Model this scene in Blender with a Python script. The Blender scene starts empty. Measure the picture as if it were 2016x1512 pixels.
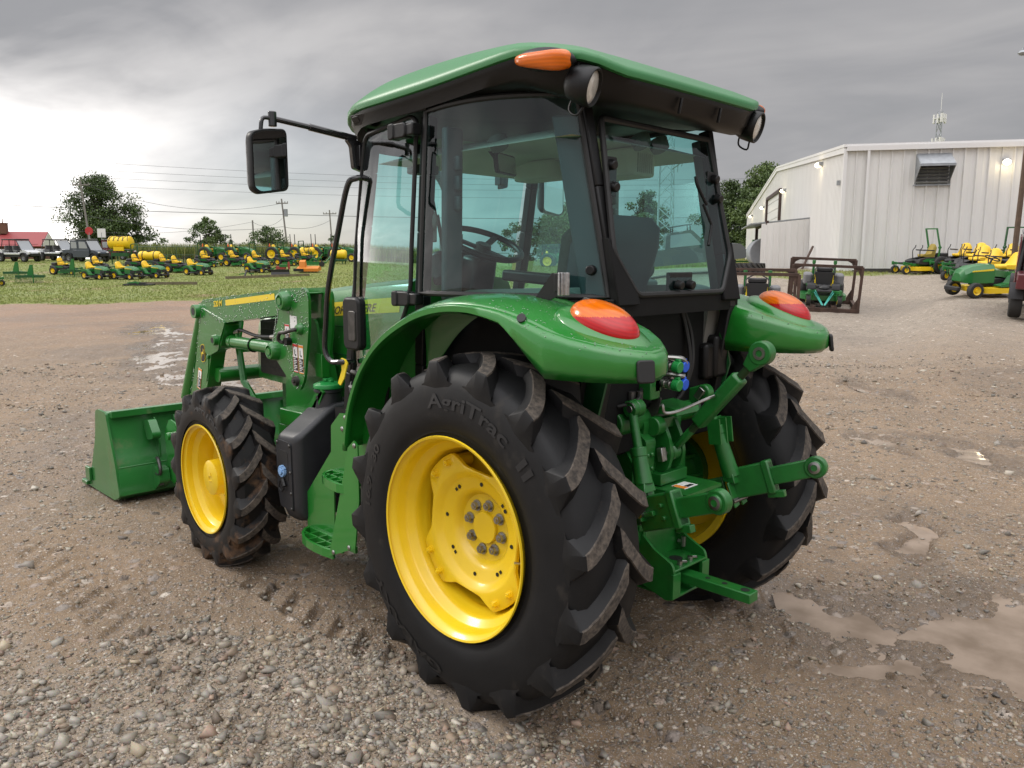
import bpy, bmesh, math, random
import numpy as np
from mathutils import Vector, Matrix, Euler
pi = math.pi
R_ = math.radians
S = bpy.context.scene
COL = S.collection

# ---------------------------------------------------------------- camera
cam_d = bpy.data.cameras.new('camera')
cam = bpy.data.objects.new('camera', cam_d)
COL.objects.link(cam)
CAM = Vector((-2.289, 2.841, 1.754))
YAW = R_(-44.613)
cam.location = CAM
cam.rotation_euler = (pi/2 + R_(-8.583), 0, YAW - pi/2)
cam_d.sensor_width = 36
cam_d.lens = 1549/2016*36
cam_d.clip_start = 0.05
cam_d.clip_end = 8000
S.camera = cam

# ---------------------------------------------------------------- sky and sun
SUN_AZ, SUN_EL = R_(22), R_(32)
W = bpy.data.worlds.new('World')
S.world = W
W.use_nodes = True
def build_world():
    nt = W.node_tree
    N, L = nt.nodes, nt.links
    N.clear()
    out = N.new('ShaderNodeOutputWorld')
    sky = N.new('ShaderNodeTexSky'); sky.sky_type = 'NISHITA'; sky.sun_disc = False
    sky.sun_elevation = SUN_EL; sky.sun_rotation = pi/2 - SUN_AZ
    bs = N.new('ShaderNodeBackground'); bs.inputs['Strength'].default_value = 0.1
    L.new(sky.outputs[0], bs.inputs['Color'])
    tc = N.new('ShaderNodeTexCoord')
    sep = N.new('ShaderNodeSeparateXYZ'); L.new(tc.outputs['Generated'], sep.inputs[0])
    def math_(op, a, b=None, c=None):
        n = N.new('ShaderNodeMath'); n.operation = op
        for i, v in enumerate((a, b, c)):
            if v is None: continue
            if isinstance(v, (int, float)): n.inputs[i].default_value = v
            else: L.new(v, n.inputs[i])
        return n.outputs[0]
    zz = math_('MAXIMUM', sep.outputs['Z'], 0.0)
    zd = math_('ADD', zz, 0.16)
    px = math_('DIVIDE', sep.outputs['X'], zd)
    py = math_('DIVIDE', sep.outputs['Y'], zd)
    cmb = N.new('ShaderNodeCombineXYZ'); L.new(px, cmb.inputs[0]); L.new(py, cmb.inputs[1])
    # the cloud deck drifts across the view: stretch it along the wind
    mp = N.new('ShaderNodeMapping'); mp.inputs['Rotation'].default_value = (0, 0, R_(35)); mp.inputs['Scale'].default_value = (0.65, 1.0, 1)
    L.new(cmb.outputs[0], mp.inputs[0])
    n1 = N.new('ShaderNodeTexNoise'); n1.inputs['Scale'].default_value = 0.8; n1.inputs['Detail'].default_value = 6; n1.inputs['Roughness'].default_value = 0.52; n1.inputs['Distortion'].default_value = 0.5
    L.new(mp.outputs[0], n1.inputs['Vector'])
    n2 = N.new('ShaderNodeTexNoise'); n2.inputs['Scale'].default_value = 2.4; n2.inputs['Detail'].default_value = 5; n2.inputs['Roughness'].default_value = 0.5; n2.inputs['Distortion'].default_value = 0.9
    L.new(mp.outputs[0], n2.inputs['Vector'])
    mixn = math_('MULTIPLY_ADD', n2.outputs[0], 0.25, math_('MULTIPLY', n1.outputs[0], 0.85))
    cr = N.new('ShaderNodeValToRGB'); L.new(mixn, cr.inputs[0])
    e = cr.color_ramp.elements
    e[0].position = 0.40; e[0].color = (0.295, 0.30, 0.315, 1)
    e[1].position = 0.72; e[1].color = (0.49, 0.478, 0.478, 1)
    k = cr.color_ramp.elements.new(0.56); k.color = (0.385, 0.38, 0.39, 1)
    # brightness of the overcast: more light overhead and behind, thin bright cloud in front of the low sun
    def dot(v):
        n = N.new('ShaderNodeVectorMath'); n.operation = 'DOT_PRODUCT'
        L.new(tc.outputs['Generated'], n.inputs[0]); n.inputs[1].default_value = v
        return n.outputs['Value']
    def dirv(az, el): return (math.cos(az)*math.cos(el), math.sin(az)*math.cos(el), math.sin(el))
    front = dot(dirv(YAW - R_(12), R_(14)))
    fr = N.new('ShaderNodeMapRange'); fr.inputs[1].default_value = 0.72; fr.inputs[2].default_value = -0.35; fr.inputs[3].default_value = 1.0; fr.inputs[4].default_value = 2.1
    fr.interpolation_type = 'SMOOTHSTEP'
    L.new(front, fr.inputs[0])
    zen = N.new('ShaderNodeMapRange'); zen.inputs[1].default_value = 0.42; zen.inputs[2].default_value = 0.9; zen.inputs[3].default_value = 1.0; zen.inputs[4].default_value = 4.6
    L.new(sep.outputs['Z'], zen.inputs[0])
    br = math_('MULTIPLY', fr.outputs[0], zen.outputs[0])
    g1 = math_('POWER', math_('MAXIMUM', dot(dirv(R_(2), R_(4))), 0.0), 26.0)
    g2 = math_('POWER', math_('MAXIMUM', dot(dirv(R_(8), R_(7))), 0.0), 4.5)
    brk = N.new('ShaderNodeMapRange'); brk.inputs[1].default_value = 0.47; brk.inputs[2].default_value = 0.62; brk.inputs[3].default_value = 0.10; brk.inputs[4].default_value = 1.0
    L.new(mixn, brk.inputs[0])
    low = N.new('ShaderNodeMapRange'); low.inputs[1].default_value = 0.215; low.inputs[2].default_value = 0.09; low.inputs[3].default_value = 0.0; low.inputs[4].default_value = 1.0
    low.interpolation_type = 'SMOOTHSTEP'
    L.new(sep.outputs['Z'], low.inputs[0])
    # ragged lower edge of the dark deck: the noise shifts where the light comes through
    lowb = math_('MAXIMUM', math_('MULTIPLY_ADD', math_('SUBTRACT', mixn, 0.53), 2.2, low.outputs[0]), 0.0)
    glow = math_('ADD', math_('MULTIPLY', math_('MULTIPLY', g1, 3.2), lowb), math_('MULTIPLY', math_('MULTIPLY', g2, 0.62), lowb))
    sc = N.new('ShaderNodeVectorMath'); sc.operation = 'SCALE'; L.new(cr.outputs[0], sc.inputs[0]); L.new(br, sc.inputs['Scale'])
    gc = N.new('ShaderNodeVectorMath'); gc.operation = 'SCALE'; gc.inputs[0].default_value = (1.0, 0.955, 0.91); L.new(glow, gc.inputs['Scale'])
    ad = N.new('ShaderNodeVectorMath'); ad.operation = 'ADD'; L.new(sc.outputs[0], ad.inputs[0]); L.new(gc.outputs[0], ad.inputs[1])
    bc = N.new('ShaderNodeBackground'); bc.inputs['Strength'].default_value = 1.0
    L.new(ad.outputs[0], bc.inputs['Color'])
    # a little open sky low down, the rest closed cloud
    gap = math_('POWER', math_('MAXIMUM', dot(dirv(R_(-29), R_(2.5))), 0.0), 160.0)
    cov = math_('SUBTRACT', 0.96, math_('MULTIPLY', gap, 0.42))
    mx = N.new('ShaderNodeMixShader'); L.new(cov, mx.inputs[0]); L.new(bs.outputs[0], mx.inputs[1]); L.new(bc.outputs[0], mx.inputs[2])
    L.new(mx.outputs[0], out.inputs[0])
build_world()
sun_d = bpy.data.lights.new('sun', 'SUN'); sun_d.energy = 1.6; sun_d.angle = R_(16); sun_d.color = (1.0, 0.95, 0.88)
sun = bpy.data.objects.new('sun', sun_d); COL.objects.link(sun)
sun.rotation_euler = Vector((math.cos(SUN_AZ)*math.cos(SUN_EL), math.sin(SUN_AZ)*math.cos(SUN_EL), math.sin(SUN_EL))).to_track_quat('Z', 'Y').to_euler()
S.view_settings.view_transform = 'Standard'
S.view_settings.look = 'None'
S.view_settings.exposure = 0.0
S.view_settings.gamma = 1.0
S.cycles.max_bounces = 10
S.cycles.transparent_max_bounces = 24
S.cycles.transmission_bounces = 6
S.cycles.caustics_reflective = False
S.cycles.caustics_refractive = False

# ---------------------------------------------------------------- mesh helpers
def frame(d, up=(0, 0, 1)):
    d = Vector(d).normalized(); u = Vector(up)
    if abs(d.dot(u)) > 0.98: u = Vector((1, 0, 0))
    a = u.cross(d).normalized(); b = d.cross(a)
    return a, b, d

class MB:
    def __init__(s): s.v = []; s.f = []; s.m = []
    def add(s, vs, fs, mi=0):
        o = len(s.v); s.v += [tuple(p) for p in vs]
        for f in fs: s.f.append(tuple(i+o for i in f)); s.m.append(mi)
        return s
    def box(s, c, d, rot=None, mi=0):
        M = Euler(rot).to_matrix() if rot else Matrix.Identity(3)
        c = Vector(c)
        vs = [c + M @ Vector((x*d[0]/2, y*d[1]/2, z*d[2]/2)) for x in (-1, 1) for y in (-1, 1) for z in (-1, 1)]
        return s.add(vs, [(0, 1, 3, 2), (4, 6, 7, 5), (0, 4, 5, 1), (2, 3, 7, 6), (0, 2, 6, 4), (1, 5, 7, 3)], mi)
    def box2(s, a, b, mi=0):
        return s.box([(p+q)/2 for p, q in zip(a, b)], [abs(q-p) for p, q in zip(a, b)], None, mi)
    def bar(s, p, q, w, h, up=(0, 0, 1), mi=0):
        p, q = Vector(p), Vector(q); a, b, d = frame(q-p, up)
        vs = [o + a*(x*w/2) + b*(y*h/2) for o in (p, q) for x, y in ((-1, -1), (1, -1), (1, 1), (-1, 1))]
        return s.add(vs, [(3, 2, 1, 0), (4, 5, 6, 7), (0, 1, 5, 4), (1, 2, 6, 5), (2, 3, 7, 6), (3, 0, 4, 7)], mi)
    def cyl(s, p, q, r, r2=None, n=16, mi=0, caps=True):
        p, q = Vector(p), Vector(q); a, b, d = frame(q-p); r2 = r if r2 is None else r2
        vs = [o + (a*math.cos(2*pi*i/n) + b*math.sin(2*pi*i/n))*rr for o, rr in ((p, r), (q, r2)) for i in range(n)]
        fs = [(i, (i+1) % n, n+(i+1) % n, n+i) for i in range(n)]
        if caps: fs += [tuple(range(n-1, -1, -1)), tuple(range(n, 2*n))]
        return s.add(vs, fs, mi)
    def tube(s, pts, r, n=8, closed=False, mi=0, sub=0, cap=True):
        P = [Vector(p) for p in pts]
        if sub: P = smooth_path(P, sub, closed)
        m = len(P); rr = r if hasattr(r, '__len__') else [r]*m
        if len(rr) != m: rr = [rr[min(len(rr)-1, int(i*len(rr)/m))] for i in range(m)]
        T = []
        for i in range(m):
            a = P[(i-1) % m] if (closed or i > 0) else P[i]; b = P[(i+1) % m] if (closed or i < m-1) else P[i]
            T.append((b-a).normalized())
        a, b, d = frame(T[0]); vs = []
        for i in range(m):
            if i:
                q = T[i-1].rotation_difference(T[i]); a = q @ a
            a = (a - T[i]*a.dot(T[i])).normalized(); b = T[i].cross(a)
            vs += [P[i] + (a*math.cos(2*pi*k/n) + b*math.sin(2*pi*k/n))*rr[i] for k in range(n)]
        fs = []
        for i in range(m if closed else m-1):
            j = (i+1) % m
            fs += [(i*n+k, i*n+(k+1) % n, j*n+(k+1) % n, j*n+k) for k in range(n)]
        if not closed and cap: fs += [tuple(range(n-1, -1, -1)), tuple((m-1)*n+k for k in range(n))]
        return s.add(vs, fs, mi)
    def prism(s, poly, ax, a, b, mi=0, mi_cap=None):
        """poly in the plane across axis ax ('y': (x,z), 'x': (y,z), 'z': (x,y)), extruded a..b"""
        def P(p, t): return {'y': (p[0], t, p[1]), 'x': (t, p[0], p[1]), 'z': (p[0], p[1], t)}[ax]
        n = len(poly)
        A = sum(poly[i][0]*poly[(i+1) % n][1] - poly[(i+1) % n][0]*poly[i][1] for i in range(n))
        if (A < 0) != (ax == 'y'): poly = poly[::-1]
        if a > b: a, b = b, a
        vs = [P(p, a) for p in poly] + [P(p, b) for p in poly]
        s.add(vs, [(i, (i+1) % n, n+(i+1) % n, n+i) for i in range(n)], mi)
        return s.add(vs, [tuple(range(n-1, -1, -1)), tuple(range(n, 2*n))], mi if mi_cap is None else mi_cap)
    def lathe(s, prof, c=(0, 0, 0), ax='y', n=48, mi=0, close=False):
        vs = []
        for r, t in prof:
            for i in range(n):
                x, z = r*math.cos(2*pi*i/n), r*math.sin(2*pi*i/n)
                p = {'y': (x, t, z), 'z': (x, z, t), 'x': (t, x, z)}[ax]
                vs.append((p[0]+c[0], p[1]+c[1], p[2]+c[2]))
        m = len(prof)
        fs = [(j*n+i, j*n+(i+1) % n, ((j+1) % m)*n+(i+1) % n, ((j+1) % m)*n+i) for j in range(m if close else m-1) for i in range(n)]
        return s.add(vs, fs, mi)
    def loft(s, rings, mi=0, caps=True, closed=True):
        n = len(rings[0]); vs = [p for r in rings for p in r]
        k = n if closed else n-1
        fs = [(j*n+i, j*n+(i+1) % n, (j+1)*n+(i+1) % n, (j+1)*n+i) for j in range(len(rings)-1) for i in range(k)]
        if caps and closed: fs += [tuple(range(n-1, -1, -1)), tuple((len(rings)-1)*n+i for i in range(n))]
        return s.add(vs, fs, mi)
    def grid(s, G, mi=0):
        nu, nv = len(G), len(G[0])
        return s.add([p for r in G for p in r], [(i*nv+j, (i+1)*nv+j, (i+1)*nv+j+1, i*nv+j+1) for i in range(nu-1) for j in range(nv-1)], mi)
    def ell(s, c, r, n=16, m=10, axes=None, mi=0, fn=None):
        A = axes or (Vector((1, 0, 0)), Vector((0, 1, 0)), Vector((0, 0, 1)))
        c = Vector(c); vs = []
        for j in range(m+1):
            ph = -pi/2 + pi*j/m
            for i in range(n):
                th = 2*pi*i/n
                vs.append(c + A[0]*(r[0]*math.cos(ph)*math.cos(th)) + A[1]*(r[1]*math.cos(ph)*math.sin(th)) + A[2]*(r[2]*math.sin(ph)))
        o = len(s.v); s.v += [tuple(p) for p in vs]
        for j in range(m):
            for i in range(n):
                f = (j*n+i, j*n+(i+1) % n, (j+1)*n+(i+1) % n, (j+1)*n+i)
                cc = sum((vs[k] for k in f), Vector())/4
                s.f.append(tuple(k+o for k in f)); s.m.append(fn(cc) if fn else mi)
        return s
    def rbox(s, c, d, r, rot=None, n=4, mi=0, ax=2):
        """box with rounded vertical edges (around local axis ax)"""
        M = Euler(rot).to_matrix() if rot else Matrix.Identity(3); c = Vector(c)
        o = [k for k in (0, 1, 2) if k != ax]
        ring = []
        for qx, qy, a0 in ((1, 1, 0), (-1, 1, pi/2), (-1, -1, pi), (1, -1, 3*pi/2)):
            for i in range(n+1):
                a = a0 + pi/2*i/n
                ring.append((qx*(d[o[0]]/2-r) + r*math.cos(a), qy*(d[o[1]]/2-r) + r*math.sin(a)))
        if ax == 1: ring = ring[::-1]
        rr = []
        for t in (-d[ax]/2, d[ax]/2):
            L = []
            for u, v in ring:
                p = [0, 0, 0]; p[o[0]] = u; p[o[1]] = v; p[ax] = t
                L.append(c + M @ Vector(p))
            rr.append(L)
        return s.loft(rr, mi)
    def mirrored(s):
        m = MB(); m.v = [(x, -y, z) for x, y, z in s.v]; m.f = [f[::-1] for f in s.f]; m.m = list(s.m); return m
    def moved(s, M):
        m = MB(); m.v = [tuple(M @ Vector(p)) for p in s.v]; m.f = list(s.f); m.m = list(s.m); return m
    def join(s, o):
        k = len(s.v); s.v += o.v; s.f += [tuple(i+k for i in f) for f in o.f]; s.m += o.m; return s
    def build(s, name, mats, parent=None, smooth=35, bevel=0, seg=2, loc=None):
        me = bpy.data.meshes.new(name)
        me.from_pydata(s.v, [], s.f)
        mats = mats if isinstance(mats, (list, tuple)) else [mats]
        for m in mats: me.materials.append(m)
        if any(s.m): me.polygons.foreach_set('material_index', s.m)
        if smooth:
            me.polygons.foreach_set('use_smooth', [True]*len(me.polygons))
            me.set_sharp_from_angle(angle=R_(smooth))
        me.update()
        o = bpy.data.objects.new(name, me); COL.objects.link(o)
        if parent is not None: o.parent = parent
        if loc: o.location = loc
        if bevel:
            b = o.modifiers.new('edge', 'BEVEL'); b.width = bevel; b.segments = seg; b.limit_method = 'ANGLE'; b.angle_limit = R_(38)
        return o

def smooth_path(P, sub, closed=False):
    n = len(P); out = []
    rng = range(n if closed else n-1)
    for i in rng:
        p0 = P[(i-1) % n] if (closed or i > 0) else P[i]*2-P[i+1]
        p1, p2 = P[i], P[(i+1) % n]
        p3 = P[(i+2) % n] if (closed or i+2 < n) else P[i+1]*2-P[i]
        for k in range(sub):
            t = k/sub
            out.append(0.5*((2*p1) + (p2-p0)*t + (2*p0-5*p1+4*p2-p3)*t*t + (3*p1-p0-3*p2+p3)*t**3))
    if not closed: out.append(P[-1])
    return out

def rpoly(poly, r, n=4):
    """round the corners of a polygon; r one radius or one per corner"""
    out = []; m = len(poly)
    for i in range(m):
        p, a, b = Vector(poly[i]), Vector(poly[i-1]), Vector(poly[(i+1) % m])
        rr = r[i] if hasattr(r, '__len__') else r
        if rr <= 0: out.append(tuple(p)); continue
        u, v = (a-p), (b-p)
        k = min(rr, u.length*0.48, v.length*0.48)
        A, B = p + u.normalized()*k, p + v.normalized()*k
        for j in range(n+1):
            t = j/n
            q = A*(1-t)**2 + p*2*t*(1-t) + B*t*t
            out.append(tuple(q))
    return out

def lerp_tab(tab, x):
    if x <= tab[0][0]: return tab[0][1]
    for (a, u), (b, v) in zip(tab, tab[1:]):
        if x <= b:
            t = (x-a)/(b-a); return u + (v-u)*t
    return tab[-1][1]

def empty(name, loc=(0, 0, 0), rz=0):
    o = bpy.data.objects.new(name, None); COL.objects.link(o)
    o.location = loc; o.rotation_euler = (0, 0, rz); o.empty_display_size = 0.2
    return o

def tag(o, label=None, cat=None, group=None, kind=None):
    if label: o['label'] = label
    if cat: o['category'] = cat
    if group: o['group'] = group
    if kind: o['kind'] = kind
    return o

def copy_tree(o, parent=None):
    c = o.copy(); COL.objects.link(c); c.parent = parent
    for ch in list(KIDS.get(o.name, [])) or [x for x in o.children]:
        copy_tree(ch, c)
    return c
KIDS = {}

def text_mesh(txt, size=1.0, extrude=0.0, shear=0.0, space=1.0, bold=0.0):
    cu = bpy.data.curves.new('t', 'FONT'); cu.body = txt; cu.size = size; cu.extrude = extrude; cu.shear = shear; cu.space_character = space
    cu.offset = bold; cu.resolution_u = 3
    ob = bpy.data.objects.new('t', cu); COL.objects.link(ob)
    dg = bpy.context.evaluated_depsgraph_get(); dg.update()
    me = bpy.data.meshes.new_from_object(ob.evaluated_get(dg))
    vs = [tuple(v.co) for v in me.vertices]; fs = [tuple(p.vertices) for p in me.polygons]
    bpy.data.objects.remove(ob); bpy.data.curves.remove(cu); bpy.data.meshes.remove(me)
    return vs, fs

def lettering(mb, txt, o, xd, yd, size, extrude=0.0005, shear=0, space=1, mi=0, bold=0):
    xd, yd = Vector(xd).normalized(), Vector(yd).normalized(); nd = xd.cross(yd); o = Vector(o)
    vs, fs = text_mesh(txt, size, extrude, shear, space, bold)
    return mb.add([o + xd*p[0] + yd*p[1] + nd*(p[2]+extrude) for p in vs], fs, mi)

# ---------------------------------------------------------------- materials
MATS = {}
def mat(name, col, rough=0.5, metal=0.0, coat=0.0, coat_rough=0.08, spec=0.5, var=0.0, var_scale=6.0, var_col=None, bump=0.0, bump_scale=60.0,
        drops=0.0, drop_scale=90.0, emit=None, emit_s=0.0, dirt=0.0, dirt_col=(0.16, 0.115, 0.08), dirt_scale=9.0, dirt_thr=0.55, rough_var=0.0):
    if name in MATS: return MATS[name]
    m = bpy.data.materials.new(name); m.use_nodes = True; MATS[name] = m
    nt = m.node_tree; N, L = nt.nodes, nt.links
    b = N['Principled BSDF']
    b.inputs['Base Color'].default_value = (*col, 1); b.inputs['Roughness'].default_value = rough; b.inputs['Metallic'].default_value = metal
    b.inputs['Coat Weight'].default_value = coat; b.inputs['Coat Roughness'].default_value = coat_rough; b.inputs['Specular IOR Level'].default_value = spec
    if emit: b.inputs['Emission Color'].default_value = (*emit, 1); b.inputs['Emission Strength'].default_value = emit_s
    tc = N.new('ShaderNodeTexCoord'); vec = tc.outputs['Object']
    def noise(sc, det=5, ro=0.55):
        n = N.new('ShaderNodeTexNoise'); n.inputs['Scale'].default_value = sc; n.inputs['Detail'].default_value = det; n.inputs['Roughness'].default_value = ro
        L.new(vec, n.inputs['Vector']); return n.outputs[0]
    def mrange(v, a, b_, c, d):
        n = N.new('ShaderNodeMapRange'); n.inputs[1].default_value = a; n.inputs[2].default_value = b_; n.inputs[3].default_value = c; n.inputs[4].default_value = d
        L.new(v, n.inputs[0]); return n.outputs[0]
    def mixc(f, a, c):
        n = N.new('ShaderNodeMix'); n.data_type = 'RGBA'
        if isinstance(f, float): n.inputs[0].default_value = f
        else: L.new(f, n.inputs[0])
        for i, v in ((6, a), (7, c)):
            if isinstance(v, tuple): n.inputs[i].default_value = (*v, 1)
            else: L.new(v, n.inputs[i])
        return n.outputs[2]
    cur = col
    if var or var_col:
        vc = var_col or tuple(c*(1-var) for c in col)
        cur = mixc(mrange(noise(var_scale), 0.32, 0.68, 0, 1), col, vc)
    rsock = None
    if rough_var:
        rsock = mrange(noise(var_scale*2.3), 0.3, 0.7, max(0.02, rough-rough_var), rough+rough_var)
    if dirt:
        f = mrange(noise(dirt_scale, 8, 0.65), dirt_thr, dirt_thr+0.14, 0, dirt)
        cur = mixc(f, cur, dirt_col)
        rsock = mrange(f, 0, 1, rough, 0.85)
    if not isinstance(cur, tuple): L.new(cur, b.inputs['Base Color'])
    if rsock is not None: L.new(rsock, b.inputs['Roughness'])
    nrm = None
    if bump:
        bp = N.new('ShaderNodeBump'); bp.inputs['Strength'].default_value = bump; bp.inputs['Distance'].default_value = 0.002
        L.new(noise(bump_scale, 6, 0.6), bp.inputs['Height']); nrm = bp.outputs[0]
    if drops:
        v = N.new('ShaderNodeTexVoronoi'); v.inputs['Scale'].default_value = drop_scale; L.new(vec, v.inputs['Vector'])
        nn = noise(drop_scale*0.21, 3)
        rad = mrange(nn, 0.35, 0.75, 0.05, 0.42)
        sub = N.new('ShaderNodeMath'); sub.operation = 'SUBTRACT'; L.new(rad, sub.inputs[0]); L.new(v.outputs['Distance'], sub.inputs[1])
        mxx = N.new('ShaderNodeMath'); mxx.operation = 'MAXIMUM'; L.new(sub.outputs[0], mxx.inputs[0]); mxx.inputs[1].default_value = 0
        b2 = N.new('ShaderNodeBump'); b2.inputs['Strength'].default_value = drops; b2.inputs['Distance'].default_value = 0.006
        L.new(mxx.outputs[0], b2.inputs['Height'])
        if nrm: L.new(nrm, b2.inputs['Normal'])
        L.new(b2.outputs[0], b.inputs['Coat Normal']); 
        b3 = N.new('ShaderNodeBump'); b3.inputs['Strength'].default_value = drops*0.5; b3.inputs['Distance'].default_value = 0.004
        L.new(mxx.outputs[0], b3.inputs['Height'])
        if nrm: L.new(nrm, b3.inputs['Normal'])
        nrm = b3.outputs[0]
    if nrm: L.new(nrm, b.inputs['Normal'])
    return m

def glass(name, tint, refl=1.0, rough=0.0, ior=1.5):
    m = bpy.data.materials.new(name); m.use_nodes = True; nt = m.node_tree; N, L = nt.nodes, nt.links; N.clear()
    out = N.new('ShaderNodeOutputMaterial')
    t = N.new('ShaderNodeBsdfTransparent'); t.inputs[0].default_value = (*tint, 1)
    g = N.new('ShaderNodeBsdfGlossy'); g.inputs['Roughness'].default_value = rough; g.inputs[0].default_value = (refl, refl, refl, 1)
    f = N.new('ShaderNodeFresnel')
    ge = N.new('ShaderNodeNewGeometry'); mr = N.new('ShaderNodeMapRange'); L.new(ge.outputs['Backfacing'], mr.inputs[0]); mr.inputs[3].default_value = ior; mr.inputs[4].default_value = 1/ior
    L.new(mr.outputs[0], f.inputs[0])
    mx = N.new('ShaderNodeMixShader'); L.new(f.outputs[0], mx.inputs[0]); L.new(t.outputs[0], mx.inputs[1]); L.new(g.outputs[0], mx.inputs[2])
    L.new(mx.outputs[0], out.inputs[0])
    MATS[name] = m
    return m

GREEN = mat('tractor_green_paint', (0.013, 0.185, 0.019), 0.34, coat=0.7, coat_rough=0.06, var=0.12, var_scale=3, drops=0.45, drop_scale=75)
GREENL = mat('loader_green_paint', (0.012, 0.170, 0.018), 0.34, coat=0.7, coat_rough=0.06, var=0.15, var_scale=4, drops=1.0, drop_scale=62)
GREENR = mat('roof_green_paint', (0.030, 0.185, 0.052), 0.45, coat=0.15, coat_rough=0.25, var=0.1, var_scale=3, drops=0.25, drop_scale=80)
GREENC = mat('cast_green_paint', (0.010, 0.140, 0.019), 0.42, coat=0.35, coat_rough=0.2, var=0.3, var_scale=11, bump=0.35, bump_scale=45, dirt=0.35, dirt_thr=0.62, dirt_col=(0.05, 0.05, 0.03))
GREENB = mat('bucket_green_paint', (0.015, 0.150, 0.024), 0.38, coat=0.5, coat_rough=0.12, var=0.2, var_scale=3, dirt=0.55, dirt_thr=0.58, dirt_scale=5, dirt_col=(0.12, 0.14, 0.05))
GREEND = mat('green_plastic', (0.006, 0.075, 0.018), 0.45, var=0.2)
YELLOW = mat('wheel_yellow_paint', (0.80, 0.55, 0.009), 0.36, coat=0.45, coat_rough=0.12, var=0.08, var_scale=5)
DECAL = mat('decal_yellow', (0.78, 0.58, 0.02), 0.4)
BLACK = mat('black_plastic', (0.008, 0.008, 0.0085), 0.45, spec=0.35, var=0.3, var_scale=14, bump=0.12, bump_scale=180, rough_var=0.08)
BLACKG = mat('black_gloss_paint', (0.010, 0.010, 0.011), 0.22, coat=0.5, drops=0.3, drop_scale=90)
BLACKF = mat('roof_black_plastic', (0.0055, 0.005, 0.005), 0.42, spec=0.28, var=0.35, var_scale=5, bump=0.1, bump_scale=120)
TANK = mat('fuel_tank_plastic', (0.020, 0.021, 0.024), 0.46, var=0.25, var_scale=10, bump=0.2, bump_scale=220)
RUBBER = mat('tyre_rubber', (0.0085, 0.0085, 0.0092), 0.55, var=0.35, var_scale=7, bump=0.22, bump_scale=38, dirt=0.45, dirt_thr=0.60, dirt_scale=8, dirt_col=(0.05, 0.042, 0.034), spec=0.28)
RUBT = mat('tyre_lug_dirt', (0.105, 0.086, 0.068), 0.9, var_col=(0.028, 0.024, 0.021), var_scale=55, bump=0.9, bump_scale=160, dirt=0.6, dirt_thr=0.55, dirt_scale=16, dirt_col=(0.15, 0.12, 0.095))
RUBF = mat('front_tyre_rubber', (0.009, 0.0085, 0.0085), 0.56, var=0.35, var_scale=7, bump=0.25, bump_scale=38, dirt=0.75, dirt_thr=0.55, dirt_scale=5, dirt_col=(0.16, 0.088, 0.045), spec=0.28)
CABBLK = mat('cab_black', (0.006, 0.006, 0.0062), 0.65, spec=0.2, var=0.3, var_scale=9)
SEAL = mat('rubber_seal', (0.009, 0.009, 0.009), 0.55)
LETTER = mat('tyre_lettering', (0.008, 0.008, 0.009), 0.5)
STEEL = mat('plated_steel', (0.42, 0.41, 0.39), 0.33, metal=1.0, var=0.25, var_scale=20)
DSTEEL = mat('dark_steel', (0.11, 0.105, 0.10), 0.45, metal=0.8, var=0.4, var_scale=25)
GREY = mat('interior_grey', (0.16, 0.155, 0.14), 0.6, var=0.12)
HEAD = mat('headliner', (0.70, 0.67, 0.57), 0.75, var=0.1)
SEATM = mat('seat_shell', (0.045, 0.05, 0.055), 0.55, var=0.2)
FABRIC = mat('seat_fabric', (0.10, 0.09, 0.075), 0.9, bump=0.6, bump_scale=300, var=0.3, var_scale=70)
MIRROR = mat('mirror_glass', (0.72, 0.74, 0.74), 0.03, metal=1.0)
WHITE = mat('white_sticker', (0.75, 0.75, 0.73), 0.5)
REDST = mat('red_sticker', (0.55, 0.03, 0.03), 0.5)
ORST = mat('orange_sticker', (0.75, 0.25, 0.03), 0.5)
INK = mat('black_ink', (0.01, 0.01, 0.01), 0.6)
BLUE = mat('blue_cap', (0.012, 0.10, 0.62), 0.4)
LBLUE = mat('pale_blue_valve', (0.22, 0.38, 0.62), 0.5)
GCAP = mat('green_cap', (0.012, 0.22, 0.045), 0.38)
LENSW = mat('work_light_lens', (0.62, 0.60, 0.55), 0.12, coat=1.0, coat_rough=0.02, var=0.25, var_scale=60)
def lens(name, col, scale, glow):
    m = mat(name, col, 0.25, coat=0.45, coat_rough=0.03, spec=0.3)
    nt = m.node_tree; N, L = nt.nodes, nt.links; b = N['Principled BSDF']
    b.inputs['Subsurface Weight'].default_value = 0.08; b.inputs['Subsurface Radius'].default_value = (0.02, 0.006, 0.002)
    tc = N.new('ShaderNodeTexCoord'); w = N.new('ShaderNodeTexWave'); w.wave_type = 'RINGS'; w.rings_direction = 'Y'; w.inputs['Scale'].default_value = scale; w.inputs['Distortion'].default_value = 0.6
    L.new(tc.outputs['Object'], w.inputs['Vector'])
    mx = N.new('ShaderNodeMix'); mx.data_type = 'RGBA'; L.new(w.outputs['Fac'], mx.inputs[0]); mx.inputs[6].default_value = (*[c*0.86 for c in col], 1); mx.inputs[7].default_value = (*[min(1, c*1.06) for c in col], 1)
    L.new(mx.outputs[2], b.inputs['Base Color'])
    return m
AMBER = lens('amber_lens', (0.66, 0.135, 0.001), 26, 0)
RED = lens('red_lens', (0.45, 0.003, 0.005), 30, 0)
GLASS = glass('cab_glass', (0.60, 0.905, 0.885))
GLASSD = glass('door_glass', (0.62, 0.90, 0.875), ior=2.4)
# ================================================================ the tractor
T = tag(empty('loader_tractor'), 'big green cab tractor with yellow wheels and a front loader, nearest the viewer', 'tractor')

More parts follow.
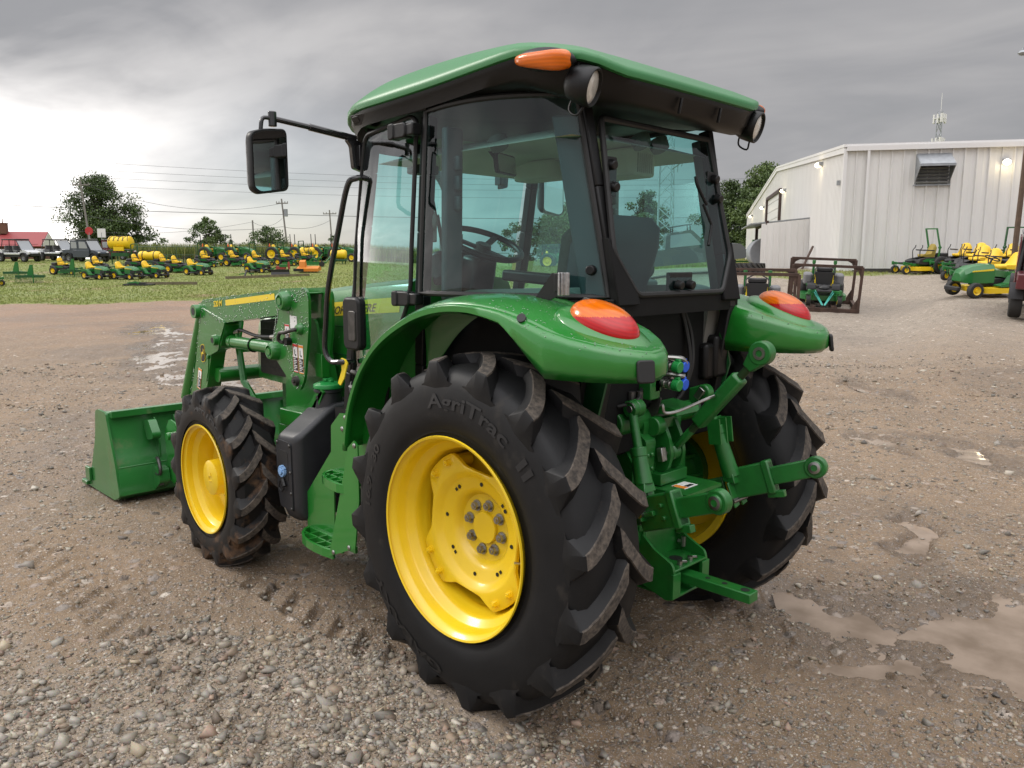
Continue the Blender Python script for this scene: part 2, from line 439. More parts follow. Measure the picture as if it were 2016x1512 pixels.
def tyre_profile(Rr, R, Wd, lug):
    """(y, r) of the carcass from the inner bead to the outer bead"""
    Rc = R - lug; h = Rc - Rr; w = Wd/2
    half = [(0.0, Rc), (0.30*w*2*0.5, Rc-0.003), (0.36*Wd, Rc-0.010), (0.425*Wd, Rc-0.028), (0.462*Wd, Rc-0.058), (0.482*Wd, Rc-0.30*h), (0.492*Wd, Rc-0.42*h), (0.50*Wd, Rc-0.55*h), (0.497*Wd, Rc-0.68*h), (0.478*Wd, Rc-0.83*h), (0.455*Wd, Rr+0.035), (0.452*Wd, Rr+0.022), (0.438*Wd, Rr+0.018), (0.43*Wd, Rr-0.004), (0.40*Wd, Rr-0.012)]
    return [(-y, r) for y, r in half[::-1]] + half[1:]

def side_y(prof, r):
    pts = sorted([(rr, y) for y, rr in prof if y > 0])
    return lerp_tab(pts, r)

def make_tyre(name, parent, Rr, R, Wd, N, lug, lw, delta, mats, flat, seed):
    """agricultural tyre: carcass plus N curved lugs on each side; flat: height of the axle above the ground"""
    rnd = random.Random(seed)
    prof = tyre_profile(Rr, R, Wd, lug)
    mb = MB(); n = 132
    mb.lathe([(r, y) for y, r in prof], n=n)
    Rc = R - lug; w = Wd/2
    car = sorted([(y, r) for y, r in prof if y >= 0 and r > Rr+0.10])
    def car_r(y): return lerp_tab(car, y)
    for side in (1, -1):
        for k in range(N):
            th0 = 2*pi*(k + (0.5 if side < 0 else 0))/N + rnd.uniform(-.008, .008)
            rings = []
            M = 10
            for i in range(M+1):
                s = i/M
                y = -0.035*Wd + (0.475*Wd+0.035*Wd)*s
                th = th0 + delta*(1-(1-s)**1.45)
                yy = max(y, 0)
                rb = car_r(min(yy, 0.44*Wd)) - 0.006
                rt = R - 0.02*(max(0, yy)/w)**2*1.0 + rnd.uniform(-.0015, .0015)
                dth = -delta*1.45*(1-s)**0.45/(0.51*Wd)      # dtheta/dy along the bar
                # widths across the bar, resolved along theta
                cosang = 1/math.sqrt(1+(dth*R)**2)
                ht = lw*0.5/cosang/R; hb = (lw*0.5+0.014+0.026*s**3)/cosang/R
                if s < 0.08: ht *= 0.85
                g = 1 + 0.30*s + (0.18 if s < 0.12 else 0)
                rings.append((y, th, rb, rt, ht*g, hb*g))
            V = []
            def P(th, y, r): return (-r*math.sin(th), side*y, r*math.cos(th))
            for (y, th, rb, rt, ht, hb) in rings:
                ch = 0.006
                V.append([P(th-hb, y, rb), P(th-ht*1.04, y, rt-ch), P(th-ht*0.93, y, rt), P(th+ht*0.93, y, rt), P(th+ht*1.04, y, rt-ch), P(th+hb, y, rb)])
            # buttress running down the shoulder
            y, th, rb, rt, ht, hb = rings[-1]
            V.append([P(th-hb*1.05, y+0.000, rb-0.010), P(th-ht, y+0.006, rt-0.014), P(th-ht*0.9, y+0.006, rt-0.010), P(th+ht*0.9, y+0.006, rt-0.010), P(th+ht, y+0.006, rt-0.014), P(th+hb*1.05, y+0.000, rb-0.010)])
            ry = side_y(prof, Rc-0.06)
            V.append([P(th-hb*1.35, ry+0.001, Rc-0.060), P(th-ht*0.95, ry+0.011, Rc-0.050), P(th-ht*0.8, ry+0.012, Rc-0.048), P(th+ht*0.8, ry+0.012, Rc-0.048), P(th+ht*0.95, ry+0.011, Rc-0.050), P(th+hb*1.35, ry+0.001, Rc-0.060)])
            ry = side_y(prof, Rc-0.088)
            V.append([P(th-hb*1.6, ry-0.006, Rc-0.088), P(th-ht*0.5, ry-0.002, Rc-0.090), P(th-ht*0.3, ry-0.002, Rc-0.090), P(th+ht*0.3, ry-0.002, Rc-0.090), P(th+ht*0.5, ry-0.002, Rc-0.090), P(th+hb*1.6, ry-0.006, Rc-0.088)])
            o = len(mb.v); flip = side < 0
            for r in V: mb.v += r
            for i in range(len(V)-1):
                for j in range(5):
                    f = (o+i*6+j, o+i*6+j+1, o+(i+1)*6+j+1, o+(i+1)*6+j)
                    mb.f.append(f[::-1] if flip else f)
                    mb.m.append(1 if (j in (1, 2, 3) and i < M) else 0)
            f = tuple(o+j for j in range(6)); mb.f.append(f if flip else f[::-1]); mb.m.append(0)
    # the tyre settles on the ground: flatten the contact patch and bulge a little
    vs = []
    for x, y, z in mb.v:
        if z < -(flat-0.05):
            d = max(0, -flat - z)
            if d > 0: z = -flat - d*0.12; y *= 1 + d*0.5
        vs.append((x, y, z))
    mb.v = vs
    return mb.build(name, mats, parent, smooth=32), prof

def ring_text(mb, txt, prof, r0, size, start_deg, end_deg=None, lift=0.0035):
    """text round the outer sidewall, clockwise as seen from outside (+y), degrees from the top"""
    vs, fs = text_mesh(txt, size, 0.0, 0, 1.0, size*0.02)
    x0 = min(v[0] for v in vs); x1 = max(v[0] for v in vs)
    kx = R_(end_deg-start_deg)*(r0+size*.35)/(x1-x0) if end_deg else 1.0
    out = []
    for x, y, z in vs:
        r = r0 + y
        a = R_(start_deg) + (x-x0)*kx/(r0+size*.35)
        # from +y, forward (+x) lies to the left: clockwise from the top runs up -> back
        out.append((-r*math.sin(a), side_y(prof, r)+lift, r*math.cos(a)))
    bot = [(x*0.9995, y-lift-0.002, z*0.9995) for x, y, z in out]
    mb.add(out, fs)
    return mb

def bolt(mb, p, d, r, h, mi=0, washer=True):
    p, d = Vector(p), Vector(d).normalized()
    if washer: mb.cyl(p, p+d*h*0.25, r*1.45, n=16, mi=mi)
    mb.cyl(p+d*h*0.2, p+d*h, r*1.08, r*1.02, n=6, mi=mi)
    mb.cyl(p+d*h, p+d*h*1.25, r*0.55, r*0.45, n=10, mi=mi)

def rear_wheel(side):
    w = MB()
    # hub plate with bolts is the wheel's own mesh; y = 0 is the flange plane, outside is +y
    w.lathe([(0.0, -0.190), (0.064, -0.190), (0.067, -0.196)], n=40)
    for k in range(8):
        a = R_(12) + 2*pi*k/8
        p = (0.098*math.cos(a), -0.205, 0.098*math.sin(a))
        bolt(w, p, (0, 1, 0), 0.0165, 0.024, mi=1)
    hub = (w if side > 0 else w.mirrored()).build('wheel', [YELLOW, STEEL], T, loc=(0, side*0.935, 0.689))
    rim = MB()
    rim.lathe([(0.400, 0.000), (0.4085, 0.003), (0.411, -0.004), (0.404, -0.012), (0.392, -0.022), (0.383, -0.040), (0.381, -0.075), (0.375, -0.083), (0.352, -0.098), (0.345, -0.11), (0.342, -0.135), (0.336, -0.150), (0.330, -0.165), (0.329, -0.26), (0.334, -0.29), (0.352, -0.30), (0.375, -0.31), (0.382, -0.36), (0.392, -0.425), (0.41, -0.43), (0.41, -0.45), (0.37, -0.43), (0.345, -0.31), (0.318, -0.28), (0.318, -0.165)], n=96)
    rim = rim if side > 0 else rim.mirrored()
    rim.build('rim', YELLOW, hub)
    d = MB(); n = 144; cols = []
    for i in range(n):
        a = 2*pi*i/n
        u = math.cos(4*(a - R_(52)))
        # four bolted lobes with hollows between them
        ro = 0.292 + 0.036*max(-1, min(1, u*2.0+0.15))
        if u < -0.4: ro = 0.256 + 0.012*(1+u)/0.6
        cols.append([(r*math.cos(a), y, r*math.sin(a)) for r, y in ((ro, -0.142), (ro, -0.127), (ro-0.004, -0.124), (0.254, -0.124), (0.242, -0.128), (0.224, -0.150), (0.212, -0.157), (0.175, -0.164), (0.157, -0.174), (0.148, -0.190), (0.139, -0.202), (0.125, -0.205), (0.067, -0.205), (0.064, -0.19))])
    o = 0; m = len(cols[0]); vs = [p for c in cols for p in c]
    d.add(vs, [(i*m+j, ((i+1) % n)*m+j, ((i+1) % n)*m+j+1, i*m+j+1) for i in range(n) for j in range(m-1)])
    for k in range(4):
        for dd in (-9.5, 9.5):
            a = R_(52) + k*pi/2 + R_(dd)
            bolt(d, (0.298*math.cos(a), -0.126, 0.298*math.sin(a)), (0, 1, 0), 0.0125, 0.022)
            d.cyl((0.298*math.cos(a), -0.235, 0.298*math.sin(a)), (0.298*math.cos(a), -0.130, 0.298*math.sin(a)), 0.03, n=12)
        for dd, sq in ((-20, 0), (-27, 1), (22, 0)):
            a = R_(52) + k*pi/2 + R_(dd)+pi/8
            c = Vector((0.195*math.cos(a), -0.1590, 0.195*math.sin(a)))
            d.cyl(c, c+Vector((0, 0.0022, 0)), 0.0085 if not sq else 0.009, n=4 if sq else 12, mi=1)
    # back plate that closes the wheel behind the disc
    d.lathe([(0.335, -0.252), (0.22, -0.258), (0.06, -0.25)], n=48)
    (d if side > 0 else d.mirrored()).build('disc', [YELLOW, INK], hub, smooth=40)
    ty = empty('x'); bpy.data.objects.remove(ty)
    t, prof = make_tyre('tyre', hub, 0.400, 0.722, 0.392, 16, 0.042, 0.043, 0.27, [RUBBER, RUBT], 0.689, 5 if side > 0 else 9)
    t.location = (0, -side*0.198, 0)
    if side > 0:
        L = MB()
        ring_text(L, 'AgriTrac', prof, 0.522, 0.078, -13, 37)
        ring_text(L, 'II', prof, 0.522, 0.078, 46, 53)
        ring_text(L, 'GALAXY', prof, 0.560, 0.072, 186, 240)
        ring_text(L, '16.9 - 30', prof, 0.535, 0.055, 272, 303)
        o = L.build('lettering', LETTER, hub, smooth=0); o.location = (0, -0.198, 0)
    v = MB(); v.cyl((0.325*math.cos(3.0), -0.10, -0.04), (0.30*math.cos(3.0), -0.07, -0.035), 0.005, n=8)
    (v if side > 0 else v.mirrored()).build('valve', STEEL, hub)
    return hub

def front_wheel(side):
    w = MB(); st = -0.03
    w.lathe([(0.0, -0.045), (0.098, -0.045), (0.104, -0.049), (0.106, -0.056), (0.108, -0.16), (0.115, -0.175), (0.118, -0.26)], n=40)
    # leaping-deer casting mark on the hub face
    w.box((0.0, -0.043, 0.012), (0.030, 0.004, 0.006), (0, 0.25, 0)); w.box((0.016, -0.043, -0.004), (0.006, 0.004, 0.026)); w.box((-0.016, -0.043, 0.022), (0.006, 0.004, 0.022), (0, 0.3, 0)); w.box((0.0, -0.043, -0.018), (0.036, 0.004, 0.005))
    for k in range(8):
        a = R_(20) + 2*pi*k/8
        bolt(w, (0.152*math.cos(a), -0.178, 0.152*math.sin(a)), (0, 1, 0), 0.0135, 0.022, mi=1)
    hub = (w if side > 0 else w.mirrored()).build('wheel', [YELLOW, DSTEEL], T, loc=(2.219, side*0.969, 0.501))
    hub.rotation_euler = (0, 0, st)
    rim = MB()
    rim.lathe([(0.317, 0.0), (0.3255, 0.003), (0.328, -0.005), (0.318, -0.014), (0.303, -0.022), (0.300, -0.055), (0.290, -0.065), (0.272, -0.078), (0.266, -0.10), (0.262, -0.125), (0.256, -0.14), (0.256, -0.17), (0.225, -0.185), (0.19, -0.178), (0.175, -0.180), (0.115, -0.180)], n=72)
    rim.lathe([(0.256, -0.17), (0.27, -0.19), (0.30, -0.22), (0.31, -0.26), (0.328, -0.28), (0.328, -0.29), (0.27, -0.24), (0.24, -0.19)], n=72)
    (rim if side > 0 else rim.mirrored()).build('rim', YELLOW, hub)
    t, prof = make_tyre('tyre', hub, 0.322, 0.540, 0.290, 17, 0.034, 0.034, 0.27, [RUBF, RUBT], 0.501, 21 if side > 0 else 33)
    t.location = (0, -side*0.143, 0)
    if side > 0:
        L = MB()
        ring_text(L, 'AgriTrac II', prof, 0.408, 0.052, -8, 48)
        ring_text(L, 'GALAXY', prof, 0.428, 0.05, 172, 228)
        o = L.build('lettering', LETTER, hub, smooth=0); o.location = (0, -0.143, 0)
    return hub
rear_wheel(1); rear_wheel(-1); front_wheel(1); front_wheel(-1)
# ---------------------------------------------------------------- chassis, hood, tank, steps
def part(mb, name, m, parent=None, smooth=35, bevel=0, seg=2):
    return mb.build(name, m, parent or T, smooth, bevel, seg)

def chassis():
    m = MB()
    m.prism([(-0.34, 0.56), (-0.34, 0.92), (-0.28, 1.0), (0.9, 1.0), (0.9, 0.5), (0.3, 0.46), (-0.25, 0.46)], 'y', -0.20, 0.20)
    m.prism([(0.9, 0.55), (0.9, 0.98), (2.7, 0.98), (2.7, 0.62)], 'y', -0.17, 0.17)
    m.box((-0.345, 0, 0.76), (0.02, 0.30, 0.30))
    part(m, 'transmission_housing', GREENC, bevel=0.012)
    for s in (1, -1):
        a = MB()
        a.lathe([(0.15, s*0.2), (0.165, s*0.26), (0.12, s*0.30), (0.11, s*0.46), (0.135, s*0.49), (0.15, s*0.52), (0.15, s*0.60), (0.19, s*0.605), (0.19, s*0.655), (0.02, s*0.66)], c=(0, 0, 0.689), n=28)
        for k in range(10):
            b = 2*pi*k/10
            a.cyl((0.165*math.cos(b), s*0.50, 0.689+0.165*math.sin(b)), (0.165*math.cos(b), s*0.61, 0.689+0.165*math.sin(b)), 0.012, n=6)
        part(a, 'rear_axle_housing', GREENC)
    f = MB()
    f.bar((2.219, -0.72, 0.50), (2.219, 0.72, 0.50), 0.16, 0.15)
    f.cyl((2.219, -0.82, 0.501), (2.219, 0.82, 0.501), 0.085, n=20)
    f.box((2.219, 0, 0.55), (0.5, 0.3, 0.2))
    part(f, 'front_axle', GREENC, bevel=0.01)
chassis()

def hood():
    rings = []
    for x, w, zt, zb in ((0.98, 0.40, 1.695, 1.0), (1.3, 0.395, 1.672, 1.0), (1.7, 0.385, 1.640, 1.0), (2.1, 0.372, 1.595, 1.0), (2.5, 0.352, 1.525, 1.0), (2.72, 0.33, 1.455, 1.0), (2.80, 0.29, 1.38, 1.02)):
        half = [(w-0.0, zb), (w, zt-0.30), (w-0.006, zt-0.18), (w-0.018, zt-0.09), (w-0.045, zt-0.035), (w-0.10, zt-0.010), (w*0.45, zt)]
        rings.append([(x, y, z) for y, z in half] + [(x, -y, z) for y, z in half[::-1]])
    m = MB(); m.loft(rings, 0, True, True)
    h = part(m, 'hood', GREEN, smooth=28)
    # black side grille near the nose
    for s in (1, -1):
        g = MB()
        g.prism(rpoly([(2.18, 1.05), (2.58, 1.05), (2.55, 1.40), (2.22, 1.43)], 0.03), 'y', s*0.352, s*0.386)
        for k in range(7):
            g.box((2.38, s*0.387, 1.09+k*0.05), (0.33, 0.006, 0.012))
        part(g, 'side_grille', BLACK, h)
    # yellow stripe with the maker's name, both sides
    def hy(x): return lerp_tab([(0.98, 0.40), (1.3, 0.395), (1.7, 0.385), (2.1, 0.372), (2.5, 0.352)], x)
    def hz(x): return lerp_tab([(0.98, 1.695), (1.3, 1.672), (1.7, 1.640), (2.1, 1.595), (2.5, 1.525)], x)
    d = MB(); G = []
    for i in range(26):
        x = 1.02 + 1.35*i/25
        G.append([(x, hy(x)+0.0015-o, hz(x)-t) for t, o in ((0.178, 0.006), (0.135, 0.011), (0.100, 0.0165))])
    d.grid(G)
    st = part(d, 'side_stripe', DECAL, h)
    t = MB()
    vs, fs = text_mesh('JOHN DEERE', 0.060, 0, 0.25, 1.0, 0.0006)
    W_ = max(v[0] for v in vs)
    out = []
    for x, y, z in vs:
        X = 1.685 - x*0.455/W_
        tt = 0.163-y*1.02
        out.append((X, hy(X) + 0.004 - lerp_tab([(0.10, 0.0165), (0.135, 0.011), (0.178, 0.006)], tt), hz(X)-tt-0.004))
    t.add(out, [f for f in fs])
    part(t, 'lettering', INK, st, smooth=0)
    l = MB()
    l.box((1.5, hy(1.5)+0.001, 1.41), (1.0, 0.004, 0.008)); l.box((1.5, hy(1.5)+0.001, 1.25), (1.0, 0.004, 0.006))
    part(l, 'panel_seam', GREEND, h)
hood()

def fuel_tank():
    # blow-moulded tank hanging ahead of the steps: sloping top, belly curving in, filler neck on top
    rings = []
    for y, inset, zt, zb in ((0.30, 0.0, 1.005, 0.40), (0.55, 0.0, 0.995, 0.38), (0.60, 0.0, 0.975, 0.365), (0.68, 0.0, 0.918, 0.355), (0.76, 0.0, 0.865, 0.375), (0.792, 0.010, 0.848, 0.40), (0.806, 0.030, 0.828, 0.43)):
        x0 = 1.395 + inset
        poly = rpoly([(x0, zb+0.02+inset*.5), (x0+0.07, zb), (1.55-inset, zb), (1.62-inset, zb+0.13), (1.622-inset, zt-0.02), (1.60-inset, zt), (x0+0.02, zt+0.012), (x0, zt-0.01)], [.03, .03, .05, .06, .02, .02, .03, .03], 5)
        rings.append([(x, y, z) for x, z in poly])
    m = MB(); m.loft(rings)
    t = part(m, 'fuel_tank', TANK, smooth=50)
    n = MB(); n.cyl((1.50, 0.535, 0.94), (1.50, 0.535, 1.075), 0.078, 0.070, n=28); n.lathe([(0.074, 0), (0.080, 0.004), (0.080, 0.016), (0.074, 0.02)], c=(1.50, 0.535, 1.06), ax='z', n=28)
    part(n, 'filler_neck', TANK, t)
    c = MB(); c.lathe([(0.0, 0.03), (0.03, 0.031), (0.055, 0.026), (0.079, 0.018), (0.082, 0.010), (0.082, -0.006), (0.076, -0.008)], c=(1.50, 0.535, 1.088), ax='z', n=32)
    c.box((1.50, 0.535, 1.122), (0.085, 0.022, 0.016)); c.box((1.50, 0.535, 1.128), (0.03, 0.05, 0.014))
    part(c, 'filler_cap', GCAP, t, bevel=0.003)
    # recessed outer cover with drain valve window
    p = MB(); p.prism(rpoly([(1.442, 0.44), (1.575, 0.45), (1.60, 0.55), (1.598, 0.822), (1.442, 0.818)], 0.02), 'y', 0.800, 0.813)
    cv = part(p, 'valve_cover', TANK, t, bevel=0.004)
    w = MB(); w.prism(rpoly([(1.475, 0.60), (1.575, 0.60), (1.58, 0.77), (1.475, 0.765)], 0.02), 'y', 0.8125, 0.8145)
    part(w, 'window', INK, cv)
    v = MB()
    for k in range(4):
        v.box((1.525, 0.822, 0.655), (0.018, 0.016, 0.062), (0, k*pi/4, 0))
    v.cyl((1.525, 0.815, 0.655), (1.525, 0.838, 0.655), 0.016, n=10)
    part(v, 'drain_valve', LBLUE, cv)
    s = MB(); s.cyl((1.525, 0.822, 0.61), (1.50, 0.825, 0.575), 0.012, n=8); s.tube([(1.54, 0.83, 0.60), (1.55, 0.83, 0.56), (1.52, 0.83, 0.545), (1.50, 0.83, 0.565)], 0.004, sub=3)
    part(s, 'drain_hose', BLACK, cv)
    b = MB()
    for x, z in ((1.585, 0.806), (1.455, 0.802), (1.455, 0.655), (1.455, 0.54), (1.455, 0.455)): b.ell((x, 0.814, z), (0.009, 0.006, 0.009), 10, 6)
    part(b, 'cover_screw', DSTEEL, cv)
fuel_tank()

def steps():
    # outer stringer (nearer the rear wheel) and the inner side sheet
    o = MB()
    pts = [(0.985, 0.335), (0.75, 0.437), (0.705, 0.68), (0.705, 0.94), (0.735, 0.958), (0.785, 0.918), (0.845, 0.735)]
    o.prism(pts, 'y', 0.872, 0.879)
    r = part(o, 'step_frame', GREEN, bevel=0.002)
    b = MB(); b.prism([(1.405, 0.345), (1.40, 0.546), (1.143, 0.816), (1.135, 0.953), (1.05, 1.027), (0.85, 1.04), (0.72, 0.98), (0.72, 0.72), (0.98, 0.65), (1.127, 0.63), (1.135, 0.415), (1.13, 0.35)], 'y', 0.742, 0.75)
    part(b, 'step_back', GREEN, r, bevel=0.002)
    for z, arc in ((0.355, [(0.955, 0.872), (1.04, 0.884), (1.12, 0.886), (1.20, 0.879), (1.27, 0.862), (1.325, 0.832), (1.365, 0.795), (1.385, 0.757)]), (0.715, [(0.80, 0.872), (0.88, 0.890), (0.96, 0.882), (1.03, 0.868), (1.085, 0.842), (1.118, 0.808), (1.135, 0.757)])):
        s = MB(); xa = arc[0][0]; xb = arc[-1][0]
        A = [Vector((p[0], p[1], 0)) for p in arc]; c = Vector((xa+0.06, 0.76, 0)); I = [p + (c-p).normalized()*0.018 for p in A]
        for i in range(len(A)-1):
            q = [A[i], A[i+1], I[i+1], I[i]]
            s.add([(p.x, p.y, z-0.030) for p in q] + [(p.x, p.y, z+0.012) for p in q], [(0, 1, 2, 3)[::-1], (4, 5, 6, 7), (0, 1, 5, 4), (2, 3, 7, 6)])
        s.bar((xa-0.03, 0.758, z-0.005), (xb-0.005, 0.758, z-0.005), 0.014, 0.032)
        s.bar((xa, 0.815, z-0.002), (xa+(xb-xa)*0.84, 0.815, z-0.002), 0.010, 0.026)
        for k in range(1, 5):
            x = xa + (xb-xa)*k/5.2
            s.bar((x-0.02, 0.76, z-0.002), (x, lerp_tab(arc, x)-0.008, z-0.002), 0.009, 0.026)
        part(s, 'tread', GREEN, r)
    s = MB()
    for x, y, z in ((0.94, 0.881, 0.368), (0.80, 0.881, 0.428), (0.73, 0.881, 0.935)): s.ell((x, y, z), (0.012, 0.006, 0.012), 10, 6)
    for x, z in ((1.0, 1.01), (1.03, 0.95)): s.ell((x, 0.752, z), (0.013, 0.007, 0.013), 10, 6)
    part(s, 'step_bolt', STEEL, r)
    # bracket pack behind the steps
    k = MB(); k.box((1.1, 0.45, 0.75), (0.5, 0.28, 0.5))
    part(k, 'battery_box', BLACK)
steps()
# ---------------------------------------------------------------- front loader
def loader_side(s):
    yo = 0.62*s; yi = 0.52*s
    def Y(v): return s*v
    # inner tower bolted to the frame
    m = MB()
    tw = rpoly([(1.73, 1.46), (1.645, 1.45), (1.54, 1.06), (1.50, 0.93), (1.60, 0.80), (1.95, 0.80), (2.02, 0.92), (2.0, 1.2), (1.83, 1.42)], [.03, .03, 0, .02, .02, .02, .02, 0, 0])
    m.prism(tw, 'y', Y(0.44), Y(0.456)); m.prism(tw, 'y', Y(0.50), Y(0.515))
    m.prism([(1.60, 1.40), (1.54, 1.06), (1.52, 0.93), (1.545, 0.93), (1.57, 1.06), (1.63, 1.40)], 'y', Y(0.455), Y(0.501))
    m.box((1.75, Y(0.42), 0.86), (0.50, 0.30, 0.10))
    m.prism([(1.50, 0.78), (2.15, 0.78), (2.15, 0.66), (1.50, 0.66)], 'y', Y(0.2), Y(0.50))
    tower = part(m, 'loader_tower', GREENL, bevel=0.006)
    # mounting gusset and knee bracket
    g = MB()
    g.prism(rpoly([(1.44, 1.07), (1.50, 1.08), (1.64, 0.93), (1.56, 0.86)], 0.012), 'y', Y(0.60), Y(0.608))
    g.prism([(1.44, 1.07), (1.46, 1.085), (1.62, 0.905), (1.60, 0.89)], 'y', Y(0.53), Y(0.608))
    for x, z in ((1.50, 1.035), (1.575, 0.945)): g.cyl((x, Y(0.6085), z), (x, Y(0.6105), z), 0.011, n=12, mi=1)
    part(g, 'stand_bracket', [GREENL, INK], tower, bevel=0.004)
    g = MB(); g.prism(rpoly([(1.53, 1.265), (1.595, 1.27), (1.60, 1.14), (1.535, 1.135)], 0.012), 'y', Y(0.545), Y(0.553)); g.box((1.532, Y(0.53), 1.20), (0.008, 0.05, 0.13))
    part(g, 'hose_bracket', GREENL, tower, bevel=0.003)
    # mast: two upper plates that carry boom and cylinder
    mast = rpoly([(1.85, 1.622), (1.565, 1.634), (1.530, 1.590), (1.536, 1.42), (1.605, 1.12), (1.66, 1.055), (1.715, 1.058), (1.935, 1.225), (1.965, 1.29), (1.87, 1.45), (1.872, 1.50)], [.03, .05, .04, .04, .05, .05, .05, .05, .05, .02, .02], 5)
    mm = MB(); mm.prism(mast, 'y', Y(0.606), Y(0.622)); mm.prism(mast, 'y', Y(0.458), Y(0.474))
    mm.bar((1.62, Y(0.54), 1.60), (1.80, Y(0.54), 1.595), 0.135, 0.01)
    ms = part(mm, 'mast_plate', GREENL, tower, bevel=0.004)
    b = MB()
    for x, z, r in ((1.765, 1.555, 0.052), (1.915, 1.262, 0.050)):
        b.lathe([(0.0, 0.052), (0.02, 0.052), (0.022, 0.040), (0.030, 0.040), (0.034, 0.050), (r*0.86, 0.048), (r, 0.036), (r*1.12, 0.0)], c=(x, 0.62, z), n=30)
    b2 = b if s > 0 else b.mirrored()
    part(b2, 'pivot_boss', GREENL, ms)
    b = MB()
    for x, z in ((1.765, 1.555), (1.915, 1.262)): b.lathe([(0.0, 0.044), (0.0215, 0.0445)], c=(x, 0.62, z), n=16); b.cyl((x, 0.66, z), (x, 0.6685, z), 0.010, n=6)
    b.cyl((1.685, 0.62, 1.11), (1.685, 0.642, 1.11), 0.030, 0.026, n=20); b.cyl((1.685, 0.64, 1.11), (1.685, 0.652, 1.11), 0.013, n=6)
    part(b if s > 0 else b.mirrored(), 'pivot_pin', DSTEEL, ms)
    # latch lever
    l = MB(); l.lathe([(0.0, 0.03), (0.022, 0.028), (0.030, 0.015), (0.034, 0)], c=(1.625, 0.62, 1.405), n=20)
    part(l if s > 0 else l.mirrored(), 'lever_boss', GREENL, ms)
    l = MB(); l.tube([(1.625, 0.64, 1.405), (1.64, 0.672, 1.40), (1.70, 0.678, 1.385), (1.765, 0.672, 1.378), (1.795, 0.668, 1.345), (1.79, 0.655, 1.325), (1.765, 0.65, 1.325)], 0.011, sub=4, n=10)
    part(l if s > 0 else l.mirrored(), 'latch_lever', DSTEEL, ms)
    l = MB(); l.cyl((1.745, 0.622, 1.33), (1.745, 0.655, 1.33), 0.022, n=16)
    part(l if s > 0 else l.mirrored(), 'lever_stop', BLACK, ms)
    # boom: rear beam and drop leg welded into one knee
    bm = MB()
    rear = [(1.86, 1.618), (2.945, 1.525), (2.98, 1.50), (2.995, 1.345), (2.62, 1.388), (1.88, 1.472)]
    bm.prism(rear, 'y', Y(0.493), Y(0.592))
    leg = rpoly([(2.955, 1.47), (3.005, 1.38), (3.10, 1.10), (3.34, 0.60), (3.47, 0.32), (3.34, 0.27), (3.18, 0.50), (2.935, 0.95), (2.835, 1.19), (2.70, 1.215), (2.62, 1.37), (2.64, 1.40)], [0, .03, 0, .02, .05, .05, .02, .04, .03, .04, .02, 0])
    bm.prism(leg, 'y', Y(0.50), Y(0.598))
    boom = part(bm, 'boom', GREENL, bevel=0.008)
    k = MB(); k.prism(rpoly([(2.60, 1.395), (2.975, 1.35), (3.0, 1.22), (2.88, 1.15), (2.72, 1.20), (2.69, 1.27)], 0.03), 'y', Y(0.5985), Y(0.606))
    k.prism(rpoly([(2.885, 1.15), (2.925, 1.15), (2.975, 1.0), (2.94, 0.97), (2.90, 1.06)], 0.012), 'y', Y(0.5985), Y(0.603))
    part(k, 'knee_plate', GREENL, boom, bevel=0.003)
    k = MB(); k.cyl((2.745, Y(0.605), 1.268), (2.745, Y(0.632), 1.268), 0.036, 0.032, n=22); k.cyl((2.745, Y(0.632), 1.268), (2.745, Y(0.6335), 1.268), 0.02, n=16, mi=1)
    k.cyl((3.02, Y(0.48), 1.445), (3.02, Y(0.632), 1.445), 0.046, n=24); k.cyl((3.02, Y(0.632), 1.445), (3.02, Y(0.6335), 1.445), 0.027, n=18, mi=1)
    k.box((2.99, Y(0.545), 1.46), (0.06, 0.09, 0.08)); k.cyl((2.89, Y(0.6), 1.145), (2.89, Y(0.612), 1.145), 0.014, n=12)
    part(k, 'pin_boss', [GREENL, INK], boom, bevel=0.002)
    if s > 0:
        d = MB()
        p0, p1 = Vector((2.78, 0.5935, 1.482)), Vector((1.955, 0.5935, 1.556))
        u = (p1-p0).normalized(); v = Vector((0.083, 0, 0.996)).normalized()
        q0 = p0 + u*0.18
        d.add([q0, p1, p1+v*0.036, q0+v*0.036-u*0.0], [(0, 1, 2, 3)])
        st = part(d, 'boom_stripe', DECAL, boom, smooth=0)
        t = MB(); lettering(t, '520 M', p0+v*0.002, u, v, 0.052, 0.0004, 0.18, 0.92, 0, 0.0012)
        part(t, 'lettering', DECAL, st, smooth=0)
        # oval badge with leaping deer
        c = Vector((2.962, 0.6068, 1.165)); ax = Vector((-0.98, 0, 0.2)).normalized(); az = Vector((0.05, 0, 1)).normalized()
        def badge(hw, hh, y, rr, sc=1.0):
            ring = rpoly([(-hw, -hh), (hw, -hh), (hw, hh), (-hw, hh)], rr, 6)
            return [c + ax*p[0] + az*p[1] + Vector((0, y, 0)) for p in ring]
        e = MB()
        r1 = badge(0.036, 0.060, 0, 0.030); e.add(r1, [tuple(range(len(r1)))], 0)
        r2 = badge(0.032, 0.056, 0.0008, 0.027); e.add(r2, [tuple(range(len(r2)))], 1)
        r3 = badge(0.029, 0.053, 0.0012, 0.025); e.add(r3, [tuple(range(len(r3)))], 1)
        deer = [(-0.020, -0.002), (-0.012, 0.010), (0.004, 0.008), (0.012, 0.018), (0.010, 0.030), (0.014, 0.030), (0.017, 0.022), (0.022, 0.018), (0.018, 0.013), (0.014, 0.002), (0.022, -0.010), (0.020, -0.012), (0.010, -0.003), (-0.004, -0.005), (-0.014, -0.022), (-0.018, -0.034), (-0.021, -0.033), (-0.018, -0.020), (-0.016, -0.008)]
        e.add([c + ax*p[0] + az*p[1] + Vector((0, 0.002, 0)) for p in deer], [tuple(range(len(deer)))], 0)
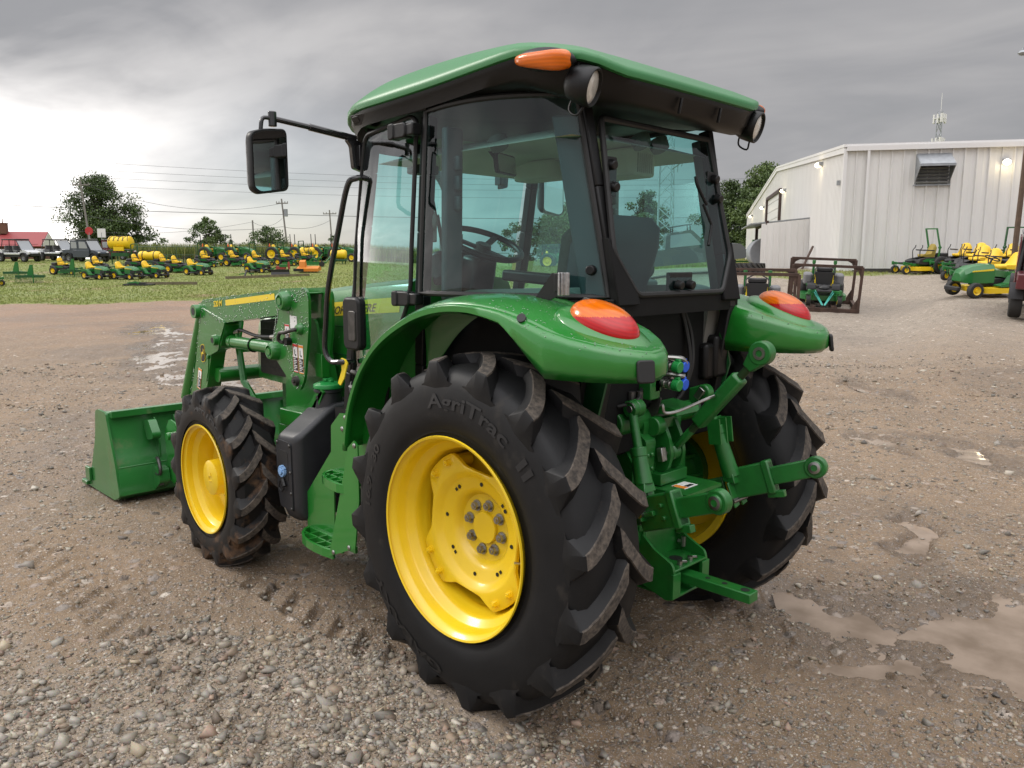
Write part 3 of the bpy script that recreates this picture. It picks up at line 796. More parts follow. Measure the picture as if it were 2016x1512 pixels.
        part(e, 'deer_badge', [DECAL, INK], boom, smooth=0)
    def sticker(name, o, w, h, top, parent, u=(-1, 0, 0), vv=(0, 0, 1)):
        u, vv = Vector(u).normalized(), Vector(vv).normalized(); o = Vector(o); e = MB()
        nn = Vector((0, 0.0006*s, 0))
        def q(a, b, c_, d, k, mi): e.add([o+u*a*w+vv*b*h+nn*k, o+u*c_*w+vv*b*h+nn*k, o+u*c_*w+vv*d*h+nn*k, o+u*a*w+vv*d*h+nn*k], [(0, 1, 2, 3)], mi)
        q(0, 0, 1, 1, 1, 0)
        if top:
            q(0.05, 0.90, 0.95, 0.985, 2, 1); q(0.06, 0.06, 0.94, 0.52, 2, 2); q(0.06, 0.53, 0.94, 0.885, 2, 0)
            for i in range(7): q(0.12, 0.10+i*0.06, 0.80 if i % 3 else 0.55, 0.125+i*0.06, 3, 0)
            q(0.3, 0.62, 0.42, 0.80, 3, 2); q(0.42, 0.58, 0.7, 0.64, 3, 2)
            q(0.0, 0.0, 0.05, 1.0, 2, 1); q(0.95, 0.0, 1.0, 1.0, 2, 1); q(0, 0, 1, 0.03, 2, 1)
        part(e, name, [WHITE, top or WHITE, INK], parent, smooth=0)
    if s > 0:
        sticker('warning_label', (1.716, 0.6222, 1.160), 0.052, 0.16, REDST, ms, u=(-1, 0, -0.04))
        sticker('warning_label', (1.655, 0.6222, 1.157), 0.052, 0.16, ORST, ms, u=(-1, 0, -0.04))
        sticker('warning_label', (1.797, 0.6222, 1.310), 0.05, 0.115, REDST, ms, u=(-1, 0, -0.02))
        sticker('serial_plate', (1.735, 0.6222, 1.405), 0.075, 0.072, None, ms, u=(-1, 0, -0.05))
        sticker('warning_label', (3.105, 0.5995, 0.915), 0.055, 0.15, ORST, boom, u=(-0.95, 0, -0.2), vv=(-0.30, 0, 0.95))
    # lift cylinder
    c = MB(); c.cyl((1.93, Y(0.547), 1.262), (2.62, Y(0.547), 1.262), 0.039, n=24); c.cyl((2.60, Y(0.547), 1.262), (2.64, Y(0.547), 1.262), 0.043, n=24)
    c.cyl((2.56, Y(0.547), 1.30), (2.56, Y(0.547), 1.325), 0.012, n=10)
    cyl = part(c, 'lift_cylinder', GREENL)
    r = MB(); r.cyl((2.63, Y(0.547), 1.262), (2.74, Y(0.547), 1.265), 0.021, n=18)
    part(r, 'piston_rod', STEEL, cyl)
    h = MB(); h.tube([(2.56, Y(0.55), 1.325), (2.5, Y(0.55), 1.345), (2.3, Y(0.55), 1.322), (2.12, Y(0.55), 1.325), (2.0, Y(0.545), 1.335)], 0.011, sub=5, n=8)
    h.tube([(2.33, Y(0.547+0.043*math.cos(a)), 1.262+0.043*math.sin(a)) for a in [2*pi*i/16 for i in range(16)]], 0.005, closed=True, n=6)
    part(h, 'hydraulic_hose', BLACK, cyl)
    h = MB(); h.cyl((2.58, Y(0.55), 1.325), (2.52, Y(0.55), 1.338), 0.014, n=8); h.cyl((2.10, Y(0.55), 1.326), (2.02, Y(0.545), 1.333), 0.014, n=8)
    part(h, 'hose_fitting', STEEL, cyl)
    # bucket cylinder in front of the drop leg
    c = MB(); c.cyl((3.06, Y(0.545), 1.42), (3.42, Y(0.545), 0.80), 0.045, n=22)
    bc = part(c, 'bucket_cylinder', GREENL)
    r = MB(); r.cyl((3.41, Y(0.545), 0.815), (3.62, Y(0.545), 0.46), 0.022, n=16)
    part(r, 'piston_rod', STEEL, bc)
    # bucket carrier link
    k = MB()
    k.prism(rpoly([(3.50, 0.60), (3.62, 0.62), (3.72, 0.50), (3.70, 0.16), (3.60, 0.12), (3.44, 0.24), (3.40, 0.32)], 0.03), 'y', Y(0.60), Y(0.612)); k.prism(rpoly([(3.50, 0.60), (3.62, 0.62), (3.72, 0.50), (3.70, 0.16), (3.60, 0.12), (3.44, 0.24), (3.40, 0.32)], 0.03), 'y', Y(0.48), Y(0.492))
    k.cyl((3.56, Y(0.46), 0.50), (3.56, Y(0.66), 0.50), 0.028, n=16); k.cyl((3.42, Y(0.46), 0.30), (3.42, Y(0.65), 0.30), 0.03, n=16)
    part(k, 'bucket_carrier', GREENL, boom, bevel=0.003)
for s in (1, -1): loader_side(s)

def loader_cross():
    m = MB(); m.cyl((2.86, -0.56, 1.02), (2.86, 0.56, 1.02), 0.05, n=18)
    part(m, 'cross_tube', GREENL)
    # brush guard bars in front of the hood
    g = MB()
    for s in (1, -1):
        g.tube([(2.60, s*0.44, 0.70), (2.56, s*0.44, 0.86), (2.72, s*0.44, 0.98), (2.78, s*0.44, 1.25), (2.76, s*0.40, 1.50)], 0.024, n=8)
    g.bar((2.78, -0.43, 1.18), (2.78, 0.43, 1.18), 0.012, 0.02)
    part(g, 'brush_guard', GREENL)
    # bucket: 3.75 .. 4.6 along x, open to the front
    prof = [(4.62, 0.012), (3.84, 0.012), (3.752, 0.06), (3.765, 0.20), (3.835, 0.33), (3.90, 0.46), (3.915, 0.60), (3.925, 0.665), (4.02, 0.665)]
    inner = [(4.0, 0.650), (3.945, 0.648), (3.93, 0.595), (3.915, 0.455), (3.85, 0.325), (3.782, 0.195), (3.772, 0.07), (3.845, 0.026), (4.62, 0.024)]
    b = MB(); b.prism(prof + inner, 'y', -0.94, 0.94)
    bk = part(b, 'bucket', GREENB, bevel=0.003)
    side = rpoly([(4.50, 0.012), (4.12, -0.0+0.012), (3.86, 0.012), (3.748, 0.058), (3.80, 0.30), (3.905, 0.58), (3.93, 0.668), (4.10, 0.675), (4.16, 0.655), (4.20, 0.45), (4.36, 0.16), (4.50, 0.04)], [0, 0, .02, .02, 0, .05, .02, .02, .02, .1, .1, 0])
    for s in (1, -1):
        p = MB(); p.prism(side, 'y', s*0.94, s*0.956)
        part(p, 'side_plate', GREENB, bk, bevel=0.003)
        q = MB(); q.box((4.40, s*0.967, 0.12), (0.10, 0.02, 0.11)); q.box((4.49, s*0.965, 0.035), (0.12, 0.03, 0.03), (0, 0.0, 0.0))
        part(q, 'wear_shoe', GREENB, bk, bevel=0.004)
    w = MB(); w.bar((3.805, -0.935, 0.262), (3.805, 0.935, 0.262), 0.02, 0.012); w.box((3.90, 0, 0.655), (0.05, 1.86, 0.05))
    for s in (1, -1):
        w.prism([(3.915, 0.60), (3.875, 0.60), (3.79, 0.40), (3.80, 0.30), (3.835, 0.32), (3.90, 0.46)], 'y', s*0.62, s*0.63)
        w.prism([(3.915, 0.60), (3.875, 0.60), (3.79, 0.40), (3.80, 0.30), (3.835, 0.32), (3.90, 0.46)], 'y', s*0.47, s*0.48)
        w.prism(rpoly([(3.915, 0.58), (3.80, 0.60), (3.72, 0.50), (3.73, 0.46), (3.84, 0.44)], 0.02), 'y', s*0.64, s*0.70)
        w.prism(rpoly([(3.78, 0.25), (3.66, 0.24), (3.64, 0.14), (3.76, 0.06)], 0.02), 'y', s*0.62, s*0.70)
    part(w, 'stiffener', GREENB, bk, bevel=0.003)
    l = MB(); l.tube([(3.78, 0.66, 0.30), (3.70, 0.68, 0.31), (3.64, 0.69, 0.25), (3.66, 0.69, 0.20), (3.72, 0.69, 0.20)], 0.013, sub=4)
    l.box((3.68, 0.68, 0.16), (0.05, 0.03, 0.09))
    part(l, 'carrier_latch', DSTEEL, bk)
    v = MB(); v.bar((4.58, -0.945, 0.02), (4.58, 0.945, 0.02), 0.16, 0.016)
    part(v, 'cutting_edge', DSTEEL, bk)
loader_cross()
# ---------------------------------------------------------------- cab
def A_(z): return (lerp_tab([(0.95, 1.255), (1.07, 1.243), (1.81, 1.075), (2.38, 0.965)], z), lerp_tab([(0.95, 0.56), (1.6, 0.575), (2.38, 0.56)], z))
def B_(z): return (lerp_tab([(0.95, 0.60), (1.62, 0.540), (2.41, 0.505)], z), lerp_tab([(0.95, 0.60), (1.62, 0.632), (2.41, 0.605)], z))
def C_(z): return (-0.405 + 0.150*(z-1.62)/0.72, 0.415 + 0.02*(z-1.62)/0.72)

def quarter_pt(u, z, s, off=0):
    b, c = Vector(B_(z)), Vector(C_(z))
    p = b.lerp(c, u); n = Vector((b.y-c.y, 0)); d = (c-b).normalized(); n = Vector((-d.y, d.x))
    if n.y < 0: n = -n
    p = p + n*(0.080*math.sin(pi*u)**0.7 + off)
    return Vector((p.x, s*p.y, z))

def pane(grid_fn, nu, nv, thick=0.0):
    m = MB(); m.grid([[grid_fn(i/nu, j/nv) for j in range(nv+1)] for i in range(nu+1)]); return m

def cab_side(s):
    # pillars
    p = MB()
    pts = [Vector((A_(z)[0], s*A_(z)[1], z)) for z in (0.96, 1.2, 1.45, 1.7, 1.95, 2.2, 2.40)]
    for a, b in zip(pts, pts[1:]): p.bar(a, b, 0.052, 0.050, (1, 0, 0))
    part(p, 'front_pillar', BLACK, CAB, bevel=0.006)
    p = MB(); zs = (1.0, 1.3, 1.62, 1.9, 2.15, 2.40)
    pts = [Vector((B_(z)[0]+0.022, s*(B_(z)[1]-0.034), z)) for z in zs]
    for a, b in zip(pts, pts[1:]): p.bar(a, b, 0.050, 0.060, (1, 0, 0))
    part(p, 'door_pillar', BLACK, CAB, bevel=0.006)
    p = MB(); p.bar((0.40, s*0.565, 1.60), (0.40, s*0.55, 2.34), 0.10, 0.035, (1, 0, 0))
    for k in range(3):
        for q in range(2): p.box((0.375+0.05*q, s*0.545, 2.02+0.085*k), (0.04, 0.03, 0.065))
    part(p, 'pillar_trim', SEATM if s > 0 else GREY, CAB, bevel=0.01)  # same trim both sides; the left one's shade is put into its darker colour
    p = MB(); zs = (1.56, 1.8, 2.05, 2.36)
    pts = [Vector((C_(z)[0]+0.012, s*(C_(z)[1]-0.0), z)) for z in zs]
    for a, b in zip(pts, pts[1:]): p.bar(a, b, 0.050, 0.052, (1, 0, 0))
    p.bar((-0.30, s*0.44, 1.0), (-0.405, s*0.415, 1.58), 0.05, 0.05, (1, 0, 0))
    part(p, 'rear_pillar', BLACK, CAB, bevel=0.006)
    p = MB(); zs = (1.62, 1.85, 2.1, 2.33)
    pts = [Vector((C_(z)[0]+0.10, s*(C_(z)[1]-0.005+0.035), z)) for z in zs]
    p.loft([[q + Vector((dx, s*dyy, 0)) for dx, dyy in ((-0.075, -0.020), (-0.02, 0.018), (0.025, 0.038), (0.025, 0.015), (-0.02, -0.01), (-0.075, -0.045))] for q in pts])
    if s < 0: p.f = [f[::-1] for f in p.f]
    part(p, 'pillar_cover', SEATM, CAB, bevel=0.01)
    # rear quarter glass, bowed outwards, with its black seal
    zb, zt = 1.632, 2.372
    def qz(u, v): 
        b = zb + 0.020*math.sin(pi*u)*0; t = zt + 0.034 + 0.06*u*(1-u) - 0.012*u
        return b + (t-b)*v
    g = pane(lambda u, v: quarter_pt(0.02+0.96*u, qz(u, v), s, 0.012), 14, 6)
    gl = part(g, 'quarter_glass', GLASS, CAB, smooth=60)
    e = MB(); loop = [(u/14, 0) for u in range(15)] + [(1, v/6) for v in range(1, 7)] + [(1-u/14, 1) for u in range(1, 15)] + [(0, 1-v/6) for v in range(1, 6)]
    e.tube([quarter_pt(0.02+0.96*u, qz(u, v), s, 0.012) for u, v in loop], 0.0125, n=8, closed=True)
    part(e, 'glass_seal', SEAL, gl)
    k = MB()
    for u, z in ((0.93, 1.735),) + (((0.93, 2.29),) if s < 0 else ()):
        q = quarter_pt(u, z, s, 0.012); d = Vector((-0.35, s*0.9, 0)).normalized(); k.cyl(q, q+d*0.03, 0.021, 0.018, n=16); k.cyl(q-d*0.02, q, 0.012, n=10)
    part(k, 'glass_knob', BLACK, gl, bevel=0.003)
    # door: full-height glass from the front pillar to the door pillar
    door_edge = [(1.235, 0.99), (1.155, 1.35), (1.075, 1.81), (0.985, 2.33), (0.955, 2.365), (0.60, 2.405), (0.565, 2.38), (0.585, 1.75), (0.60, 1.60), (0.74, 1.36), (0.84, 1.02), (0.90, 0.97), (1.20, 0.965)]
    def dy(x, z):
        t = (x-0.57)/(1.20-0.57); t = max(0, min(1, t))
        return s*(0.628 + 0.045*math.sin(pi*(t*0.85+0.1)) - 0.055*t - 0.03*max(0, (z-1.9))/0.5 - 0.02*max(0, 1.5-z)/0.5)
    ring = rpoly(door_edge, [.02, 0, 0, .03, .03, .04, .03, .1, .1, .1, .04, .04, .02], 4)
    # triangulated-free grid pane: rows in z between the left and right edges
    def xs_at(z):
        xs = []
        n = len(ring)
        for i in range(n):
            (x0, z0), (x1, z1) = ring[i], ring[(i+1) % n]
            if (z0-z)*(z1-z) <= 0 and z0 != z1: xs.append(x0 + (x1-x0)*(z-z0)/(z1-z0))
        return (min(xs), max(xs)) if xs else (0.9, 0.9)
    zmin, zmax = min(p[1] for p in ring)+0.001, max(p[1] for p in ring)-0.001
    G = []
    for j in range(31):
        z = zmin + (zmax-zmin)*j/30; a, b = xs_at(z)
        G.append([(a+(b-a)*i/10, dy(a+(b-a)*i/10, z), z) for i in range(11)])
    d = MB(); d.grid(G)
    dr = part(d, 'door', GLASSD, CAB, smooth=60)
    e = MB(); e.tube([(x, dy(x, z), z) for x, z in ring], 0.0105, n=8, closed=True)
    part(e, 'door_seal', SEAL, dr)
    h = MB()
    h.rbox((1.07, s*(abs(dy(1.07, 1.47))+0.022), 1.465), (0.145, 0.05, 0.265), 0.035, n=5, ax=1)
    part(h, 'door_handle', BLACK, dr, bevel=0.012)
    h = MB(); h.rbox((1.055, s*(abs(dy(1.07, 1.47))+0.048), 1.455), (0.06, 0.008, 0.15), 0.012, ax=1)
    part(h, 'latch_button', DSTEEL, dr, bevel=0.004)
    for z in (1.605, 2.335):
        h = MB(); h.rbox((0.60, s*0.672, z), (0.11, 0.05, 0.065), 0.02, n=4, ax=1); h.box((0.53, s*0.665, z), (0.06, 0.05, 0.05)); h.rbox((0.645, s*0.676, z), (0.045, 0.052, 0.07), 0.015, ax=1)
        part(h, 'door_hinge', BLACK, dr, bevel=0.006)
    # handrail beside the door
    if s > 0:
        h = MB(); h.tube([(0.975, 0.60, 2.17), (0.995, 0.655, 2.165), (1.045, 0.67, 2.13), (1.132, 0.67, 1.93), (1.243, 0.67, 1.65), (1.282, 0.67, 1.45), (1.298, 0.67, 1.32), (1.25, 0.665, 1.262), (1.165, 0.655, 1.265), (1.14, 0.60, 1.265)], 0.0145, sub=4, n=10)
        part(h, 'grab_rail', BLACKG, CAB)
    # exterior mirror
    m = MB()
    m.tube([(1.05, s*1.045, 2.40), (1.04, s*0.85, 2.381)], 0.0125, n=10); m.tube([(1.04, s*0.87, 2.383), (1.035, s*0.62, 2.356)], 0.0165, n=10)
    m.prism(rpoly([(0.585, 2.20), (0.585, 2.335), (0.66, 2.36), (0.68, 2.345), (0.655, 2.32), (0.645, 2.215)], 0.012), 'x', 1.02, 1.045) if s > 0 else m.prism(rpoly([(-0.585, 2.20), (-0.585, 2.335), (-0.66, 2.36), (-0.68, 2.345), (-0.655, 2.32), (-0.645, 2.215)], 0.012), 'x', 1.02, 1.045)
    m.box((1.03, s*0.595, 2.275), (0.05, 0.05, 0.10)); m.cyl((1.05, s*1.045, 2.365), (1.05, s*1.045, 2.43), 0.019, n=12)
    m.tube([(1.05, s*1.05, 2.40), (1.055, s*1.09, 2.395), (1.055, s*1.102, 2.34)], 0.010, sub=4)
    arm = part(m, 'mirror_arm', BLACKG, CAB, bevel=0.004)
    if s < 0: arm.location = (0.16, 0.10, 0.0)
    h = MB()
    c = Vector((1.055, s*1.072, 2.215)); rz = s*R_(4)
    M = Matrix.Translation(c) @ Matrix.Rotation(rz, 4, 'Z')
    sh = rpoly([(-0.092, -0.125), (0.060, -0.150), (0.092, -0.13), (0.092, 0.115), (0.03, 0.135), (-0.092, 0.148)], 0.028, 5)
    if s < 0: sh = [(-y, z) for y, z in sh]
    b1 = MB(); b1.loft([[(x, y*k, z*k) for y, z in sh] for x, k in ((-0.018, 0.97), (-0.012, 1.0), (0.02, 1.0), (0.05, 0.85), (0.06, 0.6))])
    if s < 0: b1.f = [f[::-1] for f in b1.f]
    mh = part(b1.moved(M), 'mirror_housing', BLACK, arm, smooth=50)
    b2 = MB(); ring2 = [(-0.0195, y*0.90, z*0.92) for y, z in sh]; b2.add(ring2, [tuple(range(len(ring2)))])
    part(b2.moved(M), 'mirror_pane', MIRROR, mh, smooth=0)
cabm = MB()
cabm.prism([(0.42, 0.98), (0.42, 1.60), (0.36, 1.62), (-0.36, 1.62), (-0.42, 1.60), (-0.42, 0.98)], 'x', -0.33, -0.28)
cabm.box2((-0.30, -0.55, 0.96), (1.25, 0.55, 1.0))
cabm.prism([(0.46, 1.555), (0.46, 1.625), (-0.46, 1.625), (-0.46, 1.555)], 'x', -0.425, -0.385)
for s in (1, -1):
    cabm.prism([(-0.28, 1.0), (-0.38, 1.62), (0.50, 1.62), (0.62, 1.0)], 'y', s*0.50, s*0.53)
CAB = cabm.build('cab', CABBLK, T, bevel=0.005)
for s in (1, -1): cab_side(s)

def rear_window():
    def wp(y, z): return Vector((-0.425 + 0.150*(z-1.62)/0.72 - 0.006, y, z))
    edge = rpoly([(0.385, 2.315), (-0.385, 2.315), (-0.425, 1.80), (-0.315, 1.638), (0.315, 1.638), (0.425, 1.80)], [.02, .02, .03, .03, .03, .03], 4)
    m = MB(); m.add([wp(y, z) for y, z in edge], [tuple(range(len(edge)))])
    g = part(m, 'rear_window', GLASS, CAB, smooth=0)
    e = MB(); e.tube([wp(y, z) for y, z in edge], 0.013, n=8, closed=True)
    part(e, 'window_seal', SEAL, g)
    k = MB()
    for y, z in ((0.372, 2.14), (0.378, 2.055), (-0.372, 2.14), (-0.378, 2.055), (0.033, 1.675), (-0.052, 1.675)):
        q = wp(y, z); k.cyl(q, q+Vector((-0.03, 0, -0.006)), 0.021, 0.018, n=16)
    for y in (0.375, -0.375): k.box(wp(y-0.012*(1 if y > 0 else -1), 2.095)+Vector((0.012, 0, 0)), (0.012, 0.07, 0.15))
    k.box(wp(-0.01, 1.665)+Vector((0.018, 0, 0.02)), (0.02, 0.17, 0.08))
    part(k, 'window_latch', BLACK, g, bevel=0.004)
    f = MB()
    for s in (1, -1):
        tri = [(0.452, 1.86), (0.452, 1.60), (0.315, 1.60), (0.318, 1.640), (0.428, 1.802)]
        f.loft([[wp(s*y, z)+Vector((o, 0, 0)) for y, z in tri] for o in (-0.010, 0.028)])
    part(f, 'window_frame', CABBLK, CAB, bevel=0.005)
    w = MB(); w.tube([wp(-0.24, 2.02)+Vector((-0.015, 0, 0)), wp(-0.275, 1.93)+Vector((-0.02, 0, 0)), wp(-0.225, 1.84)+Vector((-0.02, 0, 0))], 0.007)
    w.tube([wp(-0.29, 2.02), wp(-0.24, 2.10), wp(-0.235, 2.14)], 0.008, sub=3)
    part(w, 'rear_wiper', BLACK, g)
    ws = MB()
    G = []
    for i in range(11):
        y = -0.53+1.06*i/10
        G.append([(A_(z)[0]+0.03+0.07*math.cos(y/0.56*pi/2), y, z) for z in (1.0, 1.35, 1.7, 2.05, 2.37)])
    ws.grid(G); part(ws, 'windshield', GLASS, CAB, smooth=60)
    wi = MB(); wi.tube([(1.20, -0.16, 1.62), (1.10, 0.03, 1.86), (1.055, 0.10, 2.02)], 0.008); wi.tube([(1.13, 0.0, 1.80), (1.055, 0.13, 2.10)], 0.006)
    part(wi, 'front_wiper', BLACK, CAB)
rear_window()

def roof():
    # plan outline: rounded rectangle, front edge bowed
    n = 96; out = []
    x0, x1, hw, r = -0.475, 1.215, 0.69, 0.16
    for i in range(n):
        a = 2*pi*i/n
        c, s_ = math.cos(a), math.sin(a)
        k = 6.0
        q = (abs(c)**k + abs(s_)**k)**(-1/k)
        x = (x0+x1)/2 + (x1-x0)/2*c*q; y = hw*s_*q
        if x > 0.6: y *= 1 - 0.02*((x-0.6)/0.53)**2
        out.append((x, y))
    SIDE = [(p.x, p.y) for p in smooth_path([Vector(q) for q in ((-0.48, 2.478), (-0.386, 2.50), (-0.25, 2.535), (-0.12, 2.545), (0.085, 2.532), (0.4, 2.512), (0.725, 2.499), (1.0, 2.494), (1.2, 2.478))], 6)]
    def edge_z(x, y):
        side = lerp_tab(SIDE, x)
        if x < -0.12:
            t = max(0, min(1, (0.62-abs(y))/0.17)); t = t*t*(3-2*t)
            back = max(0, min(1, (-0.12-x)/0.22))
            side -= 0.024*t*back + 0.02*back*max(0, (abs(y)-0.62)/0.07)
        if x > 0.95: side -= 0.03*((x-0.95)/0.18)**2
        return side
    def top_z(x, y):
        t = 2.650 - 0.075*(abs(x-0.42)/0.72)**2.2
        return t
    rings = []
    cx, cy = 0.36, 0.0
    for k, f, dz in ((0.985, 0, -0.030), (1.0, 0, -0.026), (1.004, 0, -0.012), (1.001, 0.02, 0.0), (0.988, 0.09, 0.004), (0.965, 0.22, 0.004), (0.93, 0.42, 0.002), (0.88, 0.63, 0), (0.80, 0.80, 0), (0.66, 0.92, 0), (0.45, 0.98, 0), (0.2, 1.0, 0), (0.02, 1.0, 0)):
        L = []
        for x, y in out:
            X, Y = cx+(x-cx)*k, y*k
            ze = edge_z(x, y)
            L.append((X, Y, ze + (top_z(X, Y)-ze)*f + dz))
        rings.append(L)
    m = MB(); m.loft(rings, 0, True)
    rf = part(m, 'roof', GREENR, CAB, smooth=55)
    u = MB(); rings = []
    for k, drop, zf in ((0.975, -0.012, None), (0.985, -0.032, None), (0.972, -0.050, None), (0.955, -0.095, None), (0.93, None, 2.345), (0.885, None, 2.335), (0.80, None, 2.330), (0.02, None, 2.330)):
        L = []
        for x, y in out:
            X, Y = cx+(x-cx)*k, y*k
            L.append((X, Y, edge_z(x, y)+drop if zf is None else min(zf, 2.345) + 0.092*max(0, min(1, (X+0.36)/0.26)) - 0.02*max(0, (X-0.7)/0.4)))
        rings.append(L)
    u.loft(rings[::-1], 0, True)
    uf = part(u, 'roof_underside', BLACKF, rf, smooth=55)
    # fascia details: rear ribs, service cover on the left side
    d = MB()
    for y in (0.10, -0.19): d.bar((-0.462, y, 2.405), (-0.452, y+0.004, 2.345), 0.010, 0.012)
    d.box((0.74, 0.645, 2.435), (0.55, 0.012, 0.05), (R_(-28), 0, 0)); d.box((0.98, 0.648, 2.437), (0.05, 0.014, 0.03), (R_(-28), 0, 0)); d.box((0.52, 0.648, 2.437), (0.05, 0.014, 0.03), (R_(-28), 0, 0))
    part(d, 'fascia_trim', BLACK, uf, bevel=0.003)
    for s in (1, -1):
        c = Vector((-0.262, s*0.672, 2.484)); ax = Vector((0.97, 0, 0.16)).normalized(); up = Vector((-0.16, s*0.25, 0.97)).normalized(); ay = up.cross(ax).normalized()
        bz = MB(); bz.ell(c-ay*s*0.0, (0.142, 0.030, 0.042), 28, 14, (ax, ay, up)); bzl = part(bz, 'lamp_bezel', BLACK, uf, smooth=60)
        l = MB()
        ring = []
        for i in range(40):
            a = 2*pi*i/40; q = (abs(math.cos(a))**3.6+abs(math.sin(a))**3.6)**(-1/3.6)
            hh = 0.031 - 0.011*math.cos(a)
            ring.append((0.130*math.cos(a)*q, hh*math.sin(a)*q))
        yo = Vector((0, s, 0)); 
        outw = (ay if ay.y*s > 0 else -ay)
        rr = [[c + ax*p[0]*k + up*p[1]*k + outw*o for p in ring] for k, o in ((1.0, 0.006), (1.0, 0.026), (0.94, 0.036), (0.7, 0.043), (0.3, 0.046), (0.02, 0.046))]
        l.loft(rr)
        part(l, 'turn_signal', AMBER, bzl, smooth=50)
        # work lights
        wc = Vector((-0.385, s*0.592, 2.388)); d = Vector((-0.90, -0.32 if s > 0 else -0.20, -0.30)).normalized(); a, b, _ = frame(d)
        w = MB()
        prof = [(0.012, -0.075), (0.034, -0.072), (0.055, -0.058), (0.066, -0.030), (0.069, 0.0), (0.070, 0.032), (0.065, 0.036), (0.060, 0.034), (0.059, 0.018)]
        rg = [[wc + d*t + (a*math.cos(2*pi*i/32)+b*math.sin(2*pi*i/32))*r for i in range(32)] for r, t in prof]
        w.loft(rg, 0, False)
        wl = part(w, 'work_light', BLACK, uf, smooth=60)
        w = MB(); rg = [[wc + d*t + (a*math.cos(2*pi*i/32)+b*math.sin(2*pi*i/32))*r for i in range(32)] for r, t in ((0.060, 0.022), (0.042, 0.028), (0.02, 0.029), (0.001, 0.029))]
        w.loft(rg, 0, False); part(w, 'lens', LENSW, wl, smooth=60)
        w = MB(); w.box(wc+Vector((0.045, 0, 0.07)), (0.05, 0.035, 0.06)); w.cyl(wc+Vector((0.03, s*0.03, 0.085)), wc+Vector((0.03, s*0.045, 0.085)), 0.013, n=10)
        w.tube([wc+Vector((0.06, 0, -0.03)), wc+Vector((0.07, s*0.01, -0.075)), wc+Vector((0.03, s*0.015, -0.10)), wc+Vector((0.01, 0, -0.07))], 0.0045, sub=4)
        part(w, 'light_bracket', BLACK, wl, bevel=0.003)
        b_ = MB(); b_.ell(wc+Vector((0.03, s*0.048, 0.085)), (0.011, 0.006, 0.011), 10, 6); part(b_, 'bracket_bolt', STEEL, wl)
        # front corner marker
    h = MB()
    G = []
    for i in range(13):
        y = -0.52+1.04*i/12
        row = []
        for j in range(11):
            x = -0.26+1.26*j/10
            e = max(abs(y)/0.52, abs(x-0.37)/0.63)
            row.append((x, y, 2.318-0.075*max(0, e-0.62)/0.38))
        G.append(row)
    h.grid(G)
    h.rbox((0.25, -0.36, 2.245), (0.42, 0.20, 0.13), 0.04, n=4); h.rbox((0.75, -0.38, 2.26), (0.3, 0.16, 0.1), 0.04, n=4)
    hl = part(h, 'headliner', HEAD, CAB, bevel=0.012)
    v = MB()
    for x, y in ((-0.17, -0.02), (-0.16, -0.17), (0.3, 0.38)):
        v.cyl((x, y, 2.30), (x-0.02, y, 2.262), 0.045, 0.04, n=20)
    for k in range(8): v.box((0.09, -0.30-0.016*k, 2.24), (0.10, 0.006, 0.09))
    part(v, 'air_vent', GREY, hl)
roof()

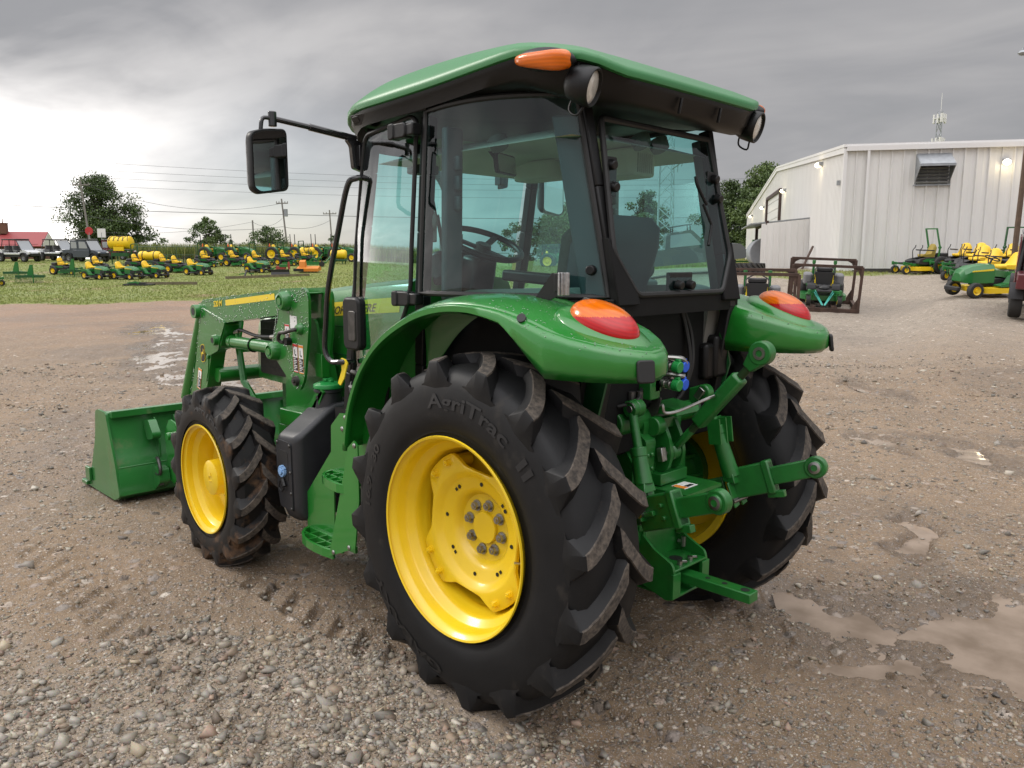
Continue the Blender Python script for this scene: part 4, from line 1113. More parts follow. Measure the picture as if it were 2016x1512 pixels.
def interior():
    s = MB()
    # seat back (shell behind, fabric in front), cushion
    rings = []
    for z, w, t, x in ((1.50, 0.20, 0.05, 0.02), (1.60, 0.235, 0.07, 0.0), (1.72, 0.25, 0.08, -0.03), (1.84, 0.255, 0.085, -0.06), (1.92, 0.23, 0.08, -0.085), (1.965, 0.17, 0.055, -0.10)):
        ring = rpoly([(x-t, -w), (x+t, -w*0.9), (x+t, w*0.9), (x-t, w)], min(w, t)*0.55, 4); rings.append([(p[0], p[1], z) for p in ring])
    s.loft(rings); st = part(s, 'seat', SEATM, CAB, smooth=60)
    c = MB(); rings = []
    for z, w, t, x in ((1.52, 0.19, 0.03, 0.075), (1.72, 0.23, 0.035, 0.05), (1.88, 0.235, 0.035, 0.02), (1.975, 0.16, 0.035, -0.045)):
        ring = rpoly([(x-t, -w), (x+t, -w), (x+t, w), (x-t, w)], 0.02, 3); rings.append([(p[0], p[1], z) for p in ring])
    c.loft(rings); c.rbox((0.28, 0, 1.45), (0.48, 0.48, 0.12), 0.08, n=4)
    part(c, 'cushion', FABRIC, st, bevel=0.02)
    b = MB(); b.box((0.25, 0, 1.2), (0.35, 0.35, 0.4)); part(b, 'seat_base', BLACK, st, bevel=0.02)
    a = MB(); a.bar((0.02, -0.29, 1.69), (0.34, -0.29, 1.71), 0.055, 0.05); a.rbox((0.42, -0.29, 1.79), (0.07, 0.07, 0.14), 0.02, rot=(0, 0.3, 0)); a.bar((0.02, 0.29, 1.69), (0.34, 0.29, 1.71), 0.055, 0.05)
    part(a, 'armrest', BLACK, st, bevel=0.012)
    w = MB()
    c0 = Vector((0.80, 0, 1.865)); nrm = Vector((-0.42, 0, 0.90)).normalized(); u = Vector((0, 1, 0)); v = nrm.cross(u)
    w.tube([c0 + u*0.205*math.cos(2*pi*i/40) + v*0.205*math.sin(2*pi*i/40) for i in range(40)], 0.0155, n=10, closed=True)
    for a_ in (pi/2, pi*7/6, pi*11/6): w.bar(c0-nrm*0.03, c0+u*0.2*math.cos(a_)+v*0.2*math.sin(a_), 0.03, 0.016, up=nrm)
    sw = part(w, 'steering_wheel', BLACK, CAB)
    h = MB(); h.cyl(c0-nrm*0.06, c0-nrm*0.005, 0.05, 0.042, n=24); h.cyl(c0-nrm*0.005, c0, 0.035, n=24); part(h, 'hub', DSTEEL, sw)
    k = MB(); k.bar((1.0, 0, 1.0), (0.83, 0, 1.80), 0.16, 0.12); k.rbox((1.02, 0, 1.72), (0.22, 0.40, 0.16), 0.05, rot=(0, 0.45, 0)); k.prism([(0.85, 1.0), (1.22, 1.0), (1.20, 1.62), (1.02, 1.66)], 'y', -0.2, 0.2)
    part(k, 'dashboard', BLACK, CAB, bevel=0.02)
    f = MB()
    for s_ in (1, -1): f.prism(rpoly([(-0.32, 1.30), (-0.36, 1.62), (-0.20, 1.665), (0.38, 1.645), (0.52, 1.58), (0.60, 1.30)], 0.04), 'y', s_*0.33, s_*0.50)
    f.prism(rpoly([(0.05, 1.60), (0.02, 1.68), (0.42, 1.73), (0.62, 1.62)], 0.03), 'y', -0.47, -0.35)
    part(f, 'side_console', GREY, CAB, bevel=0.015)
    l = MB(); l.tube([(0.42, -0.40, 1.70), (0.44, -0.40, 1.79)], 0.008); l.ell((0.445, -0.40, 1.81), (0.018, 0.018, 0.026), 12, 8); l.rbox((0.2, -0.42, 1.725), (0.10, 0.05, 0.03), 0.01)
    part(l, 'control_lever', mat('lever_yellow', (0.6, 0.42, 0.03), 0.4), CAB)
    l = MB(); l.rbox((0.32, 0.40, 1.70), (0.03, 0.12, 0.09), 0.02); l.tube([(0.48, 0.52, 1.62), (0.50, 0.54, 1.86)], 0.014)
    m = MB(); m.rbox((0.61, 0.03, 2.25), (0.02, 0.22, 0.10), 0.02, ax=0, rot=(0, 0.1, 0.35)); m.tube([(0.64, 0.05, 2.26), (0.70, 0.06, 2.33)], 0.008)
    im = part(m, 'interior_mirror', BLACK, CAB, bevel=0.004)
    q = MB(); q.rbox((0.5985, 0.026, 2.25), (0.002, 0.20, 0.085), 0.018, ax=0, rot=(0, 0.1, 0.35)); part(q, 'mirror_pane', MIRROR, im, smooth=0)
    d = MB(); d.rbox((1.0, 0.24, 2.265), (0.10, 0.16, 0.10), 0.03, n=4)
    part(d, 'sun_visor', SEATM, CAB, bevel=0.01)
    g = MB(); g.tube([(0.535, 0.555, 1.86), (0.545, 0.545, 1.93), (0.56, 0.535, 1.96)], 0.016); g.ell((0.535, 0.56, 1.95), (0.03, 0.02, 0.045), 12, 8)
    part(g, 'door_latch', GREY, CAB)
    # exhaust stack ahead of the right front pillar
    x = MB(); x.tube([(1.62, -0.47, 1.30), (1.62, -0.47, 2.15), (1.63, -0.47, 2.24), (1.69, -0.46, 2.33), (1.78, -0.45, 2.38)], 0.055, sub=3, n=16, cap=False)
    x.cyl((1.62, -0.47, 1.35), (1.62, -0.47, 1.95), 0.075, n=20)
    part(x, 'exhaust_stack', mat('heat_dark_steel', (0.05, 0.05, 0.05), 0.55, metal=0.3, var=0.4, var_scale=8))
interior()
# ---------------------------------------------------------------- fenders, tail lamps, hitch
CROWN = [(0.865, 0.90), (0.845, 1.02), (0.80, 1.155), (0.72, 1.30), (0.60, 1.43), (0.45, 1.53), (0.28, 1.603), (0.10, 1.638), (-0.08, 1.640), (-0.24, 1.622), (-0.37, 1.592), (-0.49, 1.555), (-0.60, 1.520), (-0.69, 1.488), (-0.755, 1.462), (-0.81, 1.435)]
def fender(s):
    P = smooth_path([Vector((x, 0, z)) for x, z in CROWN], 4)
    n = len(P)
    # cumulative length
    Lc = [0]
    for a, b in zip(P, P[1:]): Lc.append(Lc[-1]+(b-a).length)
    Lt = Lc[-1]
    def at(l):
        l = max(0, min(Lt, l))
        for i in range(n-1):
            if l <= Lc[i+1] or i == n-2:
                t = (l-Lc[i])/(Lc[i+1]-Lc[i]); p = P[i].lerp(P[i+1], t); d = (P[i+1]-P[i]).normalized(); return p, Vector((-d.z, 0, d.x)) if False else Vector((d.z, 0, -d.x))
    ys = [0.41, 0.44, 0.47, 0.51, 0.55, 0.60, 0.66, 0.72, 0.775, 0.815, 0.845, 0.862]
    TAIL = [(0.41, -0.36), (0.44, -0.50), (0.47, -0.60), (0.51, -0.675), (0.55, -0.722), (0.60, -0.752), (0.66, -0.757), (0.72, -0.735), (0.775, -0.69), (0.815, -0.625), (0.845, -0.545), (0.862, -0.455)]
    def lx(x):
        for i in range(n-1):
            if P[i+1].x <= x and P[i].x >= x and P[i].z > 1.3: return Lc[i] + (Lc[i+1]-Lc[i])*(P[i].x-x)/(P[i].x-P[i+1].x)
        return Lt
    def drop(y, l):
        t = max(0, (y-0.70)/0.162); u = max(0, (0.47-y)/0.06)
        k = 0.5 + 0.5*min(1, max(0, (l/Lt-0.1)/0.3))
        return (0.034*t*t)*k + 0.014*u*u
    def cut(y): return lx(lerp_tab(TAIL, y))/Lt
    def start(y): return 0.0 if y > 0.56 else 0.48
    M = 44
    G = []
    for y in ys:
        row = []
        for i in range(M+1):
            t = i/M
            l0 = Lt*start(y)
            l = l0 + (Lt*cut(y)-l0)*(1-(1-t)**1.25)
            p, nn = at(l)
            nn = -nn if nn.z < 0 and abs(nn.z) > 0.1 else nn
            up = Vector((0, 0, 1)) if t > 0.45 else nn
            d = at(l)[1]
            out_n = Vector((d.x, 0, d.z));
            if out_n.dot(p-Vector((0, 0, 0.689))) < 0: out_n = -out_n
            row.append(Vector((p.x, y, p.z)) - out_n*drop(y, l))
        G.append(row)
    m = MB(); th = 0.0
    H = [[(p.x, s*p.y, p.z) for p in r] for r in G]
    if s > 0: m.grid(H)
    else: m.grid(H[::-1])
    # skirt: outer edge and tail, turned down and in
    edge = G[-1][:] + [r[-1] for r in G[::-1][1:]]
    K = len(edge); sk = [[], [], [], []]
    for i, p in enumerate(edge):
        outer = i <= M
        c = Vector((0, 0, 0.689))
        f = min(1, i/M)
        rad = Vector((p.x, 0, p.z-0.689)).normalized()
        down = (-rad if f < 0.5 else (-rad).lerp(Vector((0, 0, -1)), min(1, (f-0.5)/0.3))).normalized()
        ln = 0.028 + 0.012*min(1, f*2) + (0.045*max(0, (f-0.68)/0.32) if outer else 0.045)
        if f > 0.8: ln = ln + (max(0.05, p.z-1.362)-ln)*min(1, (f-0.8)/0.2)
        side = Vector((0, 1, 0)) if outer else Vector((-1, 0, 0))
        if i > M-8 and outer:
            w = (i-(M-8))/8; side = side.lerp(Vector((-0.7, 0.7, 0)), w).normalized()
        if not outer:
            q = (i-M)/(K-1-M); side = Vector((-0.7, 0.7, 0)).lerp(Vector((-0.8, -0.6, 0)), q).normalized()
        sk[0].append(p); bl = 0.010 + 0.10*max(0, ln-0.06); sk[1].append(p + down*ln*0.22 + side*(0.006+bl*0.5)); sk[2].append(p + down*ln*0.75 + side*bl); sk[3].append(p + down*ln - side*0.014)
    SK = [[(p.x, s*p.y, p.z) for p in r] for r in sk]
    if s > 0: m.grid(SK)
    else: m.grid(SK[::-1])
    fd = part(m, 'fender', GREEN, smooth=50)
    sm = fd.modifiers.new('shell', 'SOLIDIFY'); sm.thickness = 0.006; sm.offset = -1
    # inner liner of the wheel arch
    l = MB()
    arc = [(p.x, p.z) for p in P[::3] if p.z > 0.95 and p.x > -0.42]
    poly = [(x*0.985, 0.689+(z-0.689)*0.985) for x, z in arc] + [(-0.40, 1.30), (-0.33, 1.05), (0.0, 0.98), (0.6, 0.94)]
    l.prism(poly, 'y', s*0.455, s*0.467)
    part(l, 'arch_liner', GREEND, fd)
    # raised shoulder that carries the lamp
    h = MB()
    a = Vector((-0.545, s*0.665, 1.512)); ax = Vector((-0.235, s*-0.030, -0.100)).normalized(); nm = Vector((-0.36, s*0.10, 0.93)).normalized(); ay = nm.cross(ax).normalized(); nm = ax.cross(ay)
    h.ell(a, (0.205, 0.135, 0.060), 32, 16, (ax, ay, nm))
    part(h, 'lamp_housing', GREEN, fd, smooth=60)
    t = MB(); c = Vector((-0.548, s*0.668, 1.550))
    t.ell(c, (0.139, 0.098, 0.072), 96, 56, (ax, ay, nm), fn=lambda q: 1 if q.z > 1.579 else 0)
    t.f = [f for f in t.f]
    part(t, 'tail_lamp', [RED, AMBER], fd, smooth=70)
    # rubber buffer on the tail, grommet on the flank, reflector bracket
    b = MB()
    b.rbox((-0.762, s*0.712, 1.405), (0.016, 0.064, 0.078), 0.012, rot=(0, R_(8), s*R_(-30)), ax=0)
    part(b, 'rubber_buffer', SEAL, fd, bevel=0.005)
    g = MB(); g.cyl((-0.33, s*0.858, 1.565), (-0.335, s*0.868, 1.572), 0.017, n=16)
    part(g, 'grommet', SEAL, fd)
    if s > 0:
        k = MB()
        k.prism([(-0.155, 1.615), (-0.255, 1.725), (-0.30, 1.725), (-0.325, 1.70), (-0.325, 1.655), (-0.24, 1.622)], 'y', 0.615, 0.622)
        k.box((-0.31, 0.63, 1.69), (0.05, 0.03, 0.07))
        part(k, 'reflector_bracket', BLACK, fd, bevel=0.003)
        k = MB(); k.box((-0.338, 0.648, 1.685), (0.008, 0.05, 0.085), (0, 0, R_(-12)))
        for q in range(3): k.box((-0.343, 0.632+q*0.016, 1.685), (0.006, 0.006, 0.085), (0, 0, R_(-12)))
        part(k, 'reflector', mat('silver_reflector', (0.45, 0.45, 0.45), 0.3, metal=0.8, var=0.4, var_scale=60), fd, bevel=0.002)
        sc = MB(); sc.cyl((-0.40, 0.466, 1.47), (-0.40, 0.474, 1.47), 0.013, n=14); part(sc, 'liner_screw', DSTEEL, fd)
for s in (1, -1): fender(s)

def hitch():
    # casting block: rockshaft housing, top-link bracket
    m = MB()
    m.prism(rpoly([(-0.20, 0.95), (-0.34, 0.92), (-0.36, 1.10), (-0.28, 1.20), (0.1, 1.22), (0.1, 0.95)], 0.03), 'y', -0.13, 0.15)
    m.prism(rpoly([(-0.33, 0.84), (-0.375, 0.87), (-0.385, 1.02), (-0.33, 1.06), (-0.25, 1.06), (-0.25, 0.84)], 0.015), 'y', 0.10, 0.17)
    m.cyl((-0.30, -0.30, 1.10), (-0.30, 0.30, 1.10), 0.055, n=22); m.cyl((-0.37, 0.06, 1.075), (-0.37, 0.115, 1.075), 0.042, n=20)
    m.box((-0.365, 0.14, 0.93), (0.02, 0.07, 0.10)); 
    for y in (0.13, 0.16):
        for z in (0.90, 0.96): m.cyl((-0.37, y, z), (-0.395, y, z), 0.011, n=6)
    m.prism([(-0.28, 1.175), (-0.46, 1.155), (-0.47, 1.125), (-0.28, 1.135)], 'y', -0.10, 0.075)
    part(m, 'rockshaft_housing', GREENC, bevel=0.006)
    # bracket ears for the top link
    m = MB()
    for y in (0.045, -0.045):
        m.prism(rpoly([(-0.32, 0.86), (-0.415, 0.88), (-0.435, 0.95), (-0.42, 1.02), (-0.38, 1.10), (-0.32, 1.12)], 0.02), 'y', y-0.011, y+0.011)
    m.box((-0.35, 0, 1.08), (0.06, 0.10, 0.05)); m.box((-0.35, 0, 0.88), (0.05, 0.10, 0.04))
    br = part(m, 'top_link_bracket', GREENC, bevel=0.005)
    p = MB(); p.cyl((-0.402, -0.075, 0.955), (-0.402, 0.07, 0.955), 0.014, n=14); p.box((-0.405, 0.083, 0.955), (0.028, 0.035, 0.060), (0, R_(10), 0))
    part(p, 'bracket_pin', STEEL, br, bevel=0.004)
    # top link, stowed upright: eye at the top end
    a = Vector((-0.402, 0, 0.955)); b = Vector((-0.800, 0.0, 1.415)); d = (b-a).normalized(); nn = Vector((0, 1, 0)); up = d.cross(nn)
    m = MB()
    m.bar(a+d*0.03, a+d*0.15, 0.034, 0.032, nn); m.cyl(a-nn*0.026, a+nn*0.026, 0.036, n=20)
    m.bar(a+d*0.185, b-d*0.135, 0.062, 0.058, nn)
    tl = part(m, 'top_link', GREENC, bevel=0.012)
    m = MB(); m.cyl(a+d*0.14, a+d*0.20, 0.0165, n=14); m.cyl(b-d*0.145, b-d*0.06, 0.0165, n=14)
    part(m, 'threaded_rod', mat('greased_green_thread', (0.02, 0.05, 0.015), 0.5, metal=0.4), tl)
    m = MB(); m.loft([[b-d*0.085+nn*x*0.020+up*y*0.022 for x, y in ((1, 1), (-1, 1), (-1, -1), (1, -1))], [b-d*0.03+nn*x*0.022+up*y*0.038 for x, y in ((1, 1), (-1, 1), (-1, -1), (1, -1))]])
    m.cyl(b-nn*0.024, b+nn*0.024, 0.048, n=28)
    e = part(m, 'link_eye', GREENC, tl, bevel=0.005)
    m = MB(); m.lathe([(0.014, -0.028), (0.025, -0.028), (0.027, 0), (0.025, 0.028), (0.014, 0.028), (0.013, 0.0)], c=tuple(b), n=24, close=True); m.lathe([(0.001, 0), (0.014, 0)], c=tuple(b), n=20, mi=1)
    part(m, 'ball_bushing', [STEEL, INK], e)
    m = MB(); q = a+d*0.36
    m.tube([q+Vector((0.02, 0.035, 0)), q+Vector((0.03, 0.09, -0.01)), q+Vector((0.10, 0.17, -0.055)), q+Vector((0.13, 0.22, -0.06)), q+Vector((0.135, 0.23, -0.03)), q+Vector((0.15, 0.22, -0.035))], 0.0065, sub=4)
    part(m, 'stow_hook', STEEL, tl)
    # lift arms and lift links
    for s in (1, -1):
        m = MB()
        e = Vector((-0.375, s*0.232, 1.172)) if s > 0 else Vector((-0.395, -0.255, 1.185))
        r0 = Vector((-0.20, s*0.232, 1.09))
        if s < 0: r0 = Vector((-0.12, -0.235, 1.07))
        dd = (e-r0).normalized(); u2 = Vector((0, 1, 0)).cross(dd)
        m.loft([[p+Vector((0, x*0.020, 0))+u2*y*h for x, y in ((1, 1), (-1, 1), (-1, -1), (1, -1))] for p, h in ((r0, 0.06), (r0.lerp(e, 0.5), 0.046), (e, 0.036))])
        m.cyl(e+Vector((0, -0.022, 0)), e+Vector((0, 0.022, 0)), 0.037, n=22)
        la = part(m, 'lift_arm', GREENC, bevel=0.006)
        p = MB(); p.cyl(e+Vector((0, -0.05, 0)), e+Vector((0, 0.05, 0)), 0.015, n=14)
        if s > 0: p.tube([e+Vector((0, 0.045, 0))+Vector((0.028*math.cos(t), 0.004*math.sin(t), 0.028*math.sin(t))) for t in [2*pi*i/14 for i in range(14)]], 0.003, closed=True, n=5)
        else: p.box(e+Vector((-0.005, 0.052, 0)), (0.030, 0.012, 0.055), (0, R_(-35), 0))
        part(p, 'arm_pin', STEEL, la, bevel=0.002)
        lo = Vector((-0.505, s*0.315, 0.775)) if s > 0 else Vector((-0.545, -0.335, 0.70))
        top = e + Vector((0, s*0.03 if s > 0 else 0.0, 0)); d2 = (lo-top).normalized()
        m = MB()
        m.cyl(top+d2*0.02, top+d2*0.17, 0.019, n=14); m.cyl(top+d2*0.16, top+d2*0.20, 0.035, n=18); m.cyl(top+d2*0.19, lo-d2*0.11, 0.032, 0.039, n=20)
        m.cyl(top+Vector((0, -0.018, 0)), top+Vector((0, 0.018, 0)), 0.034, n=20)
        m.loft([[lo-d2*0.13+Vector((x*0.028, y*0.03, 0)) for x, y in ((1, 1), (-1, 1), (-1, -1), (1, -1))], [lo-d2*0.085+Vector((x*0.030, y*0.040, 0)) for x, y in ((1, 1), (-1, 1), (-1, -1), (1, -1))]])
        for q in (1, -1): m.bar(lo-d2*0.09+Vector((0, q*0.034, 0)), lo+d2*0.03+Vector((0, q*0.034, 0)), 0.010, 0.045, (0, 1, 0))
        ll = part(m, 'lift_link', GREENC, bevel=0.004)
        p = MB(); p.cyl(lo+Vector((0, -0.06, 0)), lo+Vector((0, 0.06, 0)), 0.013, n=12); p.ell(top+d2*0.185+Vector((-0.03, 0, 0)), (0.006, 0.006, 0.008), 8, 6)
        part(p, 'link_pin', STEEL, ll)
        if s < 0:
            k = MB()
            c = top+d2*0.17
            for y in (-0.055, -0.01, 0.045): k.box(c+Vector((-0.02, y, -0.01)), (0.06, 0.008, 0.115), (0, R_(8), 0))
            k.box(c+Vector((0.008, -0.005, -0.01)), (0.008, 0.11, 0.115), (0, R_(8), 0))
            part(k, 'link_guard', GREENC, ll)
        # draft arm: flat bar from the axle, telescoping end with ball eye
        r = Vector((0.02, s*0.245, 0.565)); en = Vector((-0.880, 0.40, 0.923)) if s > 0 else Vector((-0.862, -0.405, 0.895))
        en = Vector((-0.862, 0.385, 0.912)) if s > 0 else en
        if s > 0: en = Vector((-0.845, 0.355, 0.902))
        d3 = (en-r).normalized(); sd = Vector((0, 1, 0)); sd = (sd-d3*sd.dot(d3)).normalized(); u3 = d3.cross(sd)
        if u3.z < 0: u3 = -u3
        Ltot = (en-r).length
        m = MB()
        def slab(t0, t1, w, h, yo=0): m.loft([[r+d3*t+sd*(x*w/2+yo)+u3*(y*h/2) for x, y in ((1, 1), (-1, 1), (-1, -1), (1, -1))] for t in (t0, t1)])
        slab(0, Ltot-0.42, 0.022, 0.085); slab(Ltot-0.40, Ltot-0.19, 0.055, 0.138); slab(Ltot-0.225, Ltot-0.19, 0.066, 0.150)
        ar = part(m, 'draft_arm', GREENC, bevel=0.007)
        m = MB()
        slab(Ltot-0.40, Ltot-0.03, 0.026, 0.080); c = en
        m.cyl(c-sd*0.020, c+sd*0.020, 0.048, n=30); m.cyl(c-sd*0.030, c+sd*0.030, 0.031, n=26)
        te = part(m, 'telescoping_end', GREENC, ar, bevel=0.006)
        m = MB(); 
        M_ = Matrix.Translation(c) @ sd.to_track_quat('Y', 'Z').to_matrix().to_4x4()
        q = MB(); q.lathe([(0.0145, -0.032), (0.026, -0.030), (0.0295, 0), (0.026, 0.030), (0.0145, 0.032), (0.0145, 0)], n=24, close=True)
        part(q.moved(M_), 'ball_bushing', STEEL, te, smooth=50)
        m = MB()
        for t, y in ((Ltot-0.36, 0.03), (Ltot-0.26, 0.025), (Ltot-0.26, -0.025)): m.cyl(r+d3*t+u3*y+sd*s*0.02, r+d3*t+u3*y+sd*s*0.040, 0.010, n=8)
        m.cyl(r+d3*(Ltot-0.37)+u3*0.05, r+d3*(Ltot-0.37)+u3*0.09, 0.016, n=12); m.bar(r+d3*(Ltot-0.235)-u3*0.075, r+d3*(Ltot-0.16)-u3*0.085, 0.03, 0.03)
        m.bar(r+d3*(Ltot-0.44)+sd*0.036+u3*0.0, r+d3*(Ltot-0.30)+sd*0.036, 0.02, 0.02) if s > 0 else None
        part(m, 'arm_latch', GREENC, ar, bevel=0.003)
    # drawbar and its carrier
    m = MB()
    for s in (1, -1):
        m.prism(rpoly([(-0.20, 0.66), (-0.33, 0.64), (-0.345, 0.60), (-0.41, 0.545), (-0.505, 0.50), (-0.515, 0.47), (-0.515, 0.345), (-0.48, 0.335), (-0.40, 0.36), (-0.20, 0.42)], 0.012), 'y', s*0.118, s*0.132)
        m.prism(rpoly([(-0.505, 0.46), (-0.52, 0.46), (-0.52, 0.35), (-0.505, 0.35)], 0.003), 'y', s*0.085, s*0.14)
    m.box2((-0.515, -0.12, 0.462), (-0.20, 0.12, 0.474)); m.box2((-0.515, -0.12, 0.345), (-0.30, 0.12, 0.357)); m.box2((-0.36, -0.12, 0.47), (-0.35, 0.12, 0.62)); m.box((-0.2, 0, 0.53), (0.25, 0.24, 0.1))
    dc = part(m, 'drawbar_carrier', GREENC, bevel=0.004)
    h = MB(); h.cyl((-0.43, -0.01, 0.4745), (-0.43, -0.01, 0.4755), 0.030, n=24)
    part(h, 'carrier_hole', INK, dc)
    h = MB()
    for y in (0.045, -0.035):
        h.cyl((-0.487, y, 0.474), (-0.487, y, 0.492), 0.012, n=10); h.tube([(-0.487, y, 0.488), (-0.50, y-0.03, 0.482), (-0.492, y-0.045, 0.48), (-0.482, y-0.015, 0.486)], 0.003, sub=3, n=5)
    for y, z, hx in ((0.10, 0.52, 0.06), (-0.113, 0.54, 0.02)): h.cyl((-0.40, y, z-0.045), (-0.40, y, z), 0.011, n=8); h.cyl((-0.41, y-0.01, z-0.03), (-0.37, y-0.01, z-0.03), 0.013, n=6)
    h.cyl((-0.38, -0.118, 0.565), (-0.38, -0.10, 0.565), 0.014, n=6)
    part(h, 'carrier_pin', STEEL, dc)
    m = MB(); m.box2((-0.815, -0.034, 0.392), (-0.10, 0.034, 0.434))
    db = part(m, 'drawbar', GREENC, bevel=0.004)
    h = MB()
    for x, r in ((-0.775, 0.019), (-0.68, 0.012), (-0.60, 0.011)): h.cyl((x, 0, 0.4343), (x, 0, 0.4350), r, n=20)
    part(h, 'drawbar_hole', INK, db)
    # power take-off shield
    m = MB(); m.prism([(0.12, 0.80), (0.12, 0.815), (-0.15, 0.815), (-0.15, 0.80)], 'x', -0.56, -0.33)
    m.prism([(-0.15, 0.815), (-0.155, 0.815), (-0.155, 0.76), (-0.15, 0.76)], 'x', -0.53, -0.33); m.prism([(0.12, 0.815), (0.125, 0.815), (0.125, 0.74), (0.12, 0.74)], 'x', -0.53, -0.33)
    m.box((-0.37, 0, 0.845), (0.09, 0.2, 0.05)); m.box((-0.345, 0.0, 0.7), (0.02, 0.26, 0.22))
    ps = part(m, 'pto_shield', GREENC, bevel=0.003)
    k = MB(); k.box((-0.47, 0.0, 0.8158), (0.07, 0.10, 0.001)); k.box((-0.47, 0.035, 0.8166), (0.06, 0.03, 0.001), mi=1); k.box((-0.485, -0.01, 0.8166), (0.02, 0.05, 0.001), mi=2)
    part(k, 'warning_label', [WHITE, ORST, INK], ps, smooth=0)
    m = MB(); m.cyl((-0.42, 0, 0.70), (-0.34, 0, 0.70), 0.0175, n=12); part(m, 'pto_shaft', DSTEEL)
    # hydraulic couplers with dust caps
    m = MB(); m.box((-0.36, 0.10, 1.295), (0.06, 0.05, 0.14)); m.box((-0.33, 0.12, 1.24), (0.12, 0.07, 0.09))
    vb = part(m, 'coupler_block', GREENC, bevel=0.005)
    for z in (1.338, 1.262):
        for y, mm, nm in ((0.078, GCAP, 0), (0.035, BLUE, 1)):
            c = MB(); c.cyl((-0.37, y, z), (-0.455 if nm == 0 else -0.45, y, z-0.004), 0.0185, n=18); c.cyl((-0.40, y, z), (-0.412, y, z), 0.0225, n=18); c.cyl((-0.43, y, z), (-0.438, y, z), 0.0225, n=18)
            cp = part(c, 'coupler', STEEL, vb)
            c = MB(); c.cyl((-0.45, y, z), (-0.482, y, z-0.004), 0.0255, 0.0245, n=22); c.box((-0.468, y, z+0.024), (0.022, 0.016, 0.014))
            part(c, 'dust_cap', mm, cp, bevel=0.003)
    c = MB(); c.tube([(-0.35, 0.12, 1.375), (-0.42, 0.09, 1.375), (-0.47, 0.055, 1.37), (-0.475, 0.03, 1.35)], 0.0105, sub=4); c.tube([(-0.36, 0.09, 1.305), (-0.45, 0.07, 1.302), (-0.475, 0.04, 1.295)], 0.011, sub=3)
    part(c, 'hydraulic_pipe', STEEL, vb)
    c = MB(); c.cyl((-0.34, 0.22, 1.235), (-0.34, 0.22, 1.19), 0.017, n=10); c.cyl((-0.36, 0.19, 1.235), (-0.36, 0.19, 1.17), 0.014, n=10)
    part(c, 'pipe_fitting', DSTEEL, vb)
    # cable bundle and lever box
    c = MB()
    c.tube([(-0.33, -0.14, 1.57), (-0.345, -0.17, 1.46), (-0.36, -0.18, 1.33), (-0.35, -0.15, 1.20), (-0.33, -0.12, 1.15)], 0.010, sub=6); c.tube([(-0.33, -0.16, 1.57), (-0.35, -0.20, 1.45), (-0.365, -0.195, 1.32), (-0.35, -0.17, 1.21)], 0.008, sub=6)
    c.tube([(-0.33, 0.30, 1.18), (-0.38, 0.24, 1.20), (-0.34, 0.15, 1.24)], 0.008, sub=4)
    part(c, 'wiring_hose', SEAL)
    b = MB()
    b.loft([[(x, y, z) for x, y in ((-0.06, -0.30), (-0.37, -0.30), (-0.37, -0.485), (-0.06, -0.485))] for z in (1.23, 1.40)])
    b.loft([[(x, y, z) for x, y in ((-0.10, -0.36), (-0.385, -0.36), (-0.385, -0.485), (-0.10, -0.485))] for z in (1.235, 1.435)])
    bx = part(b, 'reservoir', BLACKF, bevel=0.02, seg=3)
    b = MB(); b.cyl((-0.25, -0.36, 1.40), (-0.25, -0.36, 1.452), 0.032, n=18); part(b, 'reservoir_cap', BLUE, bx, bevel=0.003)
    b = MB(); b.ell((-0.388, -0.465, 1.42), (0.008, 0.012, 0.012), 10, 6); part(b, 'reservoir_bolt', STEEL, bx)
    k = MB(); k.prism(rpoly([(-0.33, 1.10), (-0.38, 1.13), (-0.40, 1.20), (-0.365, 1.21), (-0.345, 1.16), (-0.31, 1.13)], 0.01), 'y', 0.085, 0.095)
    part(k, 'sensor_lever', DSTEEL)
    # strap handle and fittings seen below the door
    k = MB(); k.prism(rpoly([(1.18, 1.285), (1.14, 1.28), (1.12, 1.26), (1.155, 1.18), (1.19, 1.14), (1.215, 1.15), (1.175, 1.22)], 0.006), 'y', 0.645, 0.652)
    part(k, 'yellow_strap', DECAL)
    k = MB()
    for z, x in ((1.21, 1.10), (1.13, 1.12), (1.08, 1.09)):
        k.cyl((x+0.06, 0.60, z), (x-0.02, 0.60, z-0.01), 0.012, n=8); k.cyl((x-0.01, 0.60, z+0.03), (x-0.01, 0.60, z-0.035), 0.013, n=8)
    part(k, 'valve_fitting', STEEL)
    k = MB()
    for z, x in ((1.25, 1.10), (1.17, 1.16), (1.06, 1.14)): k.tube([(x+0.05, 0.56, z), (x, 0.61, z-0.06), (x-0.06, 0.60, z-0.14), (x-0.04, 0.52, z-0.2)], 0.009, sub=4)
    part(k, 'valve_hose', SEAL)
hitch()
